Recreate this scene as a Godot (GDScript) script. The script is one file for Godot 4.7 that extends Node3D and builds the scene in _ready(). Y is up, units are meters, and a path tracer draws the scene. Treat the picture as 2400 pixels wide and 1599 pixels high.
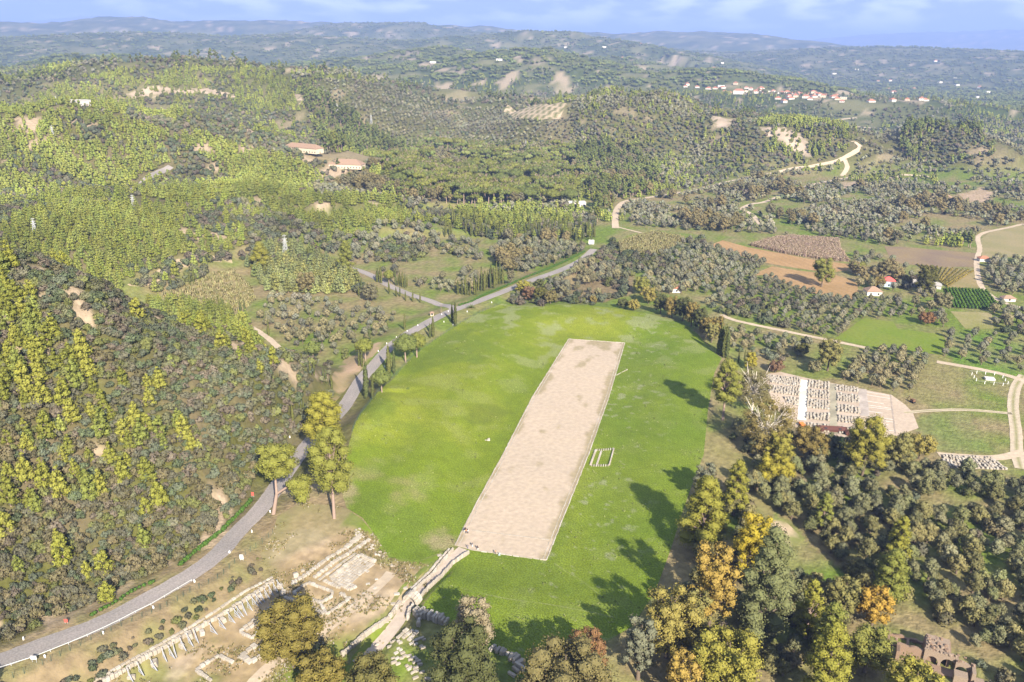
extends Node3D
# An ancient running track in its grass banks seen from the air, ruins and a road beside it, wooded hills and farmland behind.

const EYE := Vector3(73.92, 154.38, 217.46)
const LOOK := 0.24452

# crests of the hills: x, z, height, width of the near slope, width of the far slope, node by node
const RIDGES := {
	"kronion": [-197, 29, 94, 135, 120, -171, -11, 81, 120, 110, -158, -24, 67, 112, 100, -138, -42, 50, 100, 95, -107, -68, 28, 70, 75, -92, -86, 8, 34, 45],
	"pinehill": [-420, -157, 47, 120, 400, -385, -214, 34, 120, 400, -374, -240, 42, 130, 400, -360, -280, 38, 130, 400, -342, -333, 33, 120, 400, -311, -373, 25, 120, 350, -281, -386, 11, 110, 250],
	"midhill": [-681, -376, 67, 250, 350, -608, -444, 63, 250, 350, -614, -508, 83, 260, 350, -615, -535, 83, 260, 350, -593, -555, 69, 260, 350, -567, -576, 65, 260, 330, -533, -602, 59, 240, 300, -494, -606, 54, 240, 280, -445, -614, 46, 220, 250, -404, -604, 39, 200, 220, -363, -598, 29, 160, 200, -321, -569, 19, 130, 150],
	"backridge": [-1139, -748, 65, 350, 500, -1040, -874, 56, 350, 500, -1010, -933, 74, 350, 450, -974, -992, 98, 380, 450, -961, -1029, 106, 380, 450, -914, -1066, 101, 380, 450, -858, -1083, 95, 380, 400, -817, -1112, 104, 380, 400, -797, -1149, 115, 380, 400, -759, -1172, 112, 380, 400, -689, -1166, 99, 350, 400, -620, -1112, 81, 280, 350, -548, -1059, 61, 200, 250],
	"olivehill": [-759, -1322, 65, 350, 500, -683, -1360, 73, 380, 500, -606, -1395, 68, 400, 500, -515, -1399, 62, 380, 500, -421, -1388, 52, 320, 500, -339, -1411, 51, 260, 400, -240, -1433, 54, 260, 400],
	"riverhill": [-173, -1161, 58, 200, 250, -130, -1198, 82, 300, 300, -104, -1222, 87, 330, 350, -49, -1247, 84, 340, 350, 3, -1241, 73, 330, 350, 61, -1212, 64, 300, 300, 103, -1182, 47, 250, 250],
	"scarp": [102, -1082, 41, 160, 200, 139, -1101, 50, 190, 220, 176, -1119, 56, 190, 220, 212, -1105, 56, 180, 200, 242, -1062, 40, 120, 150],
	"mound": [331, -1087, 30, 110, 150, 368, -1121, 52, 140, 180, 397, -1114, 56, 140, 180, 426, -1075, 45, 120, 150],
	"villageridge": [-73, -2278, 34, 350, 500, 71, -2183, 45, 350, 500, 236, -2127, 47, 350, 500, 386, -2061, 47, 320, 500, 530, -2037, 48, 300, 500],
	"villagehill": [-121, -2576, 56, 450, 600, -17, -2631, 87, 500, 600, 64, -2633, 91, 500, 600, 157, -2581, 76, 450, 600, 259, -2526, 59, 400, 500],
	"farleft1": [-1774, -1612, 73, 500, 600, -1658, -1586, 60, 450, 500, -1594, -1577, 80, 450, 500, -1567, -1602, 67, 400, 400],
	"farleft2": [-1896, -2045, 79, 500, 600, -1863, -2074, 96, 500, 600, -1822, -2107, 80, 500, 600, -1946, -2392, 87, 600, 800, -1834, -2475, 66, 600, 800],
	"central": [-876, -2523, 83, 600, 800, -809, -2650, 103, 700, 800, -680, -2686, 124, 700, 800, -593, -2707, 128, 700, 800, -490, -2729, 110, 700, 800, -371, -2648, 85, 600, 800, -272, -2561, 68, 500, 700],
	"green": [-1491, -2688, 61, 700, 800, -1394, -2850, 75, 700, 900, -1273, -2904, 89, 700, 900, -1201, -3042, 105, 700, 900, -1096, -3081, 126, 700, 900, -1023, -3106, 111, 700, 900],
	"lowright": [-497, -3337, 83, 700, 900, -374, -3355, 102, 700, 900, -190, -3273, 81, 600, 900],
	"plateau": [-4066, -2929, 98, 1500, 1500, -3606, -3456, 123, 1600, 1500, -3681, -3801, 159, 1600, 1500, -3570, -4035, 177, 1700, 1500, -3422, -4411, 194, 1800, 1500, -3116, -4626, 192, 1800, 1500, -2570, -4719, 189, 1800, 1500, -2132, -4711, 176, 1600, 1500, -1700, -4671, 161, 1400, 1500],
	"knob": [-3229, -5954, 226, 1500, 1500, -2933, -6104, 272, 1500, 1500, -2798, -6385, 329, 1600, 1500, -2574, -6478, 333, 1600, 1500, -2346, -6564, 304, 1600, 1500, -1986, -6473, 265, 1500, 1500],
	"dome": [-1333, -4789, 183, 1200, 1500, -1233, -5022, 224, 1300, 1500, -1051, -5064, 236, 1300, 1500, -850, -5001, 208, 1200, 1500, -602, -4737, 175, 1100, 1500],
	"skyline": [-7223, -5051, 263, 2600, 2500, -6271, -6166, 301, 2600, 2500, -6267, -6448, 295, 2600, 2500, -5963, -6857, 316, 2600, 2500, -5638, -7122, 368, 2700, 2500, -5360, -7330, 349, 2700, 2500, -4872, -7776, 377, 2700, 2500, -4581, -7949, 372, 2700, 2500, -3919, -8182, 357, 2600, 2500, -3196, -8167, 353, 2600, 2500, -2574, -8384, 343, 2600, 2500, -2148, -8504, 320, 2600, 2500, -1715, -8603, 313, 2600, 2500, -1310, -8878, 300, 2700, 2500, -876, -9034, 307, 2700, 2500, -444, -9268, 332, 2800, 2500, -131, -9280, 339, 2800, 2500, 183, -9282, 295, 2800, 2500, 489, -9273, 277, 2700, 2500, 778, -9056, 232, 2600, 2500, 1195, -8712, 172, 2500, 2500],
	"rightrange": [-778, -6529, 151, 2200, 2000, -286, -6573, 145, 2300, 2000, 351, -6577, 148, 2300, 2000, 803, -6543, 172, 2300, 2000, 1118, -6502, 194, 2300, 2000, 1368, -6458, 191, 2300, 2000, 1660, -6395, 186, 2300, 2000, 1953, -6109, 173, 2200, 2000, 2745, -5709, 165, 2200, 2000],
	"farmount": [811, -23771, 322, 6000, 8000, 1563, -23736, 405, 6000, 8000, 2403, -23669, 476, 6000, 8000, 3334, -23560, 443, 6000, 8000, 3920, -23472, 530, 6000, 8000, 4577, -23865, 655, 6500, 8000, 5056, -23771, 688, 6500, 8000, 5622, -23646, 680, 6500, 8000, 5965, -23048, 632, 6500, 8000, 6344, -22949, 720, 6500, 8000, 6808, -22818, 749, 6500, 8000, 9825, -21712, 711, 6500, 8000],
	"farpeak": [-22500, -19542, 649, 5000, 8000, -21063, -21072, 740, 5000, 8000, -20264, -21837, 708, 5000, 8000, -19920, -22148, 744, 3000, 8000, -19482, -22533, 746, 3000, 8000, -19092, -22862, 820, 3000, 8000, -18894, -23025, 939, 2500, 8000, -18799, -23103, 954, 2500, 8000, -18592, -23268, 849, 3000, 8000, -17968, -23751, 741, 3000, 8000],
}
# the road: x, z, height
const ROAD := [-98.3, 100.6, 9.0, -89.6, 89.6, 8.0, -84.8, 82.2, 7.5, -76.9, 69.7, 6.6, -72.3, 57.0, 5.9, -68.1, 42.9, 5.2, -66.5, 31.0, 4.8, -67.8, 16.0, 4.5, -68.2, 3.3, 4.2, -71.7, -17.6, 3.9, -75.3, -39.0, 3.7, -77.4, -59.4, 3.5, -78.0, -81.9, 3.3, -84.3, -114.8, 3.1, -86.2, -135.0, 3.0, -88.6, -161.5, 3.0, -87.9, -181.0, 3.0, -84.6, -202.2, 3.0, -79.7, -224.6, 3.0, -75.5, -237.5, 3.0, -69.6, -251.4, 3.0, -58.4, -280.8, 3.0, -46.3, -313.4, 3.2, -32.1, -345.6, 3.5, -21.7, -378.6, 4.0, -17.3, -415.2, 5.0]
# fields, lawns and bare ground: outline x, z
const PATCHES := {
	"lawn": [1.7, 37.5, 2.6, 19.6, 5.2, 0.9, 0.8, 0.8, -2.4, 5.2, -7.2, 12, -16.2, 14.1, -23.5, 6.2, -32.5, -2.2, -40.4, -6.3, -47.1, -16.3, -55.8, -39.4, -61.4, -57.4, -65.3, -73.5, -67.8, -89.5, -73.6, -159.2, -71.1, -186.1, -66.6, -212.4, -60.1, -237.3, -52, -260.1, -25.6, -256.5, -16.6, -267, 2.1, -270.4, 20.2, -268.3, 43.2, -259.4, 61.7, -248.5, 70.7, -232, 79.4, -204.8, 84.9, -195.3, 81.5, -173.1, 79.5, -127, 78.9, -81.1, 75.7, -57.7, 73, -35.4, 70.5, -10.9, 67.5, 12.5, 62.4, 29.5, 52.6, 42.6, 43.5, 49.2, 36.1, 49.4, 27.6, 46.3, 14, 41.7],
	"canes": [12, -491, 22, -508, 35, -503, 50, -494, 45, -462, 39, -444, 29, -429, 23, -420, 19, -422, 10, -433, 4, -419, -2, -457],
	"tan": [70, -475, 83, -504, 105, -482, 133, -466, 154, -453, 180, -446, 176, -425, 162, -413, 137, -421, 118, -430, 92, -454],
	"corn": [106, -489, 129, -528, 143, -538, 182, -536, 179, -496, 181, -454, 163, -455, 133, -467],
	"stubble": [103, -386, 121, -421, 139, -413, 163, -410, 172, -400, 178, -387, 174, -349, 165, -338, 152, -347, 142, -353, 132, -367, 122, -379, 115, -392],
	"fallow": [218, -523, 244, -523, 290, -518, 275, -467, 240, -456, 214, -462],
	"meadow": [148, -255, 170, -301, 187, -299, 187, -285, 211, -281, 210, -267, 202, -243, 185, -246, 165, -247],
	"dry": [227, -333, 252, -337, 244, -302, 227, -297],
	"plot": [337, -822, 393, -910, 401, -876, 362, -773, 326, -761],
	"plot2": [224, -899, 261, -927, 250, -868, 223, -852],
	"open": [309, -582, 331, -627, 370, -671, 385, -606, 354, -513, 323, -514, 289, -502],
	"yard": [104.9, -184.4, 114.9, -192.4, 124.7, -188, 140.5, -183.3, 151.5, -179.7, 165.1, -176, 169.3, -165.2, 171, -156.8, 170.1, -139.5, 158.1, -127.4, 137.8, -120.8, 121.5, -121.8, 116.5, -126.1, 110.1, -142.7],
	"reedfield": [-267, -213, -266, -230, -261, -262, -256, -278, -228, -255, -209, -229, -205, -202, -235, -207, -255, -205],
	"sandbank": [-289, -208, -286, -232, -289, -251, -281, -278, -268, -295, -262, -287, -275, -273, -277, -242, -281, -213],
	"hotelfield": [-358, -584, -358, -610, -356, -668, -389, -813, -349, -853, -334, -798, -310, -660, -323, -598],
	"roadbank": [-108.9, -166.6, -94.3, -171.2, -92, -151.1, -90.3, -131.3, -86.7, -107.5, -84.2, -87.4, -87.5, -87.9, -93.5, -101.2, -107.1, -141.5],
	"dig": [-60.4, 5.4, -57.5, -4.1, -44.4, -7.2, -39.6, -5.6, -32, -1, -23.2, 6.8, -15.9, 14.8, -6.8, 13, -2.1, 6.2, 1.1, 1.7, 1.7, 37.5, -2.1, 51.9, -5.9, 62.9, -8.2, 75.4, -65.1, 90.5, -63.1, 77.1, -58.3, 62.3, -54.2, 48.1, -45.6, 34.2, -54.6, 26.2, -56.7, 14.7],
	"brown": [-28, -341, -12, -397, 18, -402, 25, -312, 6, -284, -15, -290, -28, -296],
	"clearing": [104.7, -49.2, 112.3, -43.7, 115.6, -32.6, 122.4, -20.9, 126.8, -15.2, 119.9, -10, 111.4, -13.2, 104.9, -12.9],
	"clearsoil": [102.2, -43.7, 108.1, -44.4, 113.8, -35.4, 108.4, -26.4, 104.4, -16.2, 102.8, -23.9],
	"southgrass": [78.2, -107.5, 85.4, -97.8, 93.9, -83, 103.1, -63.8, 105.3, -46.6, 100.9, -47.4, 93.6, -55.6, 87.4, -65.4, 77.6, -71.9],
	"stonefield": [172.1, -153.3, 194.7, -164.6, 195.7, -123.3, 181.7, -118.6, 173, -116.1, 169.8, -136.7],
	"meadow2": [134, -247, 162, -233, 143, -190, 129, -192, 117, -188, 107, -203],
	"oliveyard": [217, -291, 254, -282, 270, -265, 254, -216, 235, -219, 217, -223, 200, -234],
	"clearstrip": [196, -265, 206, -243, 203, -201, 181, -168, 169, -175],
	"vine1": [236, -390, 264, -393, 260, -345, 230, -341],
	"vine2": [230, -461, 272, -452, 262, -401, 239, -394, 235, -432],
	"terrace": [-332, -1351, -177, -1139, -179, -1085, -213, -1079, -271, -1142, -327, -1300],
	"scarp_bare": [125, -1070, 162, -1073, 193, -1043, 196, -1007, 199, -990, 172, -1006, 151, -1027, 132, -1042],
	"scarp_bare2": [50, -1156, 87, -1131, 84, -1084, 61, -1096],
	"ridge_bare": [-839, -917, -823, -953, -776, -976, -739, -1003, -701, -1010, -701, -990, -755, -966, -790, -938, -828, -906],
	"gully_bare": [-633, -1061, -610, -1048, -579, -1019, -590, -1007, -607, -1026],
	"hill_bare": [-523, -370, -500, -383, -457, -379, -392, -313, -433, -323, -505, -359],
	"clearfield": [-412, -1291, -344, -1346, -345, -1305, -397, -1270],
}
# roads and paths: half width, then x, z
const PATHS := {
	"side_road": [3, -76, -237, -88, -249, -101, -259, -117, -268, -140, -285, -159, -303, -174, -314, -195, -325],
	"hill_road": [3.2, -386, -316, -435, -399, -456, -447, -461, -479, -461, -498],
	"far_road": [3.2, -14, -526, -23, -595, -25, -644, -19, -679, 12, -722, 31, -750, 64, -804, 83, -850, 118, -912, 160, -951, 190, -971, 222, -984, 239, -998, 263, -1027, 254, -1045],
	"field_road": [2.6, 118, -583, 111, -637, 102, -666, 111, -698, 125, -716, 139, -750, 170, -830, 203, -892, 237, -938, 267, -947, 349, -988],
	"link_road": [3, 234, -948, 243, -977, 241, -996],
	"upper_road": [4, 431, -1748, 362, -1773, 322, -1801, 316, -1836, 372, -1857],
	"white_path": [1.9, 84, -283, 92, -274, 109, -266, 136, -255, 163, -244],
	"lane": [2.2, 197, -231, 209, -228, 220, -224, 228, -220, 237, -211],
	"yard_lane": [2.4, 236.4, -222.6, 227.5, -204.3, 218.7, -178.3, 211.4, -148.9, 204.5, -123.4, 202.1, -110],
	"grass_track": [1.3, 167.1, -155.2, 179.1, -161.1, 195.4, -166.7, 207.7, -167.8, 215.2, -168],
	"wall_path": [2.2, 172.7, -114.5, 194.1, -117.4, 207.8, -126.7],
	"farm_track": [2, 370, -671, 350, -647, 313, -601, 296, -536, 279, -478, 264, -408, 265, -371, 275, -354],
	"hill_path": [1.8, -182, -179, -162, -164, -142, -145],
	"ruin_track": [1.7, -30.2, 78.2, -29.7, 71.7, -28, 65.3, -26.3, 62.8, -19, 50.9, -15, 39.8, -12.6, 30.7, -11.8, 22.8],
	"bridge_path": [1.4, -16, -536, -3, -524, 22, -505],
}
# woods, groves and scrub: spacing in metres, what grows there, what one of them is, outline x, z
var WOODS := [
	{"name": "kronion_scrub", "step": 2.15, "mix": {"shrub": 1}, "label": "grey green bush on the scrubby hill left of the road", "outline": [-411.1, -197.4, -380.4, -204.8, -166.8, -32.4, -146.6, -53.1, -117.1, -83.5, -104.1, -109.3, -83.8, -61.2, -84.6, -49.5, -80.1, -14.4, -75.1, 15.4, -75.6, 33.3, -81.1, 48.2, -87.9, 62.8, -92.1, 76.3, -102, 92.7]},
	{"name": "kronion_young", "step": 5.0, "mix": {"pine": 1}, "label": "young pine among the bushes at the hill's left edge", "outline": [-172.8, 8.5, -158.5, -3.6, -140.7, 5.3, -131.4, 8.2, -126.9, 21, -129.3, 30.7, -137.8, 49.4]},
	{"name": "kronion_lee", "step": 4.5, "mix": {"pine": 0.9, "shrub": 0.1}, "label": "bright pine on the far shoulder of the scrubby hill", "outline": [-269, -201.5, -247.8, -208.1, -214.1, -203.3, -176.4, -174.6, -104.5, -69.7, -103.2, -45.8, -113.1, -44.7, -124.9, -43.6]},
	{"name": "plantation", "step": 4.0, "mix": {"pine": 0.93, "shrub": 0.07}, "label": "bright pine in the close plantation on the second hill", "outline": [-397, -163, -384, -212, -393, -259, -364, -285, -338, -328, -312, -380, -281, -380, -266, -334, -272, -300, -281, -278, -289, -251, -287, -224, -290, -207, -148, -12, -360, -186, -172, 21]},
	{"name": "below_bank", "step": 4.5, "mix": {"pine": 0.8, "shrub": 0.2}, "label": "bright pine below the pale sand bank", "outline": [-277, -213, -276, -241, -274, -271, -262, -263, -266, -230, -267, -213]},
	{"name": "valley_pines", "step": 4.6, "mix": {"palepine": 0.8, "shrub": 0.2}, "label": "pale pine in the valley beside the reed field", "outline": [-265, -301, -259, -340, -214, -336, -172, -297, -143, -262, -162, -256, -189, -248, -210, -247, -245, -282]},
	{"name": "grove", "step": 6.3, "mix": {"olive": 1}, "label": "olive tree in the grove left of the road bend", "outline": [-193, -203, -204, -241, -185, -242, -133, -233, -105, -221, -101, -185, -109, -172, -125, -148, -149, -160, -174, -175]},
	{"name": "roadside", "step": 8, "mix": {"shrub": 0.6, "olive": 0.4}, "label": "low bush on the bank above the road", "outline": [-97.9, -82.5, -122.2, -157.4, -108.9, -166.6, -107.1, -141.5, -93.5, -101.2, -87.5, -87.9, -92.2, -81.9]},
	{"name": "upper_grove", "step": 6.6, "mix": {"olive": 0.92, "shrub": 0.08}, "label": "olive tree in the upper grove beyond the road fork", "outline": [-225, -382, -209, -424, -147, -499, -102, -386, -72, -341, -74, -310, -86, -279, -111, -282, -156, -315, -195, -340]},
	{"name": "brown_belt", "step": 6, "mix": {"olive": 0.4, "brown": 0.36, "pine": 0.24}, "label": "olive tree in the mixed belt above the far road", "outline": [-107, -415, -93, -445, -52, -467, -23, -405, -39, -381, -54, -346, -75, -340]},
	{"name": "north_slope", "step": 4.8, "mix": {"pine": 0.5, "shrub": 0.38, "olive": 0.12}, "label": "pine on the mixed slope below the grove of umbrella pines", "outline": [-400, -522, -334, -523, -297, -533, -198, -521, -81, -644, -37, -550, -31, -474, -111, -444, -180, -472, -231, -402, -279, -384, -312, -380]},
	{"name": "mid_slope", "step": 5.0, "mix": {"pine": 0.74, "shrub": 0.26}, "label": "bright pine on the long hillside behind the plantation", "outline": [-668, -365, -591, -426, -584, -501, -530, -530, -469, -570, -388, -576, -314, -553, -333, -520, -312, -381, -346, -339, -408, -367, -469, -409, -512, -404, -545, -376, -608, -310]},
	{"name": "bare_slope", "step": 4.2, "mix": {"shrub": 0.8, "pine": 0.2}, "label": "low bush on the bare stony hillside", "outline": [-585, -328, -545, -376, -512, -404, -467, -407, -401, -358, -367, -288, -396, -262, -384, -212, -414, -178]},
	{"name": "scrub_slope", "step": 4.6, "mix": {"shrub": 0.86, "pine": 0.14}, "label": "dark bush on the grey slope below the far ridge", "outline": [-535, -536, -812, -926, -736, -972, -664, -1003, -587, -986, -509, -914, -316, -559, -391, -581, -473, -575]},
	{"name": "back_ridge", "step": 5.4, "mix": {"pine": 0.78, "shrub": 0.22}, "label": "bright pine on the far ridge", "outline": [-977, -669, -969, -804, -928, -854, -921, -930, -864, -1001, -756, -1084, -694, -1116, -604, -1065, -586, -984, -734, -970, -810, -922, -535, -536, -589, -507, -593, -429]},
	{"name": "dark_pines", "step": 6.5, "mix": {"tallpine": 0.7, "pine": 0.3}, "label": "tall dark pine beside the hotel meadow", "outline": [-629, -1068, -520, -1016, -446, -977, -371, -926, -382, -855, -359, -632, -525, -936]},
	{"name": "olive_hill", "step": 8, "mix": {"olive": 0.85, "shrub": 0.15}, "label": "olive tree on the pale hillside orchard", "outline": [-598, -1062, -548, -1200, -405, -1283, -327, -1300, -211, -1071, -165, -1082, -109, -1030, -145, -983, -305, -1010, -373, -931, -475, -994]},
	{"name": "hotel_grove", "step": 8.2, "mix": {"umbrella": 0.4, "pine": 0.3, "tallpine": 0.12, "olive": 0.08, "brown": 0.1}, "label": "tall tree in the grove around the hotel", "outline": [-301, -628, -338, -841, -361, -971, -139, -984, -81, -822, -83, -652, -198, -522, -300, -529, -291, -581]},
	{"name": "grove_end", "step": 6.5, "mix": {"tallpine": 0.4, "brown": 0.25, "pine": 0.35}, "label": "tall tree at the right end of the hotel grove", "outline": [-145, -983, -50, -1022, -1, -871, 6, -742, -26, -683, -41, -594, -78, -752]},
	{"name": "river_hill", "step": 5.6, "mix": {"shrub": 0.55, "pine": 0.2, "olive": 0.25}, "label": "bush on the broad hill behind the grove", "outline": [-143, -989, -162, -1101, -127, -1178, -49, -1256, 61, -1201, 111, -1099, 111, -946, 53, -814, 8, -782, -50, -1022]},
	{"name": "scarp_top", "step": 4.8, "mix": {"pine": 0.9, "shrub": 0.1}, "label": "bright pine on top of the bare cut hill", "outline": [120, -1073, 232, -1846, 296, -1816, 249, -1034, 236, -1011, 197, -1043, 163, -1074]},
	{"name": "scarp_face", "step": 5, "mix": {"shrub": 0.9, "pine": 0.1}, "label": "low bush on the face of the bare cut hill", "outline": [109, -1050, 163, -1074, 197, -1043, 236, -1011, 224, -986, 116, -922]},
	{"name": "mound_wood", "step": 5.4, "mix": {"tallpine": 0.55, "pine": 0.3, "shrub": 0.15}, "label": "dark tree on the round wooded mound", "outline": [321, -1075, 513, -1773, 570, -1805, 432, -1096, 438, -1022, 390, -1014, 329, -1029]},
	{"name": "plain_groves", "step": 7.4, "mix": {"olive": 0.8, "brown": 0.06, "shrub": 0.14}, "label": "olive tree on the far plain", "outline": [254, -1029, 452, -1774, 760, -1996, 1045, -2274, 459, -711, 373, -683, 376, -783, 354, -900, 349, -984, 248, -948]},
	{"name": "mid_plain", "step": 7, "mix": {"olive": 0.75, "shrub": 0.2, "brown": 0.05}, "label": "olive tree on the plain beyond the tan fields", "outline": [-27, -649, 64, -784, 115, -892, 229, -978, 224, -856, 347, -969, 323, -752, 369, -767, 373, -683, 315, -606, 228, -529, 219, -523, 185, -542, 145, -544, 85, -538, 47, -536, -1, -541]},
	{"name": "ditch", "step": 5, "mix": {"shrub": 0.75, "olive": 0.25}, "label": "bush beside the road and the cane field", "outline": [-28, -296, -44, -302, -25, -342, -12, -397, -9, -480, 6, -420, 12, -429, 35, -477, 67, -505, 70, -471, 49, -426, 44, -364, 21, -369, -11, -392]},
	{"name": "east_belt", "step": 5, "mix": {"shrub": 0.6, "olive": 0.4}, "label": "bush on the rough ground beyond the lawn", "outline": [-51, -261, -50, -289, -28, -296, -15, -287, 6, -280, 18, -272, -17, -270, -26, -260]},
	{"name": "tan_olives", "step": 6.6, "mix": {"olive": 1}, "label": "olive tree in the orchard beside the tan field", "outline": [43, -376, 52, -434, 71, -472, 92, -451, 118, -426, 107, -377, 86, -331, 64, -324, 39, -316, 27, -346]},
	{"name": "big_orchard", "step": 6, "mix": {"olive": 0.95, "shrub": 0.05}, "label": "olive tree in the wide orchard beyond the white path", "outline": [70, -305, 86, -331, 110, -378, 125, -389, 151, -350, 174, -357, 196, -343, 204, -317, 189, -302, 170, -301, 148, -255, 135, -261, 109, -271, 84, -286]},
	{"name": "path_olives", "step": 6, "mix": {"olive": 0.7, "shrub": 0.3}, "label": "grey tree between the cypresses and the white path", "outline": [86, -247, 111, -251, 134, -247, 130, -224, 118, -207, 102, -203, 88, -214]},
	{"name": "square_orchard", "step": 5.6, "mix": {"olive": 1}, "label": "olive tree in the dense orchard behind the stone yard", "outline": [162, -237, 180, -249, 197, -233, 178, -186, 165, -178, 143, -191]},
	{"name": "yard_orchard", "step": 9, "mix": {"olive": 1}, "label": "olive tree in the open orchard right of the meadow", "outline": [218, -291, 240, -287, 273, -273, 257, -226, 237, -224, 217, -226, 201, -238]},
	{"name": "right_orchard", "step": 6.5, "mix": {"olive": 1}, "label": "olive tree in the orchard beside the farm track", "outline": [287, -489, 322, -511, 354, -513, 304, -366, 286, -389, 273, -387, 270, -418]},
	{"name": "farm", "step": 9, "mix": {"olive": 0.6, "shrub": 0.3, "brown": 0.1}, "label": "small tree around the farm sheds", "outline": [183, -475, 211, -484, 223, -431, 225, -384, 226, -342, 213, -285, 204, -317, 196, -343, 177, -358, 178, -417]},
	{"name": "thicket", "step": 5.0, "mix": {"darkolive": 0.75, "shrub": 0.25}, "label": "dark olive tree in the thicket right of the lawn", "outline": [87.4, -65.4, 101.6, -66.3, 112.7, -94.2, 139.6, -113.5, 168.1, -100.5, 183.7, -101.3, 193.6, -98.8, 210, -95, 170.8, 24.1, 153.8, 28.7, 153.8, 3.8, 143, -3.8, 132.3, -2.9, 128.1, -15.5, 122.5, -22.1, 115.9, -35.2, 105.5, -49.6]},
	{"name": "south_belt", "step": 5, "mix": {"darkolive": 0.6, "shrub": 0.4}, "label": "dark bush under the tall trees right of the lawn", "outline": [84.3, -60.6, 96.5, -51, 99.9, -20.1, 104.8, -11.7, 119.7, -7.8, 123.5, 10.2, 109.9, 34.4, 88.2, 46.9, 77.8, 50.4, 72, 32, 75.3, 8.3, 77.7, -28.3]},
	{"name": "yard_belt", "step": 6, "mix": {"darkolive": 0.5, "shrub": 0.5}, "label": "bush under the plane trees beside the stone yard", "outline": [85.2, -119.2, 97.9, -113.2, 113.9, -112.4, 138.4, -117.2, 167.2, -103.9, 139.6, -113.5, 112.7, -94.2, 101.6, -66.3, 93.9, -83]},
	{"name": "terrace_scrub", "step": 2.5, "mix": {"shrub": 1}, "label": "low bush on the rough slope between the fence and the propped wall", "outline": [-74.5, 90.2, -70.1, 77.3, -62.4, 59.9, -57.2, 43.2, -53.6, 24.8, -47.9, 30.3, -51.3, 44, -58.3, 62.3, -65.3, 85.6]},
	{"name": "brown_bushes", "step": 5.5, "mix": {"shrub": 0.8, "olive": 0.2}, "label": "bush on the brown rough ground beyond the lawn", "outline": [-28, -341, -12, -397, 18, -402, 25, -312, 6, -284, -15, -290, -28, -296]},
	{"name": "bank_bushes", "step": 4.2, "mix": {"shrub": 1}, "label": "bush on the pale sand bank", "outline": [-289, -208, -286, -232, -289, -251, -281, -278, -268, -295, -262, -287, -275, -273, -277, -242, -281, -213]},
	{"name": "saddle", "step": 5.4, "mix": {"pine": 0.5, "olive": 0.35, "shrub": 0.15}, "label": "pine on the saddle between the plantation and the upper olive grove", "outline": [-306, -369, -276, -384, -229, -398, -207, -420, -223, -385, -205, -347, -234, -347, -259, -340, -259, -314, -268, -297, -269, -331]},
	{"name": "field_edges", "step": 7, "mix": {"shrub": 0.5, "olive": 0.5}, "label": "tree on the edge of the far fields", "outline": [256, -371, 272, -342, 297, -345, 278, -289, 257, -290, 243, -298]},
]
const HILL_PINES := [-159.5, -2.5, -154.5, 6.5, -149.4, 7.4, -146.9, 15.1, -144.3, 10.3, -142.3, 17.5, -140.7, 12.2, -140, 23.2, -137.8, 17.1, -139.9, 8.5, -135.2, 9, -135.1, 17.1, -135.6, 24.7, -135.7, 30, -132, 27, -132.3, 19.1, -131.1, 15, -128.2, 11.8, -129.3, 30.7, -127.5, 25.9, -123.7, 21.8, -123.8, 15.3, -122.7, 10.5, -126.6, 7.9, -120, 12.5, -119.7, 23.7, -117, 18.3, -114.1, 17.4, -113.1, 14.5, -112.3, 20.3, -116.3, 2.9, -112.3, -3.5, -108.5, 1.4, -110.1, -7, -115.9, 14.5, -125.5, 36.1, -123, 37.8, -121.1, 33.2, -121.1, 30.5, -120.1, 28.1, -126.1, 42.3, -122.1, 40, -115.6, 30.8, -107.1, 24.2, -111.3, 28.3, -115.1, 34.5, -121.5, 48.6, -118.4, 46.1, -117.6, 53.2, -114.1, 49.5, -114.6, 43.5, -112.5, 50, -110.4, 42.2, -111.8, 34.5, -109.5, 35, -105.2, 36.5, -104.4, 33.7, -97.4, 20.5, -101.5, 26.4, -108.1, 13.6, -107.2, 10.4, -104.6, 8.8, -101.4, 7.1, -103.8, 13.6, -98.9, 8.8, -99.9, -1.4, -96.9, 1.1, -93.9, 1.2, -91.6, 0, -105.2, 17.1, -107.6, 16.6, -90.9, 24.1, -92.7, 29.2, -103.8, 52.8, -87.3, 37.7, -93.5, 54.9, -82.8, 60.3, -106.3, 65, -114.1, 59.9, -99.9, 56, -91, 51, -96.6, -49.4, -98.2, -62, -127.9, -45.4, -119.3, -45.8, -133, -28.4, -103.1, 21.6, -112.8, -17.5]
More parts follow.
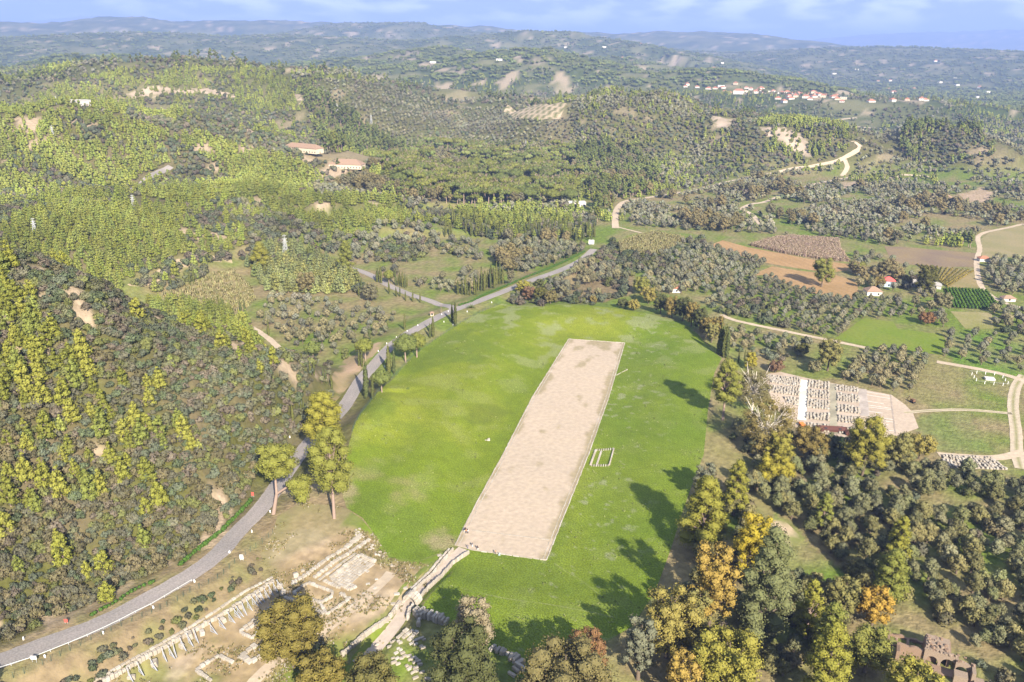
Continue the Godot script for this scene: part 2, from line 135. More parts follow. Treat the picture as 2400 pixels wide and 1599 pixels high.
# tall trees that stand out: kind, x, z, height, crown radius, label
const TALL_TREES := [
	["leaning", -62.5, 4.6, 25.7, 9.2, "tall pine with a forked leaning trunk beside the road"],
	["autumnoak", 190.5, -378.9, 8.7, 6.0, "brown tree left of the red roofed shed"],
	["autumnoak", 209.9, -390.5, 7.8, 6.1, "brown tree right of the red roofed shed"],
	["greyolive", 221.1, -333.1, 13.2, 6.9, "grey green tree left of the dark vineyard"],
	["redoak", 112.1, -190.9, 6.6, 4.9, "dark round tree at the stone yard's far corner"],
	["greyolive", 131.4, -196.6, 6.6, 4.5, "grey round tree below the pale yellow brown tree"],
	["yellow", 99.2, -186.9, 11.2, 4.1, "golden round tree beside the small cypresses"],
	["darkoak", 126.9, -219.7, 7.4, 4.7, "dark round tree left of the pale yellow brown tree"],
	["yellowgreen", 182.3, -418.8, 9.2, 7.0, "yellow green tree beside the transformer pole"],
	["redoak", 205.5, -299.7, 8.2, 5.9, "reddish bare tree in the green meadow's corner"],
	["umbrella", -73.5, -147.1, 15.7, 6.7, "round umbrella pine between road and lawn"],
	["umbrella", -71.0, -156.7, 13.8, 5.4, "second round umbrella pine touching the first one"],
	["umbrella", -67.1, -101.0, 11.2, 4.8, "low umbrella pine nearer along the lawn fence"],
	["umbrella", -93.4, -141.2, 12.1, 5.1, "umbrella pine on the far side of the road"],
	["umbrella", -122.1, -140.0, 10.9, 4.4, "umbrella pine at the end of the dirt path"],
	["umbrella", -141.4, -289.3, 10.1, 4.2, "small umbrella pine beside the side road"],
	["brown", -137.0, -247.2, 13.2, 6.2, "brown tree left of the side road"],
	["brown", -184.1, -251.2, 16.4, 7.6, "brown autumn tree in the valley of pines"],
	["bigpine2", -181.7, -306.4, 25.3, 7.3, "tall layered pine at the top of the olive grove"],
	["bigpine2", -240.8, -289.6, 22.3, 8.4, "tall pine with pale bare trunk near the pylon"],
	["brown", -58.0, -304.1, 11.2, 3.8, "brown tree beside the row of cypresses"],
	["oak", -22.1, 65.1, 22.1, 10.3, "broad round olive green oak standing among the ruins"],
	["oak", 3.6, 71.7, 14.5, 8.2, "dark oak at the bottom edge below the tunnel"],
	["oak", -9.1, 74.3, 15.9, 7.6, "small oak at the bottom edge left of the dark oak"],
	["darkoak", 25.2, 67.5, 28.3, 10.4, "large dense dark green tree beside the tunnel ruins"],
	["grey", 22.4, 49.5, 17.4, 6.8, "pale grey leaved tree behind the large dark green tree"],
	["autumnoak", 50.0, 65.2, 24.6, 12.9, "wide brown green tree at the bottom edge of the lawn"],
	["redoak", 53.5, 50.6, 15.0, 6.3, "reddish brown tree behind the wide brown green tree"],
	["greyolive", 66.2, 47.9, 21.0, 5.5, "grey green tree left of the yellow green plane tree"],
	["plane", 72.7, 38.4, 23.7, 9.3, "large yellow green plane tree at the lawn's lower right corner"],
	["orange", 76.9, 53.6, 18.8, 5.9, "orange tinted tree at the bottom edge below the plane tree"],
	["bigpine2", 80.2, -14.8, 27.3, 8.9, "large yellow green pine at the right edge of the lawn"],
	["greyolive", 79.7, -45.8, 16.1, 5.6, "grey green tree behind the large yellow green pine"],
	["bigpine2", 90.4, -39.9, 22.5, 5.4, "slender yellow green pine right of the grey green tree"],
	["orange", 83.3, 25.2, 32.0, 7.6, "tall orange and yellow plane tree in autumn colour"],
	["yellow", 95.8, -5.5, 24.6, 8.7, "yellow plane tree behind the orange one"],
	["greypine", 97.5, 23.1, 38.6, 9.2, "tall grey green pine right of the orange plane tree"],
	["yellowgreen", 87.6, 48.7, 23.5, 11.2, "wide yellow green tree at the bottom edge right of the lawn"],
	["plane", 80.0, 29.7, 18.7, 4.5, "brown green plane tree between the lawn's corner and the orange tree"],
	["bigpine2", 110.0, 16.8, 20.4, 4.9, "pine with thin bare top in the lower right wood"],
	["plane", 121.1, 3.6, 13.9, 6.6, "brown green plane tree behind the thin pine"],
	["orange", 129.0, 5.9, 13.6, 6.1, "small orange plane tree left of the bath ruin"],
	["yellowpine", 113.8, 28.9, 23.0, 5.5, "leafy yellow green pine below the thin pine"],
	["bigpine2", 111.6, 43.8, 28.4, 6.8, "broad yellow green pine at the bottom edge left of the bath ruin"],
	["yellowgreen", 124.1, 26.7, 14.4, 7.9, "yellow green tree left of the bath ruin"],
	["yellowgreen", 132.2, 41.0, 17.9, 8.3, "yellow green tree in front of the bath ruin"],
	["bigpine2", 135.5, -7.8, 17.9, 6.6, "yellow green pine in the middle of the thicket"],
	["bigpine2", 141.5, -28.8, 18.1, 4.9, "slim yellow green pine high in the thicket"],
	["bigpine2", 120.2, -42.9, 14.9, 3.6, "small slim pine at the clearing's edge"],
	["sycamore", 102.6, -92.7, 27.0, 13.7, "sycamore with bare white branches beside the stone yard"],
	["sycamore", 98.7, -132.0, 25.1, 9.1, "bare pale sycamore behind the other white branched one"],
	["yellowgreen", 107.5, -83.7, 17.2, 7.0, "green and yellow plane tree below the white sycamores"],
	["yellow", 105.8, -69.4, 12.4, 7.8, "low bright yellow tree at the thicket's corner"],
	["autumnoak", 120.5, -96.6, 14.3, 9.1, "brown green tree between yellow tree and stone yard"],
	["bigpine", 86.0, -117.3, 30.1, 7.2, "dark pine at the lawn's edge left of the sycamores"],
	["yellowgreen", 139.4, -87.0, 27.5, 10.1, "yellow green plane tree in front of the stone yard"],
	["plane", 153.7, -99.1, 15.4, 6.9, "brown green plane tree right of the stone yard's yellow one"],
	["plane", 164.1, -108.6, 10.8, 7.1, "small plane tree at the end of the row by the stone yard"],
	["yellowgreen", 152.0, -369.7, 23.0, 9.4, "lone yellow green tree standing in the tan field"],
	["darkoak", 219.5, -372.9, 22.3, 8.9, "round dark green tree beside the vineyard"],
	["plane", 138.5, -200.8, 19.6, 7.8, "pale yellow brown tree above the stone yard"],
	["bigpine", -63.2, -35.9, 28.3, 8.9, "tall bright pine standing behind the two other roadside pines"],
	["bigpine", -41.7, 0.7, 35.8, 8.5, "tall bright pine with a bare trunk at the lawn's corner"],
	["yellowgreen", -44.5, -284.4, 10.3, 5.7, "yellow green tree, first from the road in the belt along the lawn's far edge"],
	["redoak", -38.1, -276.1, 10.7, 6.1, "reddish brown tree, second from the road in the belt along the lawn's far edge"],
	["darkoak", -30.3, -272.8, 10.3, 6.1, "dark green tree, third from the road in the belt along the lawn's far edge"],
	["autumnoak", -22.1, -267.2, 9.6, 4.9, "brown green tree, fourth from the road in the belt along the lawn's far edge"],
	["greyolive", -19.8, -283.9, 4.4, 3.1, "grey green tree, fifth from the road in the belt along the lawn's far edge"],
	["greyolive", -11.3, -283.8, 4.9, 3.1, "grey green tree, sixth from the road in the belt along the lawn's far edge"],
	["autumnoak", 3.6, -278.8, 5.7, 3.3, "brown green tree, seventh from the road in the belt along the lawn's far edge"],
	["darkoak", 23.6, -271.8, 6.2, 4.6, "dark green tree, eighth from the road in the belt along the lawn's far edge"],
	["plane", 30.8, -266.1, 7.7, 4.6, "pale green tree, ninth from the road in the belt along the lawn's far edge"],
	["yellowgreen", 30.7, -314.1, 13.4, 7.3, "yellow green tree, tenth from the road in the belt along the lawn's far edge"],
	["plane", 37.7, -293.7, 12.7, 6.5, "pale green tree, eleventh from the road in the belt along the lawn's far edge"],
	["darkoak", 47.5, -264.9, 13.7, 5.9, "dark green tree, twelfth from the road in the belt along the lawn's far edge"],
	["autumnoak", 54.9, -257.0, 14.8, 6.6, "brown green tree, thirteenth from the road in the belt along the lawn's far edge"],
	["darkoak", 61.5, -253.0, 16.5, 6.5, "dark green tree, fourteenth from the road in the belt along the lawn's far edge"],
	["autumnoak", 66.9, -243.5, 16.9, 6.1, "brown green tree, fifteenth from the road in the belt along the lawn's far edge"],
	["darkoak", 72.0, -237.0, 15.4, 5.6, "dark green tree, sixteenth from the road in the belt along the lawn's far edge"],
	["autumnoak", 75.9, -226.7, 13.1, 5.4, "brown green tree, seventeenth from the road in the belt along the lawn's far edge"],
	["plane", 79.1, -218.1, 12.7, 4.9, "pale green tree, eighteenth from the road in the belt along the lawn's far edge"],
	["autumnoak", 81.7, -229.2, 13.9, 5.0, "brown green tree, nineteenth from the road in the belt along the lawn's far edge"],
	["bigpine2", -73, 115, 27, 5.5, "middle of three tall pines below the road shading its near end"],
	["bigpine2", -81, 118, 28, 5, "tallest of three tall pines below the road shading its near end"],
	["bigpine2", -64, 121, 26, 6, "broadest of three tall pines below the road shading its near end"],
	["umbrella", -214.3, -803.5, 18.5, 12.4, "umbrella pine with flat crown in the grove by the hotel"],
	["umbrella", -187.7, -836.8, 18.9, 12.7, "umbrella pine with flat crown in the grove by the hotel"],
	["umbrella", -162.0, -854.3, 19.1, 12.9, "umbrella pine with flat crown in the grove by the hotel"],
	["umbrella", -187.2, -782.0, 18.1, 12.1, "umbrella pine with flat crown in the grove by the hotel"],
	["umbrella", -156.7, -788.9, 18.1, 12.1, "umbrella pine with flat crown in the grove by the hotel"],
	["umbrella", -132.0, -778.1, 17.8, 11.9, "umbrella pine with flat crown in the grove by the hotel"],
	["umbrella", -195.0, -692.0, 16.7, 11.1, "umbrella pine with flat crown in the grove by the hotel"],
	["umbrella", -172.6, -706.3, 16.9, 11.2, "umbrella pine with flat crown in the grove by the hotel"],
	["umbrella", -206.1, -654.6, 16.2, 10.8, "umbrella pine with flat crown in the grove by the hotel"],
	["umbrella", -165.0, -746.1, 17.4, 11.7, "umbrella pine with flat crown in the grove by the hotel"],
	["umbrella", -144.9, -700.7, 16.7, 11.1, "umbrella pine with flat crown in the grove by the hotel"],
	["umbrella", -121.7, -713.4, 16.8, 11.2, "umbrella pine with flat crown in the grove by the hotel"],
	["umbrella", -120.1, -652.7, 15.9, 10.5, "umbrella pine with flat crown in the grove by the hotel"],
	["umbrella", -155.0, -628.7, 15.6, 10.3, "umbrella pine with flat crown in the grove by the hotel"],
	["umbrella", -136.6, -620.2, 15.4, 10.2, "umbrella pine with flat crown in the grove by the hotel"],
	["umbrella", -121.6, -631.0, 15.5, 10.3, "umbrella pine with flat crown in the grove by the hotel"],
	["umbrella", -97.0, -635.1, 15.5, 10.2, "umbrella pine with flat crown in the grove by the hotel"],
	["umbrella", -95.9, -704.3, 16.6, 11.0, "umbrella pine with flat crown in the grove by the hotel"],
	["umbrella", -86.4, -708.4, 16.6, 11.1, "umbrella pine with flat crown in the grove by the hotel"],
	["umbrella", -79.3, -642.1, 15.6, 10.3, "umbrella pine with flat crown in the grove by the hotel"],
	["umbrella", -240.6, -600.1, 15.4, 10.3, "umbrella pine with flat crown in the grove by the hotel"],
	["umbrella", -252.4, -588.3, 15.2, 10.2, "umbrella pine with flat crown in the grove by the hotel"],
	["umbrella", -234.1, -602.3, 15.4, 10.3, "umbrella pine with flat crown in the grove by the hotel"],
	["umbrella", -234.8, -774.7, 18.1, 12.2, "umbrella pine with flat crown in the grove by the hotel"],
	["umbrella", -232.2, -804.4, 18.5, 12.5, "umbrella pine with flat crown in the grove by the hotel"],
]
# cypresses: x, z, height, label
const CYPRESSES := [
	[-66.9, -209.3, 15.1, "tall cypress at the road fork"],
	[-70.4, -214.2, 10.8, "shorter cypress at the road fork"],
	[-74.0, -185.6, 10.1, "stout cypress between road and lawn fence"],
	[-73.0, -187.7, 13.1, "slim cypress beside the stout one"],
	[-75.3, -129.2, 17.3, "very tall cypress at the road's edge"],
	[-72.8, -129.3, 12.0, "bushy cypress beside the very tall one"],
	[-72.4, -95.1, 18.0, "tall thin cypress on the road verge"],
	[-67.6, -91.4, 10.8, "shorter cypress on the road verge"],
	[-91.5, -191.4, 9.0, "lone cypress across the road from the stout pair"],
	[-106.0, -175.0, 8.8, "cypress at the corner of the olive grove"],
	[-93.3, -133.2, 9.2, "cypress left of the road below the grove"],
	[-91.2, -132.3, 11.0, "second cypress left of the road below the grove"],
	[82.8, -200.8, 16.8, "cypress at the right end of the lawn"],
	[84.2, -198.8, 16.7, "cypress at the right end of the lawn"],
	[85.5, -196.9, 17.4, "cypress at the right end of the lawn"],
	[87.3, -196.7, 17.1, "cypress at the right end of the lawn"],
	[86.1, -201.3, 17.7, "cypress at the right end of the lawn"],
	[93.4, -194.2, 7.1, "cypress at the right end of the lawn"],
	[96.5, -196.3, 6.7, "cypress at the right end of the lawn"],
	[-86.6, -54.3, 8.9, "cypress at the foot of the scrubby hill"],
	[-87.9, -60.4, 6.3, "cypress at the foot of the scrubby hill"],
	[-87.7, -62.9, 6.1, "cypress at the foot of the scrubby hill"],
	[-87.2, -64.5, 7.1, "cypress at the foot of the scrubby hill"],
	[-94.3, -85.5, 7.0, "cypress at the foot of the scrubby hill"],
	[-94.6, -89.2, 6.6, "cypress at the foot of the scrubby hill"],
	[-93.4, -95.3, 7.0, "cypress at the foot of the scrubby hill"],
	[-92.4, -96.0, 7.8, "cypress at the foot of the scrubby hill"],
	[-89.8, -96.1, 8.1, "cypress at the foot of the scrubby hill"],
	[-99.0, -84.2, 4.6, "cypress at the foot of the scrubby hill"],
	[-98.9, -86.6, 4.7, "cypress at the foot of the scrubby hill"],
	[-221.4, -206.6, 8.9, "cypress beside the reed field"],
	[-198.2, -194.7, 11.1, "cypress beside the reed field"],
	[-193.7, -191.7, 10.2, "cypress beside the reed field"],
	[-165.0, -168.7, 8.9, "cypress beside the reed field"],
	[-268.4, -225.0, 10.4, "cypress beside the reed field"],
	[-262.7, -237.0, 10.6, "cypress beside the reed field"],
	[-261.7, -239.7, 10.7, "cypress beside the reed field"],
	[-276.6, -220.4, 7.5, "cypress beside the reed field"],
	[-141.0, -37.7, 4.1, "cypress beside the reed field"],
	[-140.8, -38.9, 4.0, "cypress beside the reed field"],
	[-135.0, -286.1, 11.1, "cypress in the clump above the side road"],
	[-133.5, -286.5, 9.0, "cypress in the clump above the side road"],
	[-131.5, -285.5, 10.7, "cypress in the clump above the side road"],
	[-129.0, -283.5, 12.8, "cypress in the clump above the side road"],
	[-127.4, -282.8, 9.6, "cypress in the clump above the side road"],
	[-126.1, -283.7, 9.7, "cypress in the clump above the side road"],
	[-151.0, -290.2, 9.7, "cypress at the far end of the side road"],
	[-150.5, -290.6, 10.2, "cypress at the far end of the side road"],
	[-148.3, -289.3, 11.8, "cypress at the far end of the side road"],
	[-146.7, -288.4, 11.2, "cypress at the far end of the side road"],
	[-87.9, -278.2, 9.9, "cypress in the short row by the road hedge"],
	[-87.6, -279.0, 8.7, "cypress in the short row by the road hedge"],
	[-84.6, -278.3, 9.6, "cypress in the short row by the road hedge"],
	[-81.9, -277.4, 12.6, "cypress in the short row by the road hedge"],
	[-81.0, -279.0, 8.7, "cypress in the short row by the road hedge"],
	[-78.4, -276.7, 8.7, "cypress in the short row by the road hedge"],
	[-76.9, -281.5, 12.9, "cypress in the short row by the road hedge"],
	[-73.7, -274.7, 8.3, "cypress in the short row by the road hedge"],
	[-77.1, -291.7, 12.1, "cypress in the row above the road hedge"],
	[-74.7, -290.0, 11.8, "cypress in the row above the road hedge"],
	[-76.4, -297.1, 15.0, "cypress in the row above the road hedge"],
	[-72.2, -288.9, 14.4, "cypress in the row above the road hedge"],
	[-72.2, -290.2, 12.4, "cypress in the row above the road hedge"],
	[-73.4, -299.9, 13.0, "cypress in the row above the road hedge"],
	[-72.1, -302.0, 15.2, "cypress in the row above the road hedge"],
	[-69.9, -296.5, 11.8, "cypress in the row above the road hedge"],
	[-68.6, -299.1, 13.2, "cypress in the row above the road hedge"],
	[-66.1, -293.2, 12.0, "cypress in the row above the road hedge"],
	[-68.3, -306.7, 15.3, "cypress in the row above the road hedge"],
	[-67.0, -308.1, 11.6, "cypress in the row above the road hedge"],
	[-66.9, -310.2, 14.3, "cypress in the row above the road hedge"],
	[-64.3, -308.1, 11.6, "cypress in the row above the road hedge"],
	[-148.4, -254.5, 7.5, "cypress on the left of the side road"],
	[-151.4, -265.3, 10.0, "cypress on the left of the side road"],
	[-146.3, -259.9, 7.7, "cypress on the left of the side road"],
	[-143.2, -256.5, 8.8, "cypress on the left of the side road"],
	[-138.2, -254.0, 10.4, "cypress on the left of the side road"],
	[-137.6, -253.6, 6.7, "cypress on the left of the side road"],
	[-135.7, -255.2, 10.1, "cypress on the left of the side road"],
	[-131.4, -265.5, 9.1, "cypress along the side road"],
	[-124.7, -261.2, 7.5, "cypress along the side road"],
	[-122.5, -261.9, 7.1, "cypress along the side road"],
	[-115.5, -254.4, 7.6, "cypress along the side road"],
	[-110.6, -254.1, 8.4, "cypress along the side road"],
	[-104.9, -253.1, 7.1, "cypress along the side road"],
	[-198.6, -294.2, 10.4, "cypress in the valley of pines"],
	[-191.1, -285.1, 10.8, "cypress in the valley of pines"],
	[-192.8, -289.9, 7.3, "cypress in the valley of pines"],
	[-183.1, -275.7, 10.1, "cypress in the valley of pines"],
	[-184.8, -284.0, 10.0, "cypress in the valley of pines"],
	[-173.9, -266.4, 10.7, "cypress in the valley of pines"],
	[-170.7, -266.1, 9.0, "cypress in the valley of pines"],
	[-170.5, -267.9, 9.2, "cypress in the valley of pines"],
	[-168.3, -268.4, 7.0, "cypress in the valley of pines"],
	[-152.0, -440.9, 9.8, "cypress in the dense belt on the slope"],
	[-151.8, -444.0, 13.5, "cypress in the dense belt on the slope"],
	[-148.6, -443.3, 10.8, "cypress in the dense belt on the slope"],
	[-147.2, -443.7, 14.0, "cypress in the dense belt on the slope"],
	[-156.6, -476.5, 14.5, "cypress in the dense belt on the slope"],
	[-151.3, -466.7, 14.6, "cypress in the dense belt on the slope"],
	[-150.3, -467.7, 12.6, "cypress in the dense belt on the slope"],
	[-150.8, -475.8, 10.8, "cypress in the dense belt on the slope"],
	[-146.4, -469.4, 10.1, "cypress in the dense belt on the slope"],
	[-143.6, -462.0, 12.8, "cypress in the dense belt on the slope"],
	[-141.2, -465.2, 10.0, "cypress in the dense belt on the slope"],
	[-136.1, -451.7, 11.1, "cypress in the dense belt on the slope"],
	[-140.6, -470.9, 13.5, "cypress in the dense belt on the slope"],
	[-130.8, -449.6, 13.4, "cypress in the dense belt on the slope"],
	[-130.4, -452.0, 11.5, "cypress in the dense belt on the slope"],
	[-137.6, -481.7, 14.0, "cypress in the dense belt on the slope"],
	[-126.5, -450.5, 10.9, "cypress in the dense belt on the slope"],
	[-131.8, -473.9, 11.2, "cypress in the dense belt on the slope"],
	[-124.0, -452.2, 12.8, "cypress in the dense belt on the slope"],
	[-123.1, -455.9, 10.8, "cypress in the dense belt on the slope"],
	[-121.4, -454.2, 9.4, "cypress in the dense belt on the slope"],
	[-124.9, -474.2, 12.0, "cypress in the dense belt on the slope"],
	[-118.1, -454.6, 13.4, "cypress in the dense belt on the slope"],
	[-120.4, -470.7, 11.6, "cypress in the dense belt on the slope"],
	[-121.9, -484.7, 9.5, "cypress in the dense belt on the slope"],
	[-116.4, -472.0, 11.7, "cypress in the dense belt on the slope"],
	[-112.6, -463.3, 11.1, "cypress in the dense belt on the slope"],
	[-109.8, -460.3, 9.4, "cypress in the dense belt on the slope"],
	[-112.1, -474.2, 10.6, "cypress in the dense belt on the slope"],
	[-108.1, -468.9, 11.7, "cypress in the dense belt on the slope"],
	[-98.5, -439.7, 11.0, "cypress in the dense belt on the slope"],
	[-108.0, -478.3, 13.9, "cypress in the dense belt on the slope"],
	[-98.4, -450.3, 13.0, "cypress in the dense belt on the slope"],
	[-93.1, -437.4, 13.9, "cypress in the dense belt on the slope"],
	[-94.7, -446.4, 14.0, "cypress in the dense belt on the slope"],
	[-91.1, -439.8, 13.4, "cypress in the dense belt on the slope"],
	[-94.9, -465.3, 9.3, "cypress in the dense belt on the slope"],
	[-95.0, -468.4, 9.2, "cypress in the dense belt on the slope"],
	[-93.9, -473.5, 10.4, "cypress in the dense belt on the slope"],
	[-90.5, -465.9, 9.8, "cypress in the dense belt on the slope"],
	[-83.1, -441.1, 9.6, "cypress in the dense belt on the slope"],
	[-86.0, -464.7, 11.7, "cypress in the dense belt on the slope"],
	[-78.0, -434.6, 10.9, "cypress in the dense belt on the slope"],
	[-85.8, -478.7, 9.8, "cypress in the dense belt on the slope"],
	[-87.9, -474.1, 9.4, "cypress in the dense belt on the slope"],
	[-92.3, -501.9, 10.3, "cypress in the dense belt on the slope"],
	[-87.0, -486.1, 12.2, "cypress in the dense belt on the slope"],
	[-89.1, -497.9, 13.9, "cypress in the dense belt on the slope"],
	[-79.9, -466.1, 12.1, "cypress in the dense belt on the slope"],
	[-81.2, -476.6, 11.9, "cypress in the dense belt on the slope"],
	[-83.4, -493.0, 13.9, "cypress in the dense belt on the slope"],
	[-79.6, -480.9, 10.8, "cypress in the dense belt on the slope"],
	[-78.1, -483.2, 10.1, "cypress in the dense belt on the slope"],
	[-72.5, -461.4, 10.2, "cypress in the dense belt on the slope"],
	[-77.3, -487.0, 11.9, "cypress in the dense belt on the slope"],
	[-74.5, -487.6, 9.4, "cypress in the dense belt on the slope"],
	[-72.0, -481.7, 13.1, "cypress in the dense belt on the slope"],
	[-68.2, -463.5, 12.2, "cypress in the dense belt on the slope"],
	[-74.0, -500.1, 10.4, "cypress in the dense belt on the slope"],
	[-68.0, -481.1, 9.9, "cypress in the dense belt on the slope"],
	[-71.2, -501.2, 12.8, "cypress in the dense belt on the slope"],
	[-62.4, -464.8, 10.1, "cypress in the dense belt on the slope"],
	[-66.7, -489.1, 13.4, "cypress in the dense belt on the slope"],
	[-64.5, -493.3, 11.1, "cypress in the dense belt on the slope"],
	[-56.1, -458.5, 10.8, "cypress in the dense belt on the slope"],
	[-57.3, -467.1, 9.3, "cypress in the dense belt on the slope"],
	[-60.9, -491.3, 14.0, "cypress in the dense belt on the slope"],
	[-54.7, -470.9, 12.8, "cypress in the dense belt on the slope"],
	[-57.6, -496.0, 12.9, "cypress in the dense belt on the slope"],
	[-51.5, -464.8, 13.8, "cypress in the dense belt on the slope"],
	[-54.1, -484.8, 10.1, "cypress in the dense belt on the slope"],
	[-53.3, -490.4, 11.3, "cypress in the dense belt on the slope"],
	[-48.1, -471.6, 10.0, "cypress in the dense belt on the slope"],
	[-47.7, -472.3, 10.3, "cypress in the dense belt on the slope"],
	[-47.2, -474.8, 12.6, "cypress in the dense belt on the slope"],
	[-46.5, -484.7, 9.9, "cypress in the dense belt on the slope"],
	[-40.8, -458.0, 9.5, "cypress in the dense belt on the slope"],
	[-38.9, -455.6, 13.7, "cypress in the dense belt on the slope"],
	[-39.0, -462.4, 12.6, "cypress in the dense belt on the slope"],
	[-43.9, -499.2, 13.8, "cypress in the dense belt on the slope"],
	[-35.6, -464.6, 10.4, "cypress in the dense belt on the slope"],
	[-40.1, -494.2, 11.5, "cypress in the dense belt on the slope"],
	[-35.0, -471.3, 12.3, "cypress in the dense belt on the slope"],
	[-35.4, -483.3, 13.2, "cypress in the dense belt on the slope"],
	[-33.2, -480.4, 12.2, "cypress in the dense belt on the slope"],
	[-33.2, -487.7, 14.6, "cypress in the dense belt on the slope"],
	[-30.3, -473.5, 9.2, "cypress in the dense belt on the slope"],
	[-26.4, -462.6, 12.3, "cypress in the dense belt on the slope"],
	[-28.1, -485.3, 12.7, "cypress in the dense belt on the slope"],
	[-26.5, -481.1, 10.0, "cypress in the dense belt on the slope"],
	[-253.1, -327.6, 7.2, "cypress near the tall pylon"],
	[-244.9, -321.9, 6.9, "cypress near the tall pylon"],
	[-244.4, -336.8, 8.7, "cypress near the tall pylon"],
	[-238.9, -330.6, 8.3, "cypress near the tall pylon"],
	[-234.4, -337.3, 7.3, "cypress near the tall pylon"],
	[-222.6, -327.0, 9.9, "cypress near the tall pylon"],
	[-222.6, -334.2, 9.9, "cypress near the tall pylon"],
	[-215.7, -332.2, 9.1, "cypress near the tall pylon"],
	[-41.9, -590.4, 12.7, "cypress at the bridge road"],
	[-41.9, -604.4, 11.2, "cypress at the bridge road"],
	[-41.1, -637.0, 17.1, "cypress at the bridge road"],
	[-38.1, -622.5, 14.1, "cypress at the bridge road"],
	[-36.3, -639.5, 15.0, "cypress at the bridge road"],
	[-32.6, -644.9, 15.3, "cypress at the bridge road"],
]
const HEDGE := [-73.9, 39.4, -73.8, 33.2, -73.3, 26.2, -72.7, 19, -73.3, 8.8, -74.2, -0.5]
const LOW_HEDGE := [-81.5, 67.6, -80.5, 63.8, -79.3, 60.6, -78.9, 56.4, -77.9, 52.7, -75.7, 49.2]
const FAR_HEDGE := [-76, -245, -71, -255, -68, -269, -63, -285, -56, -305, -53, -316, -36, -366, -23, -405]
const FENCE := [-82.5, 93, -79.1, 87.3, -73.2, 73.7, -65, 57.8, -62.9, 50.3, -59.4, 41.9, -58.8, 31.1, -57.4, 24, -56.5, 15.1]
const LAWN_FENCE := [-60.7, -55.5, -62.9, -65.4, -66.9, -87.5, -71.1, -123.3, -73, -157.6, -70.5, -184.3, -65.9, -210.3, -61.7, -229, -56.4, -248.5, -53.2, -259.3]
const RAIL := [-88.4, 93.4, -85.8, 90.1, -82.9, 86.6, -80.7, 83, -78.5, 79.3, -76.3, 75.2, -74.5, 71.5, -72.7, 67.4, -71.1, 63, -69.3, 58.9, -68.1, 54.6, -66.9, 50.1, -65.6, 45.6]
const MARKERS := [-90.7, 81.2, -80.4, 85.2, -73.3, 73, -67.9, 59.8, -64.6, 45.7, -63.4, 29.4, -63.2, 16.8, -64, 4, -84.2, -46.6, -80.2, -135, -77.3, -201.2, -68.6, -210.3, -74.7, -211.7, -87, -200.9, -89.2, -189.5, -91, -177.8, -92.3, -167, -67.5, -234.6, -80.4, -224.2, -78.6, -231.2, -58.3, -257.6, -92, -154.8]
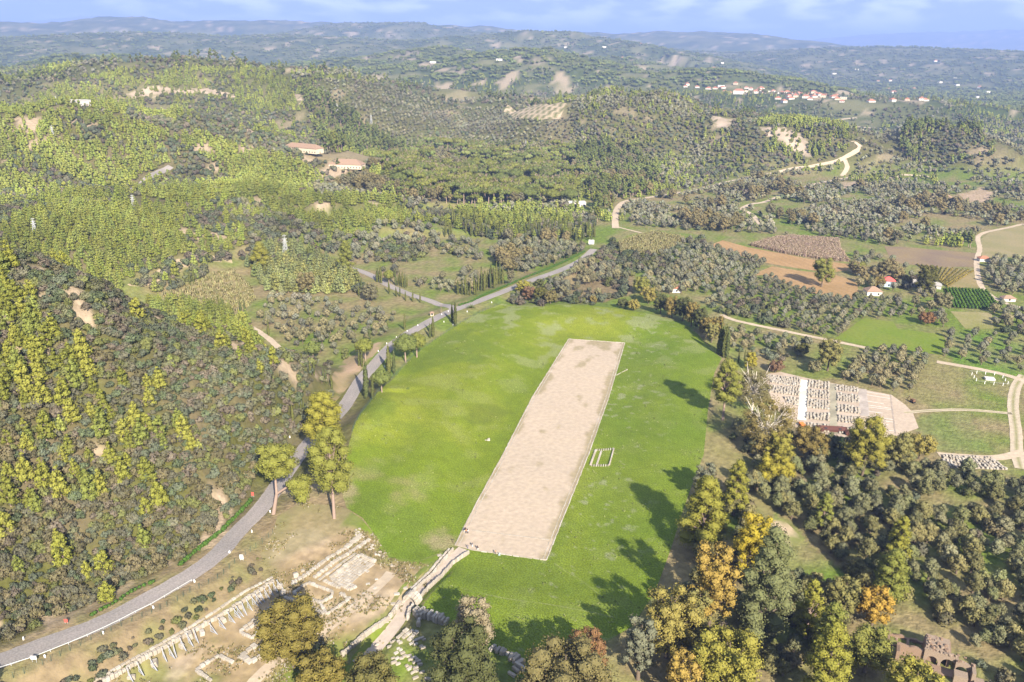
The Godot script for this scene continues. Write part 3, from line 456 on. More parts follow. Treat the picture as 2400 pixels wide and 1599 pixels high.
# ruins: x, z
const RUINS := {
	"row_a": [-38, 36, -35.7, 32.2, -34.4, 27, -32.9, 21.9, -30.3, 16.3, -29.4, 12.7, -28.5, 8.9],
	"row_a2": [-30.7, 15.1, -29.7, 11.1, -29.1, 7.1],
	"row_b": [-32.7, 32.4, -31.6, 28.3, -30.5, 23.7, -28.2, 18.5, -26.9, 14.1, -25.5, 8.6],
	"row_e": [-29.1, 33.2, -23.3, 35],
	"strip": [-31, 33.3, -26.1, 17.3],
	"plat": [-27.5, 31.7, -24.4, 18.2, -18.5, 19.5, -18.4, 24.9, -19.6, 26, -20.6, 30.9, -18.7, 33.1, -20, 35.3],
	"plat_walls": [-27.9, 31.7, -24.5, 18.1, -18.5, 19.4],
	"plat_front": [-27.5, 31.8, -20, 35.3, -18.6, 33.1],
	"cella_a": [-35.4, 40.5, -33.3, 35.4, -24.3, 37.5, -23.6, 39.4, -25.2, 43, -35.4, 40.6],
	"cella_b": [-25.2, 43.4, -21.5, 46.8, -18.2, 39.5, -21.9, 37.4],
	"cella_c": [-37.4, 42.4, -29.2, 44.7, -22.2, 46.9],
	"long_a": [-39.2, 46.7, -43.2, 56.9, -38.1, 58.6, -37.9, 54.9],
	"long_b": [-37.2, 46, -38.4, 48.7, -41.5, 56.4],
	"track_edge": [-19.4, 50, -17.4, 44.5, -15.3, 38.7, -13, 31.5],
	"stub_a": [-35.8, 60.3, -37.9, 64.8, -33.8, 66.4, -32.3, 63.5, -33.7, 61.3],
	"stub_b": [-40.5, 74.6, -46.6, 72.3, -43.8, 66, -38.5, 67.5],
	"heap_a": [-31.4, 6.7, -28.7, 7.6, -30.7, 4.8],
	"heap_b": [-25.1, 13.8, -22, 15, -18.3, 15.8, -22.8, 10.5],
	"slabs": [-16, 31, -14.5, 28.1, -4.9, 29.2, -3, 30.2, -5.9, 33.2, -3.7, 34.6, -3.9, 36.1, -5.4, 37.4, -4.6, 37.8, -4.1, 39.4, -15.3, 35.6, -4.6, 44.2, -4.1, 43.1, -21, 37.6, -18.5, 38.5, -1.8, 6.9, -13.3, 19, -37.5, 36.2, -38.6, 32.6, -37.8, 30.2],
	"tunnel_n": [1.5, 2.8, 0.2, 11.4, -0.7, 19.2, -1.9, 26.5, -2.8, 32.7],
	"tunnel_n2": [0.2, 2.7, -1.2, 11.8, -2.1, 19.3, -3.1, 26.8, -3.8, 32.7],
	"tunnel_s": [7, 3.1, 3.8, 10.4, 2.6, 18.3, 1.4, 25.6, 0.7, 33.4],
	"arch": [-2.3, 33.2, 0.6, 33.9],
	"wall_n": [-3.9, 35.4, -4.1, 41.6, -5.3, 46.2, -7.3, 50.9, -9.1, 55.6, -10.8, 59.9],
	"wall_s": [0.3, 36, 0.1, 38.8, 1, 41.9],
	"rubble": [2, 39.2, 5.7, 40.4, 9.2, 41.1, 12.5, 41.6],
	"rubble2": [5.1, 45.1, 4.9, 42.8, 2.8, 40.5],
	"rubble3": [26.9, 47.9, 33.2, 49.4, 36.6, 51.5, 33.8, 56.4],
	"col_rows": [1.2, 50.6, 2.8, 46.6, 2.7, 50.4, 4.4, 46.6, 4.5, 50.8, 5.7, 46.7],
	"field_slabs": [-0.1, 51.1, 0.5, 51.2, 2, 51.6, 2.7, 52, 5.7, 51.5, 6.3, 50.6, 6.6, 49.9, 7, 51.6, 7.1, 49.4, 8.6, 51.8, 9.3, 52.2, 7.8, 48.8, 8.6, 49.4, 2.9, 54, 3.7, 54.3, 2.9, 55.5, 4.6, 55.1, 5.5, 56, 4.9, 56.8, 3.8, 57.1, 2.7, 57.3, 3.5, 58.6, 6.6, 55.7, 8, 55.9, 7.4, 56.8, 9, 56.2, 8.8, 57.4, 9.8, 56.8, 10.4, 57.7, 7.2, 58.8, 8.2, 58.9, 8.1, 59.6, 9.7, 58.9, 10.3, 59.7, 11.8, 59.8, 9.6, 60.3, -3.8, 52.8, -5.9, 57.5, -7.3, 59.3, 0.2, 53.4, 10.7, 61.8, 13.6, 61.5, 14.5, 61.4, -0.5, 57, 4.7, 58.7],
	"retain": [-65.8, 83.7, -62.7, 78.4, -60.8, 73.5, -57.9, 66.6, -55.9, 61.8, -53.6, 56.5, -50.2, 49.4, -47.1, 42.7, -44, 36.4],
	"retain2": [-67.6, 84.5, -65.6, 80.6, -61.6, 72.2, -57.1, 60.5, -54.7, 53.9, -50.1, 41.7, -45.4, 34.4],
	"props": [-61.6, 79.4, -60.4, 77, -58.6, 74.5, -57.8, 70.6, -56.9, 69.3, -56.3, 68, -55.7, 65.8, -55, 63.8, -54.1, 61.8, -51.9, 58.1, -50.7, 55.7, -49.3, 53.1, -48.6, 51.2, -48.1, 50.5, -47.2, 48.9, -46.7, 47.4, -46, 46.1, -45.4, 44.9, -44.7, 43.6, -44, 42.3, -43.3, 41, -42.6, 39.6, -42, 38.6],
	"boulders": [-60.5, 79.5, -57.8, 73.6, -53.1, 60, -50.2, 53.9, -48.1, 48.2, -55.2, 66.1, -40.7, 38.7, -38.5, 41, -45, 43, -55.1, 62.3, -38.4, 33.4],
	"passage": [4.5, 1.2, 2.8, 7.3, 0.9, 16.8, -0.5, 25.6, -1.4, 32.4, -1.5, 37.3, -1.7, 43.6, -2.5, 49.4, -3.8, 54.6, -4.8, 59.5],
}
const BEDS := [
	[105.8, -185.3, 124.3, -186.4, 123.1, -173.5, 109.7, -175.2],
	[108.6, -171.4, 123, -172.6, 122, -162, 107.3, -162.5],
	[113.9, -159.1, 121.6, -160.1, 120.4, -149.2, 114.8, -151.7],
	[127.6, -184.6, 137.9, -184.9, 136.8, -174.3, 126.3, -174.5],
	[126.1, -171.9, 136.6, -172.7, 135.5, -161.7, 125.1, -161.7],
	[124.9, -159.6, 135.3, -159.8, 134.1, -148.6, 123.8, -148.8],
	[123.3, -143.3, 133.6, -144.6, 132.7, -135.7, 122.5, -136],
	[122.2, -131.7, 132.4, -132.5, 131.3, -122.6, 121.9, -125.4],
	[140.4, -182.4, 150.9, -180.2, 150.1, -174.4, 139.5, -174.1],
	[139.6, -171.4, 150, -170.6, 148.6, -160.7, 138.5, -161.1],
	[138.2, -157.2, 148.4, -156.1, 147.3, -147.9, 137.2, -148.1],
	[136.9, -143.9, 146.6, -144.5, 145.6, -136.8, 136, -135.9],
	[135.6, -131.9, 143.3, -132, 142.3, -124.7, 134.6, -123.3],
	[174, -114.2, 193.3, -117.6, 196.7, -107.3, 172, -102.8],
]
const SAND_STRIPS := [153.7, -176.6, 163.8, -174.6, 153.4, -172.6, 163.6, -170.9, 152.4, -164.8, 159.6, -163.3, 152, -159.9, 162, -158.8, 151.8, -157.6, 161.9, -157.1, 151.3, -152.4, 157.3, -151.9, 150.7, -146.7, 160.6, -145.8, 150.4, -143.4, 160.4, -143, 154.5, -139.3, 157.7, -139.2, 153.5, -133.4, 159.7, -133.1]
const YARD_WALKS := [125.5, -184, 120.7, -133.9, 152.4, -180, 148.9, -146.2, 139.1, -182.7, 133, -123.1, 164.7, -176.1, 159, -130.4]
# houses of the village on the far ridge: x, z
const VILLAGE := [21, -2396, 40, -2397, 61, -2403, 98, -2431, 69, -2349, 83, -2340, 106, -2143, 130, -2405, 127, -2366, 143, -2390, 150, -2169, 166, -2383, 180, -2360, 190, -2382, 201, -2366, 217, -2371, 205, -2066, 233, -2356, 217, -2017, 247, -2396, 235, -2125, 234, -2057, 264, -2375, 279, -2390, 290, -2381, 274, -2081, 305, -2369, 282, -2056, 320, -2397, 327, -2378, 310, -2129, 318, -2102, 343, -2100, 344, -2033, 386, -2407, 351, -1986, 360, -2040, 437, -2431, 420, -2002, 472, -2023, 509, -2044, 740, -3072, 536, -2018, 544, -2019, -45, -2421, -14, -2403, -48, -2403, 845, -4603, 903, -4609, 829, -3733, 788, -3923, 810, -3791, 1236, -4705, 856, -4836, 172, -2407, 207, -2393, 232, -2382, 251, -2117, 283, -2363, 294, -2092, 353, -2385]
const SPOTS := {
	"hotel": Vector2(-369.5, -604.1),
	"hotel_big": Vector2(-315.2, -590.5),
	"red_roof": Vector2(-277.9, -965.8),
	"white_hall": Vector2(-68.6, -630.0),
	"canopy": Vector2(-78.1, -751.5),
	"booth": Vector2(-48.3, -704.6),
	"hill_house": Vector2(-582.0, -526.3),
	"white_farm": Vector2(320.1, -781.4),
	"shed_red": Vector2(198.0, -386.8),
	"shed_mixed": Vector2(184.1, -360.3),
	"shed_long": Vector2(222.8, -392.1),
	"hut": Vector2(53.5, -327.4),
	"hut2": Vector2(286.6, -489.4),
	"hut3": Vector2(270.6, -370.6),
	"kiosk": Vector2(-85.6, -221.1),
	"signboard": Vector2(-24.6, -449.8),
	"car": Vector2(-18.5, -379.4),
	"pole": Vector2(180.9, -408.1),
	"shrine": Vector2(-9.1, -76.9),
	"digger": Vector2(173.1, -168.9),
	"redshed": Vector2(132.5, -126.2),
	"redshed2": Vector2(142.8, -124.8),
	"cab": Vector2(120.2, -127.1),
	"platform": Vector2(217.4, -211.2),
	"bath": Vector2(145.6, 18.3),
	"info": Vector2(-81.5, 87.4),
	"panel": Vector2(-57.8, 31.5),
	"red_sign": Vector2(-85.3, 72.5),
	"red_sign2": Vector2(-75.1, -3.5),
	"exedra": Vector2(37.1, -80.7),
	"far_white": Vector2(-334.6, -964.7),
	"altar": Vector2(-8.9, -76.2),
	"villa1": Vector2(-888.2, -2493.3),
	"villa2": Vector2(-659.0, -2494.0),
	"villa3": Vector2(-1059.7, -4429.9),
	"villa4": Vector2(56.0, -2413.1),
	"palm": Vector2(-67.5, -242.7),
	"pole2": Vector2(-81.6, -226.7),
	"bath_left": Vector2(140.8, 18.4),
	"bath_right": Vector2(150.5, 20.3),
	"bath_back": Vector2(142.6, 8.7),
	"bath_wall": Vector2(134.7, 19.6),
	"bath_low": Vector2(133.0, 9.1),
	"bath_far": Vector2(130.9, 6.3),
	"bare_pine": Vector2(111.5, -7.6),
}
# lattice pylons: x, z, height
const PYLONS := [
	[-355.1, -210.8, 12.6],
	[-348.4, -298.1, 12.1],
	[-547.9, -445.4, 11.9],
	[-236.5, -318.1, 19.0],
	[-606.1, -520.0, 9.4],
	[-521.9, -1004.2, 14.3],
	[-457.2, -987.2, 16.6],
	[-208.7, -983.3, 14.9],
	[-911.2, -996.0, 6.1],
	[-820.6, -1046.1, 5.5],
]
const PEOPLE := [1.9, -8, 2.6, -7.7, 2.8, -8.3, 3.3, -7.7, 2, -8.9, 0.1, -1.3, 5.9, 0.9, 7, -0.6, 8.9, 0.3, 9.3, 0.7, 15.4, 1.3, 16.9, 1.6]
const TRACK := [0.2, -211.1, 31.9, -213.7, 33.6, -134.7, 33.6, -75.4, 32.7, -33.3, 32.1, 0.1, 16.5, 0.7, 6.5, 1.2, 1.2, 0.2, 0.5, -27.3, 0.1, -66, -1.3, -124.7]
const START_LINES := [3.9, -10, 30.6, -11.4, -1.5, -158.8, 32.7, -163.8, 32.7, -163.8, 38.2, -173.9]
const LAWN_LINES := [[11, 24.5, 24.6, 25.8, 39.8, 25.1, 57.3, 26.9], [35, 1.2, 44.5, 8.5, 52.4, 17.6]]
const EXEDRA := [35.9, -79.9, 43, -82.3, 43.1, -67.7, 35.8, -66.4]


class Soup:
	# triangles collected for one mesh
	var v := PackedVector3Array()
	var n := PackedVector3Array()
	var c := PackedColorArray()
	func tri(a: Vector3, b: Vector3, d: Vector3, col := Color.WHITE, turned := Vector3.ZERO) -> void:
		var m := turned
		if m == Vector3.ZERO:
			m = (d - a).cross(b - a).normalized()
		v.push_back(a)
		if (d - a).cross(b - a).dot(m) < 0.0:   # front faces run clockwise
			v.push_back(d); v.push_back(b)
		else:
			v.push_back(b); v.push_back(d)
		n.push_back(m); n.push_back(m); n.push_back(m)
		c.push_back(col); c.push_back(col); c.push_back(col)
	func quad(a: Vector3, b: Vector3, d: Vector3, e: Vector3, col := Color.WHITE, turned := Vector3.ZERO) -> void:
		tri(a, b, d, col, turned); tri(a, d, e, col, turned)
	func smooth_tri(a: Vector3, b: Vector3, d: Vector3, na: Vector3, nb: Vector3, nd: Vector3, ca: Color, cb: Color, cd: Color) -> void:
		if (d - a).cross(b - a).dot(na + nb + nd) < 0.0:
			v.push_back(a); v.push_back(d); v.push_back(b)
			n.push_back(na); n.push_back(nd); n.push_back(nb)
			c.push_back(ca); c.push_back(cd); c.push_back(cb)
			return
		v.push_back(a); v.push_back(b); v.push_back(d)
		n.push_back(na); n.push_back(nb); n.push_back(nd)
		c.push_back(ca); c.push_back(cb); c.push_back(cd)
	func box(at: Vector3, size: Vector3, turn := Basis(), col := Color.WHITE) -> void:
		var p: Array[Vector3] = []
		for k in 8:
			p.append(at + turn * (Vector3(-0.5 if k & 1 == 0 else 0.5, -0.5 if k & 2 == 0 else 0.5, -0.5 if k & 4 == 0 else 0.5) * size))
		for f in [[0, 2, 3, 1], [4, 5, 7, 6], [0, 1, 5, 4], [2, 6, 7, 3], [0, 4, 6, 2], [1, 3, 7, 5]]:
			quad(p[f[0]], p[f[1]], p[f[2]], p[f[3]], col, ((p[f[0]] + p[f[2]]) * 0.5 - at).normalized())
	func limb(a: Vector3, b: Vector3, ra: float, rb: float, sides := 6, col := Color.WHITE) -> void:
		var d := (b - a).normalized()
		var x := d.cross(Vector3(0.31, 0.2, 0.93)).normalized()
		var y := d.cross(x)
		for k in sides:
			var t := TAU * k / sides
			var u := TAU * (k + 1) / sides
			var e := x * cos(t) + y * sin(t)
			var f := x * cos(u) + y * sin(u)
			smooth_tri(a + e * ra, b + e * rb, b + f * rb, e, e, f, col, col, col)
			smooth_tri(a + e * ra, b + f * rb, a + f * ra, e, f, f, col, col, col)
	func add(o: Soup, t: Transform3D, tint := Color.WHITE) -> void:
		for k in o.v.size():
			v.push_back(t * o.v[k]); n.push_back((t.basis * o.n[k]).normalized()); c.push_back(o.c[k] * tint)
	func mesh(m: Material = null, onto: ArrayMesh = null) -> ArrayMesh:
		var a := []
		a.resize(Mesh.ARRAY_MAX)
		a[Mesh.ARRAY_VERTEX] = v; a[Mesh.ARRAY_NORMAL] = n; a[Mesh.ARRAY_COLOR] = c
		var r := onto if onto else ArrayMesh.new()
		r.add_surface_from_arrays(Mesh.PRIMITIVE_TRIANGLES, a)
		if m:
			r.surface_set_material(r.get_surface_count() - 1, m)
		return r

var dice := RandomNumberGenerator.new()
var n_fine := FastNoiseLite.new()
var n_wide := FastNoiseLite.new()
var n_far := FastNoiseLite.new()
var M := {}
var ridges := []
var rings := PackedFloat32Array()
var grid := PackedFloat32Array()
var hilly_grid := PackedFloat32Array()
var last_hill := 0.0
var road_box := Rect2()
var patches := {}
var paths := []
var blocks: Array[ArrayMesh] = []
var stones: Array[StandardMaterial3D] = []
const ROWS := 566
const FINE := 401
const SPOKES := 425
const WIDE := 62.0

# ---------------------------------------------------------------- small helpers

func rnd(a: float, b: float) -> float:
	return dice.randf_range(a, b)

func lin(r: float, g: float, b: float) -> Color:
	return Color(r, g, b).linear_to_srgb()

func paint(called: String, r: float, g: float, b: float, rough := 0.9, vertex := false) -> StandardMaterial3D:
	var m := StandardMaterial3D.new()
	m.resource_name = called
	m.albedo_color = lin(r, g, b)
	m.roughness = rough
	m.metallic_specular = 0.25
	m.vertex_color_use_as_albedo = vertex
	M[called] = m
	return m

func grain(size: int, freq: float, low: float, seed_: int, octaves := 5) -> NoiseTexture2D:
	var t := NoiseTexture2D.new()
	t.width = size; t.height = size; t.seamless = true
	var f := FastNoiseLite.new()
	f.seed = seed_; f.frequency = freq; f.fractal_octaves = octaves; f.noise_type = FastNoiseLite.TYPE_SIMPLEX_SMOOTH
	t.noise = f
	var g := Gradient.new()
	g.set_color(0, Color(low, low, low)); g.set_color(1, Color.WHITE)
	t.color_ramp = g
	return t

func bumps(size: int, freq: float, strength: float, seed_: int) -> NoiseTexture2D:
	var t := grain(size, freq, 0.0, seed_)
	t.color_ramp = null
	t.as_normal_map = true; t.bump_strength = strength
	return t

func textured(m: StandardMaterial3D, t: Texture2D, per_metre: float, nm: Texture2D = null, strength := 1.0) -> void:
	m.albedo_texture = t
	m.uv1_triplanar = true; m.uv1_world_triplanar = true
	m.uv1_scale = Vector3.ONE * per_metre
	if nm:
		m.normal_enabled = true; m.normal_texture = nm; m.normal_scale = strength

func tag(o: Node, label: String, category := "", group := "", kind := "") -> void:
	if label: o.set_meta("label", label)
	if category: o.set_meta("category", category)
	if group: o.set_meta("group", group)
	if kind: o.set_meta("kind", kind)

func piece(called: String, mesh: Mesh, m: Material, parent: Node = self, t := Transform3D()) -> MeshInstance3D:
	var o := MeshInstance3D.new()
	o.name = called; o.mesh = mesh; o.transform = t
	if m: o.material_override = m
	parent.add_child(o, true)
	return o

func thing(called: String, label: String, category: String, at := Vector3.ZERO, turn := 0.0, group := "") -> Node3D:
	var o := Node3D.new()
	o.name = called; o.position = at; o.rotation.y = turn
	tag(o, label, category, group)
	add_child(o, true)
	return o

func place(called: String, mesh: Mesh, m: Material, label: String, category: String, t: Transform3D, group := "") -> MeshInstance3D:
	var o := piece(called, mesh, m, self, t)
	tag(o, label, category, group)
	return o

func ground_part(called: String, mesh: Mesh, m: Material, label: String, category := "ground") -> MeshInstance3D:
	var o := piece(called, mesh, m)
	tag(o, label, category, "", "structure")
	return o

func outline(a: Array) -> PackedVector2Array:
	var r := PackedVector2Array()
	for k in range(0, a.size() - 1, 2):
		r.push_back(Vector2(a[k], a[k + 1]))
	return r

func inside(name_: String, x: float, z: float) -> bool:
	var p: Array = patches[name_]
	return p[1].has_point(Vector2(x, z)) and Geometry2D.is_point_in_polygon(Vector2(x, z), p[0])

func bounds(p: PackedVector2Array) -> Rect2:
	var r := Rect2(p[0], Vector2.ZERO)
	for q in p: r = r.expand(q)
	return r

func even(p: PackedVector2Array, step: float, round_ := true) -> PackedVector2Array:
	# the polyline at even steps, its corners rounded
	var q := PackedVector2Array()
	for k in p.size() - 1:
		var n := maxi(1, int(p[k].distance_to(p[k + 1]) / step))
		for j in n:
			var t := float(j) / n
			if round_:
				q.push_back(p[k].cubic_interpolate(p[k + 1], p[maxi(k - 1, 0)], p[mini(k + 2, p.size() - 1)], t))
			else:
				q.push_back(p[k].lerp(p[k + 1], t))
	q.push_back(p[p.size() - 1])
	return q

# ---------------------------------------------------------------- the lie of the land

func step_(a: float, b: float, x: float) -> float:
	return smoothstep(a, b, x)

func hill_height(x: float, z: float) -> float:
	var sum := 0.0
	for q in ridges:
		if not q[1].has_point(Vector2(x, z)): continue
		var a: Array = q[0]
		var best := 0.0
		for k in range(0, a.size() - 5, 5):
			var dx: float = a[k + 5] - a[k]
			var dz: float = a[k + 6] - a[k + 1]
			var px: float = x - a[k]
			var pz: float = z - a[k + 1]
			var t := clampf((px * dx + pz * dz) / (dx * dx + dz * dz), 0.0, 1.0)
			var d := sqrt((px - t * dx) ** 2 + (pz - t * dz) ** 2)
			var near: bool = (dx * pz - dz * px) * (dx * (EYE.z - a[k + 1]) - dz * (EYE.x - a[k])) > 0.0
			var w: float = lerpf(a[k + 3], a[k + 8], t) if near else lerpf(a[k + 4], a[k + 9], t)
			if d < w:
				best = maxf(best, lerpf(a[k + 2], a[k + 7], t) * (0.5 + 0.5 * cos(PI * d / w)))
		sum += best ** 6
	return sum ** (1.0 / 6.0)

func exact_height(x: float, z: float) -> float:
	var r := Vector2(x - EYE.x, z - EYE.z).length()
	var nn := smoothstep(0.0, 1.0, (-x - 60.0) / 400.0) * 1.0
	var n := clampf((-x - 60.0) / 400.0, 0, 1) * clampf((-z - 200.0) / 500.0, 0, 1)
	var hh := hill_height(x, z)
	last_hill = hh
	var h := 14.0 * n * n * (3.0 - 2.0 * n) + clampf((r - 1200.0) / 6000.0, 0, 1) * 20.0 + hh
	if r > 450.0:
		var far := step_(450, 1000, r)
		h += hh * far * (1.0 - 0.75 * step_(3500, 6500, r)) * (0.2 * n_wide.get_noise_2d(x, z) - 0.16 * absf(n_wide.get_noise_2d(z * 1.7, x * 1.7)) + 0.05)
		if r > 3000.0:
			h += hh * step_(3000, 6000, r) * 0.09 * (n_far.get_noise_2d(x, z) - 0.25 * absf(n_far.get_noise_2d(z * 2.3 + 900.0, x * 2.3)))
	else:
		h += hh * (0.1 * n_wide.get_noise_2d(x * 3.0, z * 3.0) - 0.13 * (0.25 - absf(n_wide.get_noise_2d(x * 4.0 + 40.0, z * 2.0))))
	if r < 900.0:
		var d := Vector2(maxf(maxf(-2.0 - x, x - 34.0), 0), maxf(maxf(-214.0 - z, z - 1.0), 0)).length()
		h += 3.6 * step_(3, 34, d) * (1.0 - step_(44, 80, d))
		var bd := 1e9
		var bh := 0.0
		for k in (range(0, ROAD.size() - 3, 3) if road_box.has_point(Vector2(x, z)) else []):
			var dx: float = ROAD[k + 3] - ROAD[k]
			var dz: float = ROAD[k + 4] - ROAD[k + 1]
			var px: float = x - ROAD[k]
			var pz: float = z - ROAD[k + 1]
			var t := clampf((px * dx + pz * dz) / (dx * dx + dz * dz), 0, 1)
			var e := (px - t * dx) ** 2 + (pz - t * dz) ** 2
			if e < bd:
				bd = e; bh = lerpf(ROAD[k + 2], ROAD[k + 5], t)
		bd = sqrt(bd)
		if bd < 22.0:
			h = lerpf(bh, h, step_(5, 22, bd))
		if absf(x + 10.0) < 70.0 and absf(z - 45.0) < 80.0:
			var p := outline(RUINS.passage)
			var best := 1e9
			for k in p.size() - 1:
				best = minf(best, Vector2(x, z).distance_to(Geometry2D.get_closest_point_to_segment(Vector2(x, z), p[k], p[k + 1])))
			h = lerpf(maxf(0.1, h - 1.35), h, step_(2.5, 4.3, best))
	return h

func spoke_angle(j: int) -> float:
	if j < FINE:
		return deg_to_rad(-WIDE + 2.0 * WIDE * j / (FINE - 1))
	return deg_to_rad(WIDE + (360.0 - 2.0 * WIDE) * (j - FINE + 1) / (SPOKES - FINE + 1))

func spot(i: int, j: int) -> Vector2:
	var a := spoke_angle(j) 
	var s := sin(a - LOOK)
	var c := cos(a - LOOK)
	return Vector2(EYE.x + rings[i] * s, EYE.z - rings[i] * c)

func survey() -> void:
	for i in ROWS:
		rings.push_back(42.0 + 2.0 * i if i <= 70 else 182.0 * exp(0.011 * (i - 70)))
	road_box = Rect2(ROAD[0], ROAD[1], 0, 0)
	for k in range(0, ROAD.size(), 3): road_box = road_box.expand(Vector2(ROAD[k], ROAD[k + 1]))
	road_box = road_box.grow(23)
	for key in RIDGES:
		var a: Array = RIDGES[key]
		var r := Rect2(Vector2(a[0], a[1]), Vector2.ZERO)
		for k in range(0, a.size(), 5):
			var w: float = maxf(a[k + 3], a[k + 4])
			r = r.expand(Vector2(a[k] - w, a[k + 1] - w)).expand(Vector2(a[k] + w, a[k + 1] + w))
		ridges.append([a, r])
	grid.resize(ROWS * SPOKES)
	hilly_grid.resize(ROWS * SPOKES)
	for i in ROWS:
		for j in SPOKES:
			var p := spot(i, j)
			grid[i * SPOKES + j] = exact_height(p.x, p.y)
			hilly_grid[i * SPOKES + j] = last_hill

func hgt(x: float, z: float) -> float:
	var dx := x - EYE.x
	var dz := z - EYE.z
	var r := sqrt(dx * dx + dz * dz)
	var fi := (r - 42.0) * 0.5 if r <= 182.0 else 70.0 + log(r / 182.0) / 0.011
	fi = clampf(fi, 0.0, ROWS - 1.001)
	var a := rad_to_deg(atan2(dx, -dz) + LOOK)
	if a > 180.0: a -= 360.0
	var fj := 0.0
	if absf(a) <= WIDE:
		fj = (a + WIDE) / (2.0 * WIDE) * (FINE - 1)
	else:
		if a < 0.0: a += 360.0
		fj = FINE - 1 + (a - WIDE) / (360.0 - 2.0 * WIDE) * (SPOKES - FINE + 1)
	var i := int(fi)
	var j := int(fj)
	var u := fi - i
	var w := fj - j
	var k := (j + 1) % SPOKES
	j = j % SPOKES
	return lerpf(lerpf(grid[i * SPOKES + j], grid[i * SPOKES + k], w), lerpf(grid[(i + 1) * SPOKES + j], grid[(i + 1) * SPOKES + k], w), u)

func on(x: float, z: float, up := 0.0) -> Vector3:
	return Vector3(x, hgt(x, z) + up, z)

func mixc(a: Color, b: Color, t: float) -> Color:
	return a.lerp(b, clampf(t, 0, 1))

const SOIL := Color(0.40, 0.31, 0.22)
const GRASS := Color(0.135, 0.185, 0.03)
const STRAW := Color(0.24, 0.195, 0.10)

func bare_here(x: float, z: float) -> float:
	if Vector2(x - EYE.x, z - EYE.z).length() < 520.0:
		return step_(0.2, 0.32, n_fine.get_noise_2d(x * 1.5 + 20.0, z * 1.5) * 0.7 + n_wide.get_noise_2d(x * 4.0 + 300.0, z * 4.0) * 0.45)
	return step_(0.26, 0.42, n_fine.get_noise_2d(x * 0.6, z * 0.6) * 0.7 + n_wide.get_noise_2d(x * 2.0 + 300.0, z * 2.0) * 0.6)

func land_colour(x: float, z: float, hill := -1.0) -> Color:
	var r := Vector2(x - EYE.x, z - EYE.z).length()
	var a := n_fine.get_noise_2d(x, z)
	var b := n_wide.get_noise_2d(x, z)
	var c := mixc(GRASS, STRAW, 0.45 + 1.1 * a + 0.9 * b)
	if x < -30.0 and z > -20.0 and r < 300.0: c = mixc(mixc(GRASS, STRAW, 0.75), Color(0.25, 0.19, 0.11), 0.7 + 1.5 * n_fine.get_noise_2d(x * 3.0, z * 3.0))
	var hh := hill if hill >= 0.0 else hill_height(x, z)
	var hilly := step_(0.5, 4, hh) if r < 420.0 and x < -20.0 else step_(5, 22, hh)
	var scrub := mixc(Color(0.15, 0.125, 0.07), Color(0.11, 0.112, 0.03), 0.5 + 1.2 * a)
	scrub = mixc(scrub, SOIL, bare_here(x, z) * (0.9 if r < 1200.0 else 0.55))
	c = mixc(c, scrub, hilly)
	if r > 1000.0:
		var w := n_wide.get_noise_2d(x * 0.6, z * 0.6)
		var wood := mixc(Color(0.055, 0.075, 0.02), Color(0.115, 0.125, 0.05), 0.5 + 1.6 * w + a)
		var cut := step_(0.36, 0.42, n_wide.get_noise_2d(x * 2.2 + 77.0, z * 0.8))
		wood = mixc(wood, Color(0.36, 0.29, 0.2), cut * hilly * 0.85)
		if r > 1800.0:
			var steep := absf(hgt(x, z - 25.0) - hgt(x, z + 25.0)) / 50.0
			wood = mixc(wood, Color(0.34, 0.275, 0.21), 0.7 * step_(0.12, 0.27, steep + 0.5 * n_wide.get_noise_2d(x * 3.0, z * 6.0) - 0.13) * step_(0.1, 0.3, n_wide.get_noise_2d(x * 1.3 + 11.0, z * 1.3)))
		wood = mixc(wood, Color(0.2, 0.19, 0.09), step_(0.25, 0.4, n_fine.get_noise_2d(x * 0.1, z * 0.1)) * 0.6)
		c = mixc(c, wood, step_(1000, 1900, r))
	var p := Vector2(x, z)
	for key in ["brown", "reedfield", "southgrass", "oliveyard", "meadow2", "stonefield", "clearstrip", "clearing", "plot", "plot2", "hotelfield"]:
		if inside(key, x, z):
			var t: Color = {"brown": Color(0.2, 0.155, 0.085), "reedfield": Color(0.24, 0.20, 0.10), "southgrass": Color(0.22, 0.20, 0.08), "oliveyard": Color(0.12, 0.2, 0.03), "meadow2": Color(0.16, 0.19, 0.045), "stonefield": Color(0.15, 0.19, 0.05),
				"clearstrip": Color(0.19, 0.19, 0.06), "clearing": Color(0.13, 0.19, 0.03), "plot": Color(0.42, 0.31, 0.22), "plot2": Color(0.40, 0.31, 0.23), "terrace": Color(0.36, 0.28, 0.19), "clearfield": Color(0.2, 0.22, 0.1), "hotelfield": Color(0.27, 0.22, 0.13)}[key]
			c = mixc(t, STRAW, 0.3 + 0.8 * a)
	return c

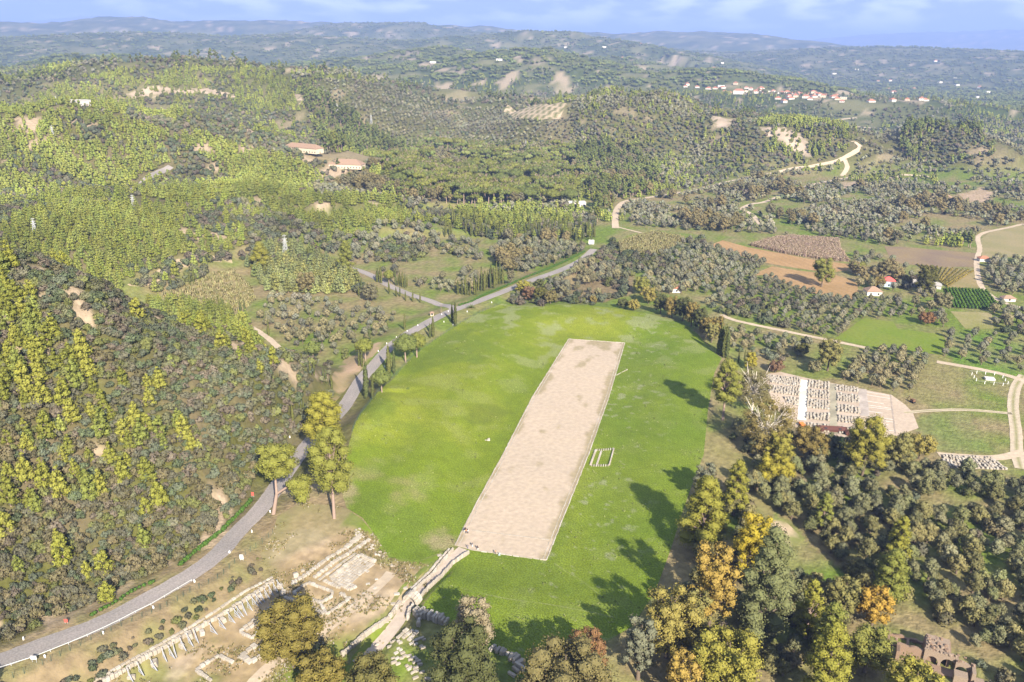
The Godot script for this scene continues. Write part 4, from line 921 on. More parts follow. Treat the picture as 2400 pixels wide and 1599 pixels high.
func build_land() -> void:
	var cols := PackedColorArray()
	cols.resize(ROWS * SPOKES)
	var pts := PackedVector3Array()
	pts.resize(ROWS * SPOKES)
	for i in ROWS:
		for j in SPOKES:
			var p := spot(i, j)
			pts[i * SPOKES + j] = Vector3(p.x, grid[i * SPOKES + j], p.y)
			cols[i * SPOKES + j] = land_colour(p.x, p.y, hilly_grid[i * SPOKES + j]) if j < FINE else GRASS
	var idx := PackedInt32Array()
	for i in ROWS - 1:
		for j in SPOKES:
			var k := (j + 1) % SPOKES
			idx.append_array([i * SPOKES + j, (i + 1) * SPOKES + j, (i + 1) * SPOKES + k, i * SPOKES + j, (i + 1) * SPOKES + k, i * SPOKES + k])
	var middle := pts.size()
	pts.push_back(Vector3(EYE.x, 0, EYE.z)); cols.push_back(GRASS)
	for j in SPOKES:
		idx.append_array([middle, j, (j + 1) % SPOKES])
	var nor := PackedVector3Array()
	nor.resize(pts.size())
	for k in range(0, idx.size(), 3):
		var f := (pts[idx[k + 2]] - pts[idx[k]]).cross(pts[idx[k + 1]] - pts[idx[k]])
		if f.y < 0.0:
			f = -f
			var swap := idx[k + 1]
			idx[k + 1] = idx[k + 2]; idx[k + 2] = swap
		for e in 3: nor[idx[k + e]] += f
	for k in nor.size(): nor[k] = nor[k].normalized()
	var a := []
	a.resize(Mesh.ARRAY_MAX)
	a[Mesh.ARRAY_VERTEX] = pts; a[Mesh.ARRAY_NORMAL] = nor; a[Mesh.ARRAY_COLOR] = cols; a[Mesh.ARRAY_INDEX] = idx
	var m := ArrayMesh.new()
	m.add_surface_from_arrays(Mesh.PRIMITIVE_TRIANGLES, a)
	ground_part("terrain", m, M.land, "grassy plain and scrubby hills reaching to the horizon", "terrain")

func up_at(x: float, z: float) -> Vector3:
	return Vector3(hgt(x - 0.8, z) - hgt(x + 0.8, z), 1.6, hgt(x, z - 0.8) - hgt(x, z + 0.8)).normalized()

func sheet(p: PackedVector2Array, cell: float, lift: float, colour: Callable) -> ArrayMesh:
	# a patch of ground cut to an outline, a little above the terrain
	var s := Soup.new()
	var r := bounds(p)
	var nx := int(r.size.x / cell) + 1
	var nz := int(r.size.y / cell) + 1
	var cache := {}
	var known := func(q: Vector2) -> Array:
		if not cache.has(q):
			cache[q] = [on(q.x, q.y, lift), up_at(q.x, q.y), colour.call(q.x, q.y)]
		return cache[q]
	for i in nx:
		for j in nz:
			var o := r.position + Vector2(i, j) * cell
			var box := PackedVector2Array([o, o + Vector2(cell, 0), o + Vector2(cell, cell), o + Vector2(0, cell)])
			var n := 0
			for q in box:
				if Geometry2D.is_point_in_polygon(q, p): n += 1
			var parts: Array = [box]
			if n < 4:
				if n == 0: continue
				parts = Geometry2D.intersect_polygons(box, p)
			for part: PackedVector2Array in parts:
				var t := PackedInt32Array([0, 1, 2, 0, 2, 3]) if n == 4 else Geometry2D.triangulate_polygon(part)
				for k in range(0, t.size(), 3):
					var a: Array = known.call(part[t[k]])
					var b: Array = known.call(part[t[k + 1]])
					var d: Array = known.call(part[t[k + 2]])
					s.smooth_tri(a[0], b[0], d[0], a[1], b[1], d[1], a[2], b[2], d[2])
	return s.mesh()

func strip(line: PackedVector2Array, half: float, lift: float, colour: Callable, wobble := 0.0, across := 4) -> ArrayMesh:
	var s := Soup.new()
	var last := []
	for k in line.size():
		var d := (line[mini(k + 1, line.size() - 1)] - line[maxi(k - 1, 0)]).normalized()
		var side := Vector2(-d.y, d.x)
		var row := []
		for e in across + 1:
			var t := -1.0 + 2.0 * e / across
			var w := half + (wobble * n_fine.get_noise_2d(line[k].x * 6.0 + 50.0 * signf(t), line[k].y * 6.0) if absf(t) == 1.0 else 0.0)
			var q := line[k] + side * t * w
			row.append([on(q.x, q.y, lift), up_at(q.x, q.y), colour.call(q.x, q.y, t)])
		if k:
			for e in across:
				var a: Array = last[e]; var b: Array = last[e + 1]; var f: Array = row[e + 1]; var g: Array = row[e]
				s.smooth_tri(a[0], b[0], f[0], a[1], b[1], f[1], a[2], b[2], f[2])
				s.smooth_tri(a[0], f[0], g[0], a[1], f[1], g[1], a[2], f[2], g[2])
		last = row
	return s.mesh()

# ---------------------------------------------------------------- stones

func rough_block(seed_: int) -> ArrayMesh:
	# a worn block one metre each way, standing on its base
	dice.seed = seed_
	var s := Soup.new()
	var ring := []
	for level in [[0.0, 0.5], [0.86, 0.49], [1.0, 0.43]]:
		var row: Array[Vector3] = []
		for q in [[-1, -0.8], [-0.8, -1], [0.8, -1], [1, -0.8], [1, 0.8], [0.8, 1], [-0.8, 1], [-1, 0.8]]:
			row.append(Vector3(q[0] * level[1] + rnd(-0.03, 0.03), level[0] + rnd(-0.05, 0.03) * signf(level[0]), q[1] * level[1] + rnd(-0.03, 0.03)))
		ring.append(row)
	for k in 2:
		for e in 8:
			s.quad(ring[k][e], ring[k + 1][e], ring[k + 1][(e + 1) % 8], ring[k][(e + 1) % 8])
	for e in range(1, 7):
		s.tri(ring[2][0], ring[2][e + 1], ring[2][e])
	var t := Soup.new()
	for k in range(0, s.v.size(), 3):
		var m := s.n[k]
		if m.dot((s.v[k] + s.v[k + 1] + s.v[k + 2]) / 3.0 - Vector3(0, 0.5, 0)) < 0.0: m = -m
		t.tri(s.v[k], s.v[k + 1], s.v[k + 2], Color.WHITE, m)
	return t.mesh()

func block_at(called: String, parent: Node, at: Vector3, size: Vector3, turn: float, tilt := 0.0) -> MeshInstance3D:
	var t := Transform3D(Basis(Vector3.UP, turn) * Basis(Vector3.RIGHT, tilt) * Basis.from_scale(size), at)
	return piece(called, blocks[dice.randi() % blocks.size()], stones[dice.randi() % stones.size()], parent, t)

func wall(called: String, label: String, category: String, pts: Array, wide: float, high: float, long: float, rough := 0.12, sunk := 0.1, floor_ := -99.0, group := "") -> Node3D:
	# a low wall whose every stone is a part
	var p := outline(pts)
	var o := thing(called, label, category, on(p[0].x, p[0].y), 0.0, group)
	for k in p.size() - 1:
		var length := p[k].distance_to(p[k + 1])
		var n := maxi(1, roundi(length / long))
		var d := (p[k + 1] - p[k]) / n
		for e in n:
			var q := p[k] + d * (e + 0.5)
			if rough > 0.2 and dice.randf() < rough * 0.25: continue
			var ground := hgt(q.x, q.y) if floor_ < -50.0 else floor_
			var h := high * rnd(1.0 - rough, 1.0 + rough)
			block_at("stone", o, Vector3(q.x, ground - sunk, q.y) - o.position + Vector3(rnd(-1, 1), 0, rnd(-1, 1)) * rough * 0.5, Vector3(d.length() * rnd(0.9, 0.985), h + sunk, wide * rnd(1.0 - rough, 1.0 + rough)), -d.angle() + rnd(-0.3, 0.3) * rough)
	return o

func lone_block(label: String, group: String, x: float, z: float, size: Vector3, turn: float, called := "stone_block") -> void:
	var o := block_at(called, self, on(x, z, -0.08), size, turn, rnd(-0.06, 0.06))
	tag(o, label, "stone block", group)

# ---------------------------------------------------------------- plants

func blob(s: Soup, at: Vector3, r: Vector3, col: Color) -> void:
	# the close twigs inside a lobe
	var p := [Vector3.UP, Vector3.DOWN]
	var ring := []
	for lat in [0.5, -0.4]:
		var row := []
		for k in 6:
			var t := TAU * (k + 0.5 * signf(lat)) / 6.0
			row.append(Vector3(cos(t), lat, sin(t)).normalized() * rnd(0.85, 1.12))
		ring.append(row)
	var put := func(a: Vector3, b: Vector3, d: Vector3) -> void:
		var m := ((a + b + d) / 3.0).normalized()
		s.tri(at + a * r, at + b * r, at + d * r, col, m)
	for k in 6:
		var e := (k + 1) % 6
		put.call(p[0], ring[0][k], ring[0][e])
		put.call(ring[0][k], ring[1][k], ring[0][e])
		put.call(ring[0][e], ring[1][k], ring[1][e])
		put.call(p[1], ring[1][e], ring[1][k])

func foliage(lobes: Array, n: int, leaf: float, core := 0.74, stretch := 1.0, spread := 0.3) -> Soup:
	# leaf sprays over the skins of the lobes: [centre, radii]
	var s := Soup.new()
	var areas := []
	var close := []
	for k in lobes.size():
		var list := []
		for e in lobes.size():
			if e != k and (lobes[e][0] - lobes[k][0]).length() < (lobes[e][1].x + lobes[k][1].x) * 0.95: list.append(e)
		close.append(list)
	var total := 0.0
	for l in lobes:
		var r: Vector3 = l[1]
		total += r.x * r.z + r.x * r.y + r.y * r.z
		areas.append(total)
		if core > 0.0:
			blob(s, l[0], r * core, Color(0.95, 0.95, 0.95) if core > 0.9 else Color(0.85, 0.85, 0.85))
	var made := 0
	var tries := 0
	while made < n and tries < n * 4:
		tries += 1
		var pick := dice.randf() * total
		var k := 0
		while areas[k] < pick: k += 1
		var c: Vector3 = lobes[k][0]
		var r: Vector3 = lobes[k][1]
		var d := Vector3(dice.randfn(), dice.randfn(), dice.randfn()).normalized()
		if d.y < -0.35 and dice.randf() < 0.6: continue
		var at := c + d * r * rnd(1.0 - spread, 1.06)
		var deep := false
		for e in close[k]:
			if ((at - lobes[e][0]) / lobes[e][1]).length_squared() < 0.55:
				deep = true
				break
		if deep: continue
		made += 1
		var out_ := (d / r).normalized()
		var face := (out_ + Vector3(dice.randfn(), dice.randfn(), dice.randfn()) * 0.55).normalized()
		var x := face.cross(Vector3(rnd(-1, 1), rnd(-1, 1), rnd(-1, 1)).normalized()).normalized()
		var y := face.cross(x)
		if stretch != 1.0:
			y = (Vector3.UP + d * 0.35).normalized()
			x = face.cross(y).normalized()
		var size := leaf * rnd(0.6, 1.25)
		var tone := rnd(0.72, 1.2) * (0.92 + 0.16 * float((k * 37) % 5) / 4.0)
		var col := Color(tone * rnd(0.95, 1.08), tone, tone * rnd(0.8, 1.15))
		var m := (out_ * 0.75 + face * 0.6).normalized()
		s.quad(at - x * size * 0.5, at - y * size * 0.5 * stretch, at + x * size * 0.5, at + y * size * 0.6 * stretch, col, m)
	return s

func scatter(n: int, low: float, high: float, wide: float, r0: float, r1: float, squash := 0.8, taper := 0.4) -> Array:
	# lobes spread through a crown from its bottom to its top
	var out_ := []
	for k in n:
		var t := (k + 0.5) / n
		var a := k * 2.4 + rnd(-0.4, 0.4)
		var shape := sin(PI * clampf(0.12 + t * 0.8, 0, 1)) if taper <= 0.0 else (1.0 - t * taper) * (0.75 + 0.25 * sin(PI * t))
		var d := wide * shape * sqrt(rnd(0.25, 0.75)) if k < n - 1 else 0.0
		var r := lerpf(r0, r1, t) * rnd(0.85, 1.15)
		out_.append([Vector3(cos(a) * d, lerpf(low + r0 * squash, high - r1 * squash, t), sin(a) * d), Vector3(r, r * squash * rnd(0.9, 1.15), r)])
	return out_

var kinds := {}
var leafy := {}

func leaf_paint(called: String, r: float, g: float, b: float) -> void:
	# four tones of one plant's leaves
	var list: Array[StandardMaterial3D] = []
	for k in 4:
		var t: float = [0.84, 0.95, 1.05, 1.15][k]
		var m := paint(called, r * t * [1.0, 0.94, 1.03, 1.06][k], g * t, b * t * [1.0, 1.2, 0.95, 1.0][k], 0.8, true)
		m.metallic_specular = 0.15
		m.backlight_enabled = true
		m.backlight = Color(r, g, b).linear_to_srgb() * 0.35
		list.append(m)
	leafy[called] = list

func make_kinds() -> void:
	leaf_paint("pine_leaves", 0.185, 0.198, 0.04)
	leaf_paint("palepine_leaves", 0.19, 0.2, 0.07)
	leaf_paint("tallpine_leaves", 0.125, 0.14, 0.036)
	leaf_paint("shrub_leaves", 0.122, 0.112, 0.064)
	leaf_paint("olive_leaves", 0.188, 0.177, 0.1)
	leaf_paint("darkolive_leaves", 0.168, 0.16, 0.07)
	leaf_paint("cypress_leaves", 0.1, 0.112, 0.035)
	leaf_paint("brown_leaves", 0.168, 0.148, 0.072)
	leaf_paint("umbrella_leaves", 0.15, 0.168, 0.04)
	leaf_paint("oak_leaves", 0.145, 0.125, 0.035)
	leaf_paint("darkoak_leaves", 0.09, 0.092, 0.03)
	leaf_paint("grey_leaves", 0.21, 0.185, 0.125)
	leaf_paint("greyolive_leaves", 0.16, 0.155, 0.085)
	leaf_paint("autumnoak_leaves", 0.16, 0.13, 0.045)
	leaf_paint("redoak_leaves", 0.17, 0.1, 0.05)
	leaf_paint("plane_leaves", 0.21, 0.185, 0.055)
	leaf_paint("yellowgreen_leaves", 0.2, 0.19, 0.04)
	leaf_paint("orange_leaves", 0.31, 0.21, 0.045)
	leaf_paint("yellow_leaves", 0.29, 0.24, 0.03)
	leaf_paint("greypine_leaves", 0.15, 0.152, 0.055)
	leaf_paint("bigpine_leaves", 0.2, 0.195, 0.035)
	leaf_paint("bigpine2_leaves", 0.185, 0.185, 0.035)
	leaf_paint("sycamore_leaves", 0.16, 0.135, 0.05)
	leaf_paint("hedge_leaves", 0.07, 0.13, 0.02)
	leaf_paint("reed_leaves", 0.42, 0.37, 0.15)
	leaf_paint("corn_leaves", 0.46, 0.34, 0.21)
	leaf_paint("vine_leaves", 0.19, 0.16, 0.04)
	paint("bark", 0.13, 0.1, 0.075)
	paint("pine_bark", 0.27, 0.2, 0.165)
	paint("white_bark", 0.55, 0.5, 0.44)
	# what is grown many times: [leaves, bark, crowns, far crowns, trunk]
	dice.seed = 11
	var crowns := []
	var far := []
	for k in 4:
		var lobes := []
		for tier in [[0.20, 0.95, 4], [0.42, 0.85, 4], [0.64, 0.62, 3], [0.82, 0.36, 2], [0.93, 0.12, 1]]:
			for e in tier[2]:
				var a: float = TAU * e / tier[2] + rnd(-0.5, 0.5)
				var d: float = 1.45 * tier[1] * rnd(0.7, 1.05)
				var r: float = 0.5 + 0.75 * tier[1]
				lobes.append([Vector3(cos(a) * d, 7.0 * tier[0] + rnd(-0.3, 0.3), sin(a) * d), Vector3(r, r * 0.95, r) * rnd(0.8, 1.1)])
		crowns.append(foliage(lobes, 900, 0.42, 0.62, 1.0, 0.5))
		far.append(foliage(lobes.slice(0, 14, 2), 60, 0.95, 0.95))
	kinds.pine = ["pine_leaves", "pine_bark", crowns, far, [0.16, 2.0]]
	kinds.palepine = ["palepine_leaves", "pine_bark", crowns, far, [0.16, 2.0]]
	crowns = []; far = []
	for k in 3:
		var lobes := scatter(13, 4.0, 13.0, 2.8, 1.8, 1.1, 0.75, 0.5)
		crowns.append(foliage(lobes, 620, 0.6))
		far.append(foliage(lobes.slice(0, 13, 2), 70, 1.2, 0.95))
	kinds.tallpine = ["tallpine_leaves", "pine_bark", crowns, far, [0.24, 6.0]]
	crowns = []; far = []
	for k in 4:
		var lobes := []
		for e in 6:
			var a := TAU * e / 6.0 + rnd(-0.5, 0.5)
			var d := rnd(0.3, 1.0) if e else 0.0
			lobes.append([Vector3(cos(a) * d, rnd(0.5, 1.3) if e else 1.2, sin(a) * d), Vector3(0.75, 0.78, 0.75) * rnd(0.75, 1.2)])
		crowns.append(foliage(lobes, 300, 0.34, 0.6, 1.0, 0.45))
		far.append(foliage(lobes.slice(0, 4), 30, 0.7, 1.0))
	kinds.shrub = ["shrub_leaves", "bark", crowns, far, []]
	crowns = []; far = []
	for k in 4:
		var lobes := scatter(8, 1.0, 4.9, 1.6, 1.3, 1.0, 0.85, 0.35)
		crowns.append(foliage(lobes, 420, 0.38, 0.74, 1.0, 0.4))
		far.append(foliage(lobes.slice(0, 8, 2), 45, 0.9, 1.0))
	kinds.olive = ["olive_leaves", "bark", crowns, far, [0.22, 1.6]]
	crowns = []; far = []
	for k in 4:
		var lobes := scatter(10, 0.8, 6.4, 2.1, 1.55, 1.1, 0.9, 0.35)
		crowns.append(foliage(lobes, 760, 0.4, 0.74, 1.0, 0.4))
		far.append(foliage(lobes.slice(0, 8, 2), 50, 1.0, 1.0))
	kinds.darkolive = ["darkolive_leaves", "bark", crowns, far, [0.25, 2.0]]
	crowns = []; far = []
	for k in 3:
		var lobes := []
		for e in 11:
			var t := e / 10.0
			var r := 0.14 + 0.95 * pow(sin(PI * clampf(0.14 + 0.86 * t, 0, 1)), 0.75) * (1.0 - 0.35 * t)
			lobes.append([Vector3(rnd(-0.1, 0.1), 0.8 + t * 12.6, rnd(-0.1, 0.1)), Vector3(r, 1.35, r)])
		crowns.append(foliage(lobes, 480, 0.42, 0.85, 1.8, 0.15))
		far.append(foliage(lobes.slice(0, 11, 2), 40, 0.9, 1.0, 1.8))
	kinds.cypress = ["cypress_leaves", "bark", crowns, far, [0.2, 1.2]]
	crowns = []; far = []
	for k in 3:
		var lobes := scatter(12, 2.2, 9.6, 3.2, 2.0, 1.4, 0.85, 0.4)
		crowns.append(foliage(lobes, 760, 0.5, 0.66, 1.0, 0.45))
		far.append(foliage(lobes.slice(0, 12, 2), 60, 1.2, 0.95))
	kinds.brown = ["brown_leaves", "bark", crowns, far, [0.25, 3.5]]
	crowns = []; far = []
	for k in 2:
		var lobes := []
		for e in 9:
			var a := e * 2.4
			var d := 4.2 * sqrt(e / 9.0)
			lobes.append([Vector3(cos(a) * d, 10.6 - d * 0.18 + rnd(-0.3, 0.3), sin(a) * d), Vector3(2.3, 1.8, 2.3) * rnd(0.85, 1.15)])
		crowns.append(foliage(lobes, 900, 0.55, 0.8))
		far.append(foliage(lobes, 90, 1.3, 0.95))
	kinds.umbrella = ["umbrella_leaves", "pine_bark", crowns, far, [0.32, 10.2]]
	crowns = []; far = []
	for k in 2:
		var lobes := []
		for e in 5:
			lobes.append([Vector3(rnd(-9, 9), rnd(3, 5), rnd(-5, 5)), Vector3(4.2, 3.6, 4.2) * rnd(0.7, 1.25)])
		crowns.append(foliage(lobes, 110, 1.7, 0.95))
		far.append(crowns[k])
	kinds.wood = ["tallpine_leaves", "bark", crowns, far, []]
	for key in kinds:
		var kd: Array = kinds[key]
		var near_mesh: Array[ArrayMesh] = []
		var far_mesh: Array[ArrayMesh] = []
		var many: Array[ArrayMesh] = []
		var trunk: ArrayMesh = null
		if kd[4]:
			var s := Soup.new()
			s.limb(Vector3(0, -0.6, 0), Vector3(0.1, kd[4][1], 0.05), kd[4][0] * 1.3, kd[4][0] * 0.75)
			for e in 3:
				var a := TAU * e / 3.0
				s.limb(Vector3(0.1, kd[4][1] * 0.92, 0.05), Vector3(cos(a) * kd[4][1] * 0.35 + 0.1, kd[4][1] * 1.3, sin(a) * kd[4][1] * 0.35), kd[4][0] * 0.7, kd[4][0] * 0.3, 5)
			trunk = s.mesh()
		for k in kd[2].size():
			near_mesh.append(kd[2][k].mesh())
			var both: ArrayMesh = kd[2][k].mesh(leafy[kd[0]][1])
			many.append(both)
			far_mesh.append(kd[3][k].mesh(leafy[kd[0]][1]))
			if trunk and key in ["tallpine", "umbrella", "brown", "olive"]:
				both.add_surface_from_arrays(Mesh.PRIMITIVE_TRIANGLES, trunk.surface_get_arrays(0))
				both.surface_set_material(1, M[kd[1]])
				far_mesh[k].add_surface_from_arrays(Mesh.PRIMITIVE_TRIANGLES, trunk.surface_get_arrays(0))
				far_mesh[k].surface_set_material(1, M[kd[1]])
		kinds[key] = {"leaves": kd[0], "bark": kd[1], "near": near_mesh, "many": many, "far": far_mesh, "trunk": trunk}

var growing := {}

func grow(kind: String, x: float, z: float, size: float, label: String, group := "") -> void:
	if not growing.has(kind): growing[kind] = []
	var r := Vector2(x - EYE.x, z - EYE.z).length()
	growing[kind].append([size / r, x, z, size, label, group, r])

const WORD := {"pine": "pine_tree", "palepine": "pine_tree", "tallpine": "pine_tree", "shrub": "bush", "olive": "olive_tree", "darkolive": "olive_tree", "cypress": "cypress", "brown": "autumn_tree", "umbrella": "umbrella_pine", "wood": "woodland"}
const EACH := {"pine": 240, "palepine": 60, "tallpine": 40, "shrub": 300, "olive": 190, "darkolive": 110, "cypress": 300, "brown": 300, "umbrella": 300, "wood": 0}

func plant_all() -> void:
	for kind in growing:
		var list: Array = growing[kind]
		list.sort_custom(func(a, b): return a[0] > b[0])
		var kd: Dictionary = kinds[kind]
		var alone: int = EACH[kind]

		var rest := {}
		dice.seed = 77 + kind.length() * 13
		for k in list.size():
			var e: Array = list[k]
			var stretch := rnd(0.88, 1.15)
			var turn := Basis(Vector3.UP, rnd(0, TAU)) * Basis(Vector3(1, 0, 0), rnd(-0.05, 0.05))
			var v: int = dice.randi() % kd.near.size()
			if k < alone:
				var o := thing(WORD[kind], e[4], WORD[kind].replace("_", " "), on(e[1], e[2], -0.1), 0.0, e[5] if e[5] else e[4])
				o.basis = turn * Basis.from_scale(Vector3(e[3], e[3] * stretch, e[3]))
				piece("crown", kd.near[v], leafy[kd.leaves][dice.randi() % 4], o)
				if kd.trunk: piece("trunk", kd.trunk, M[kd.bark], o)
			else:
				var key := "%d%s" % [v, "far" if e[6] > 780.0 else "near"]
				if not rest.has(key): rest[key] = []
				var t := rnd(0.8, 1.2) * (1.14 if kind in ["pine", "palepine"] else 1.0) * (1.0 + 0.5 * n_wide.get_noise_2d(e[1] * 3.0, e[2] * 3.0))
				if kind == "shrub":
					var q := dice.randi() % 6
					rest[key].append([Transform3D(turn * Basis.from_scale(Vector3(e[3], e[3] * stretch, e[3])), on(e[1], e[2], -0.1)), [Color(1, 1, 1), Color(1.15, 1.0, 1.1), Color(0.75, 0.95, 0.75), Color(1.1, 1.22, 0.65), Color(0.85, 1.0, 0.98), Color(1.0, 1.05, 0.85)][q] * t])
				else:
					rest[key].append([Transform3D(turn * Basis.from_scale(Vector3(e[3], e[3] * stretch, e[3])), on(e[1], e[2], -0.1)), Color(t * rnd(0.93, 1.08), t, t * rnd(0.8, 1.15))])
		if rest.is_empty(): continue
		var names := {"pine": ["pine_forest", "forest of bright yellow green pines over the left hills"], "palepine": ["valley_pines", "paler pines filling the valley beside the reed field"], "tallpine": ["tall_pine_wood", "dark tall pines on the middle hills"], "shrub": ["scrub", "grey green scrub covering the hills and field edges"], "olive": ["olive_groves", "grey green olive groves across the plain and low hills"],
			"darkolive": ["olive_thicket", "rest of the dark olive thicket at the lower right"], "cypress": ["cypress_wood", "more cypresses"], "brown": ["autumn_wood", "brown autumn trees farther off"], "umbrella": ["umbrella_grove", "flat crowned pines farther off"], "wood": ["distant_woods", "distant woods dotting the far ridges"]}
		var mass := thing(names[kind][0], names[kind][1], "vegetation")
		tag(mass, "", "", "", "stuff")
		for key in rest:
			var mm := MultiMesh.new()
			mm.transform_format = MultiMesh.TRANSFORM_3D
			mm.use_colors = true
			mm.mesh = kd.far[int(key)] if key.ends_with("far") else kd.many[int(key)]
			mm.instance_count = rest[key].size()
			for k in rest[key].size():
				mm.set_instance_transform(k, rest[key][k][0])
				mm.set_instance_color(k, rest[key][k][1])
			var o := MultiMeshInstance3D.new()
			o.name = "crowns"
			o.multimesh = mm
			tag(o, "", "", "", "stuff")
			mass.add_child(o, true)

func kept_clear(x: float, z: float) -> bool:
	var p := Vector2(x, z)
	for key in ["lawn", "tan", "corn", "stubble", "fallow", "meadow", "dry", "plot", "plot2", "open", "yard", "hotelfield", "vine1", "vine2", "canes", "clearing", "terrace", "clearfield", "dig", "reedfield", "scarp_bare", "scarp_bare2", "ridge_bare", "gully_bare"]:
		if inside(key, x, z): return not key.ends_with("bare") or n_fine.get_noise_2d(x * 3.0, z * 3.0) < 0.18
	if z < -1500.0:
		for k in range(0, VILLAGE.size(), 2):
			if absf(x - VILLAGE[k]) < 20.0 and z > VILLAGE[k + 1] - 12.0 and z < VILLAGE[k + 1] + 70.0: return true
	for q in paths:
		if q[2].grow(6).has_point(p):
			var line: PackedVector2Array = q[0]
			for k in line.size() - 1:
				if Geometry2D.get_closest_point_to_segment(p, line[k], line[k + 1]).distance_to(p) < q[1] + 1.6 + maxf(0.0, -z - 500.0) * 0.006: return true
	return false

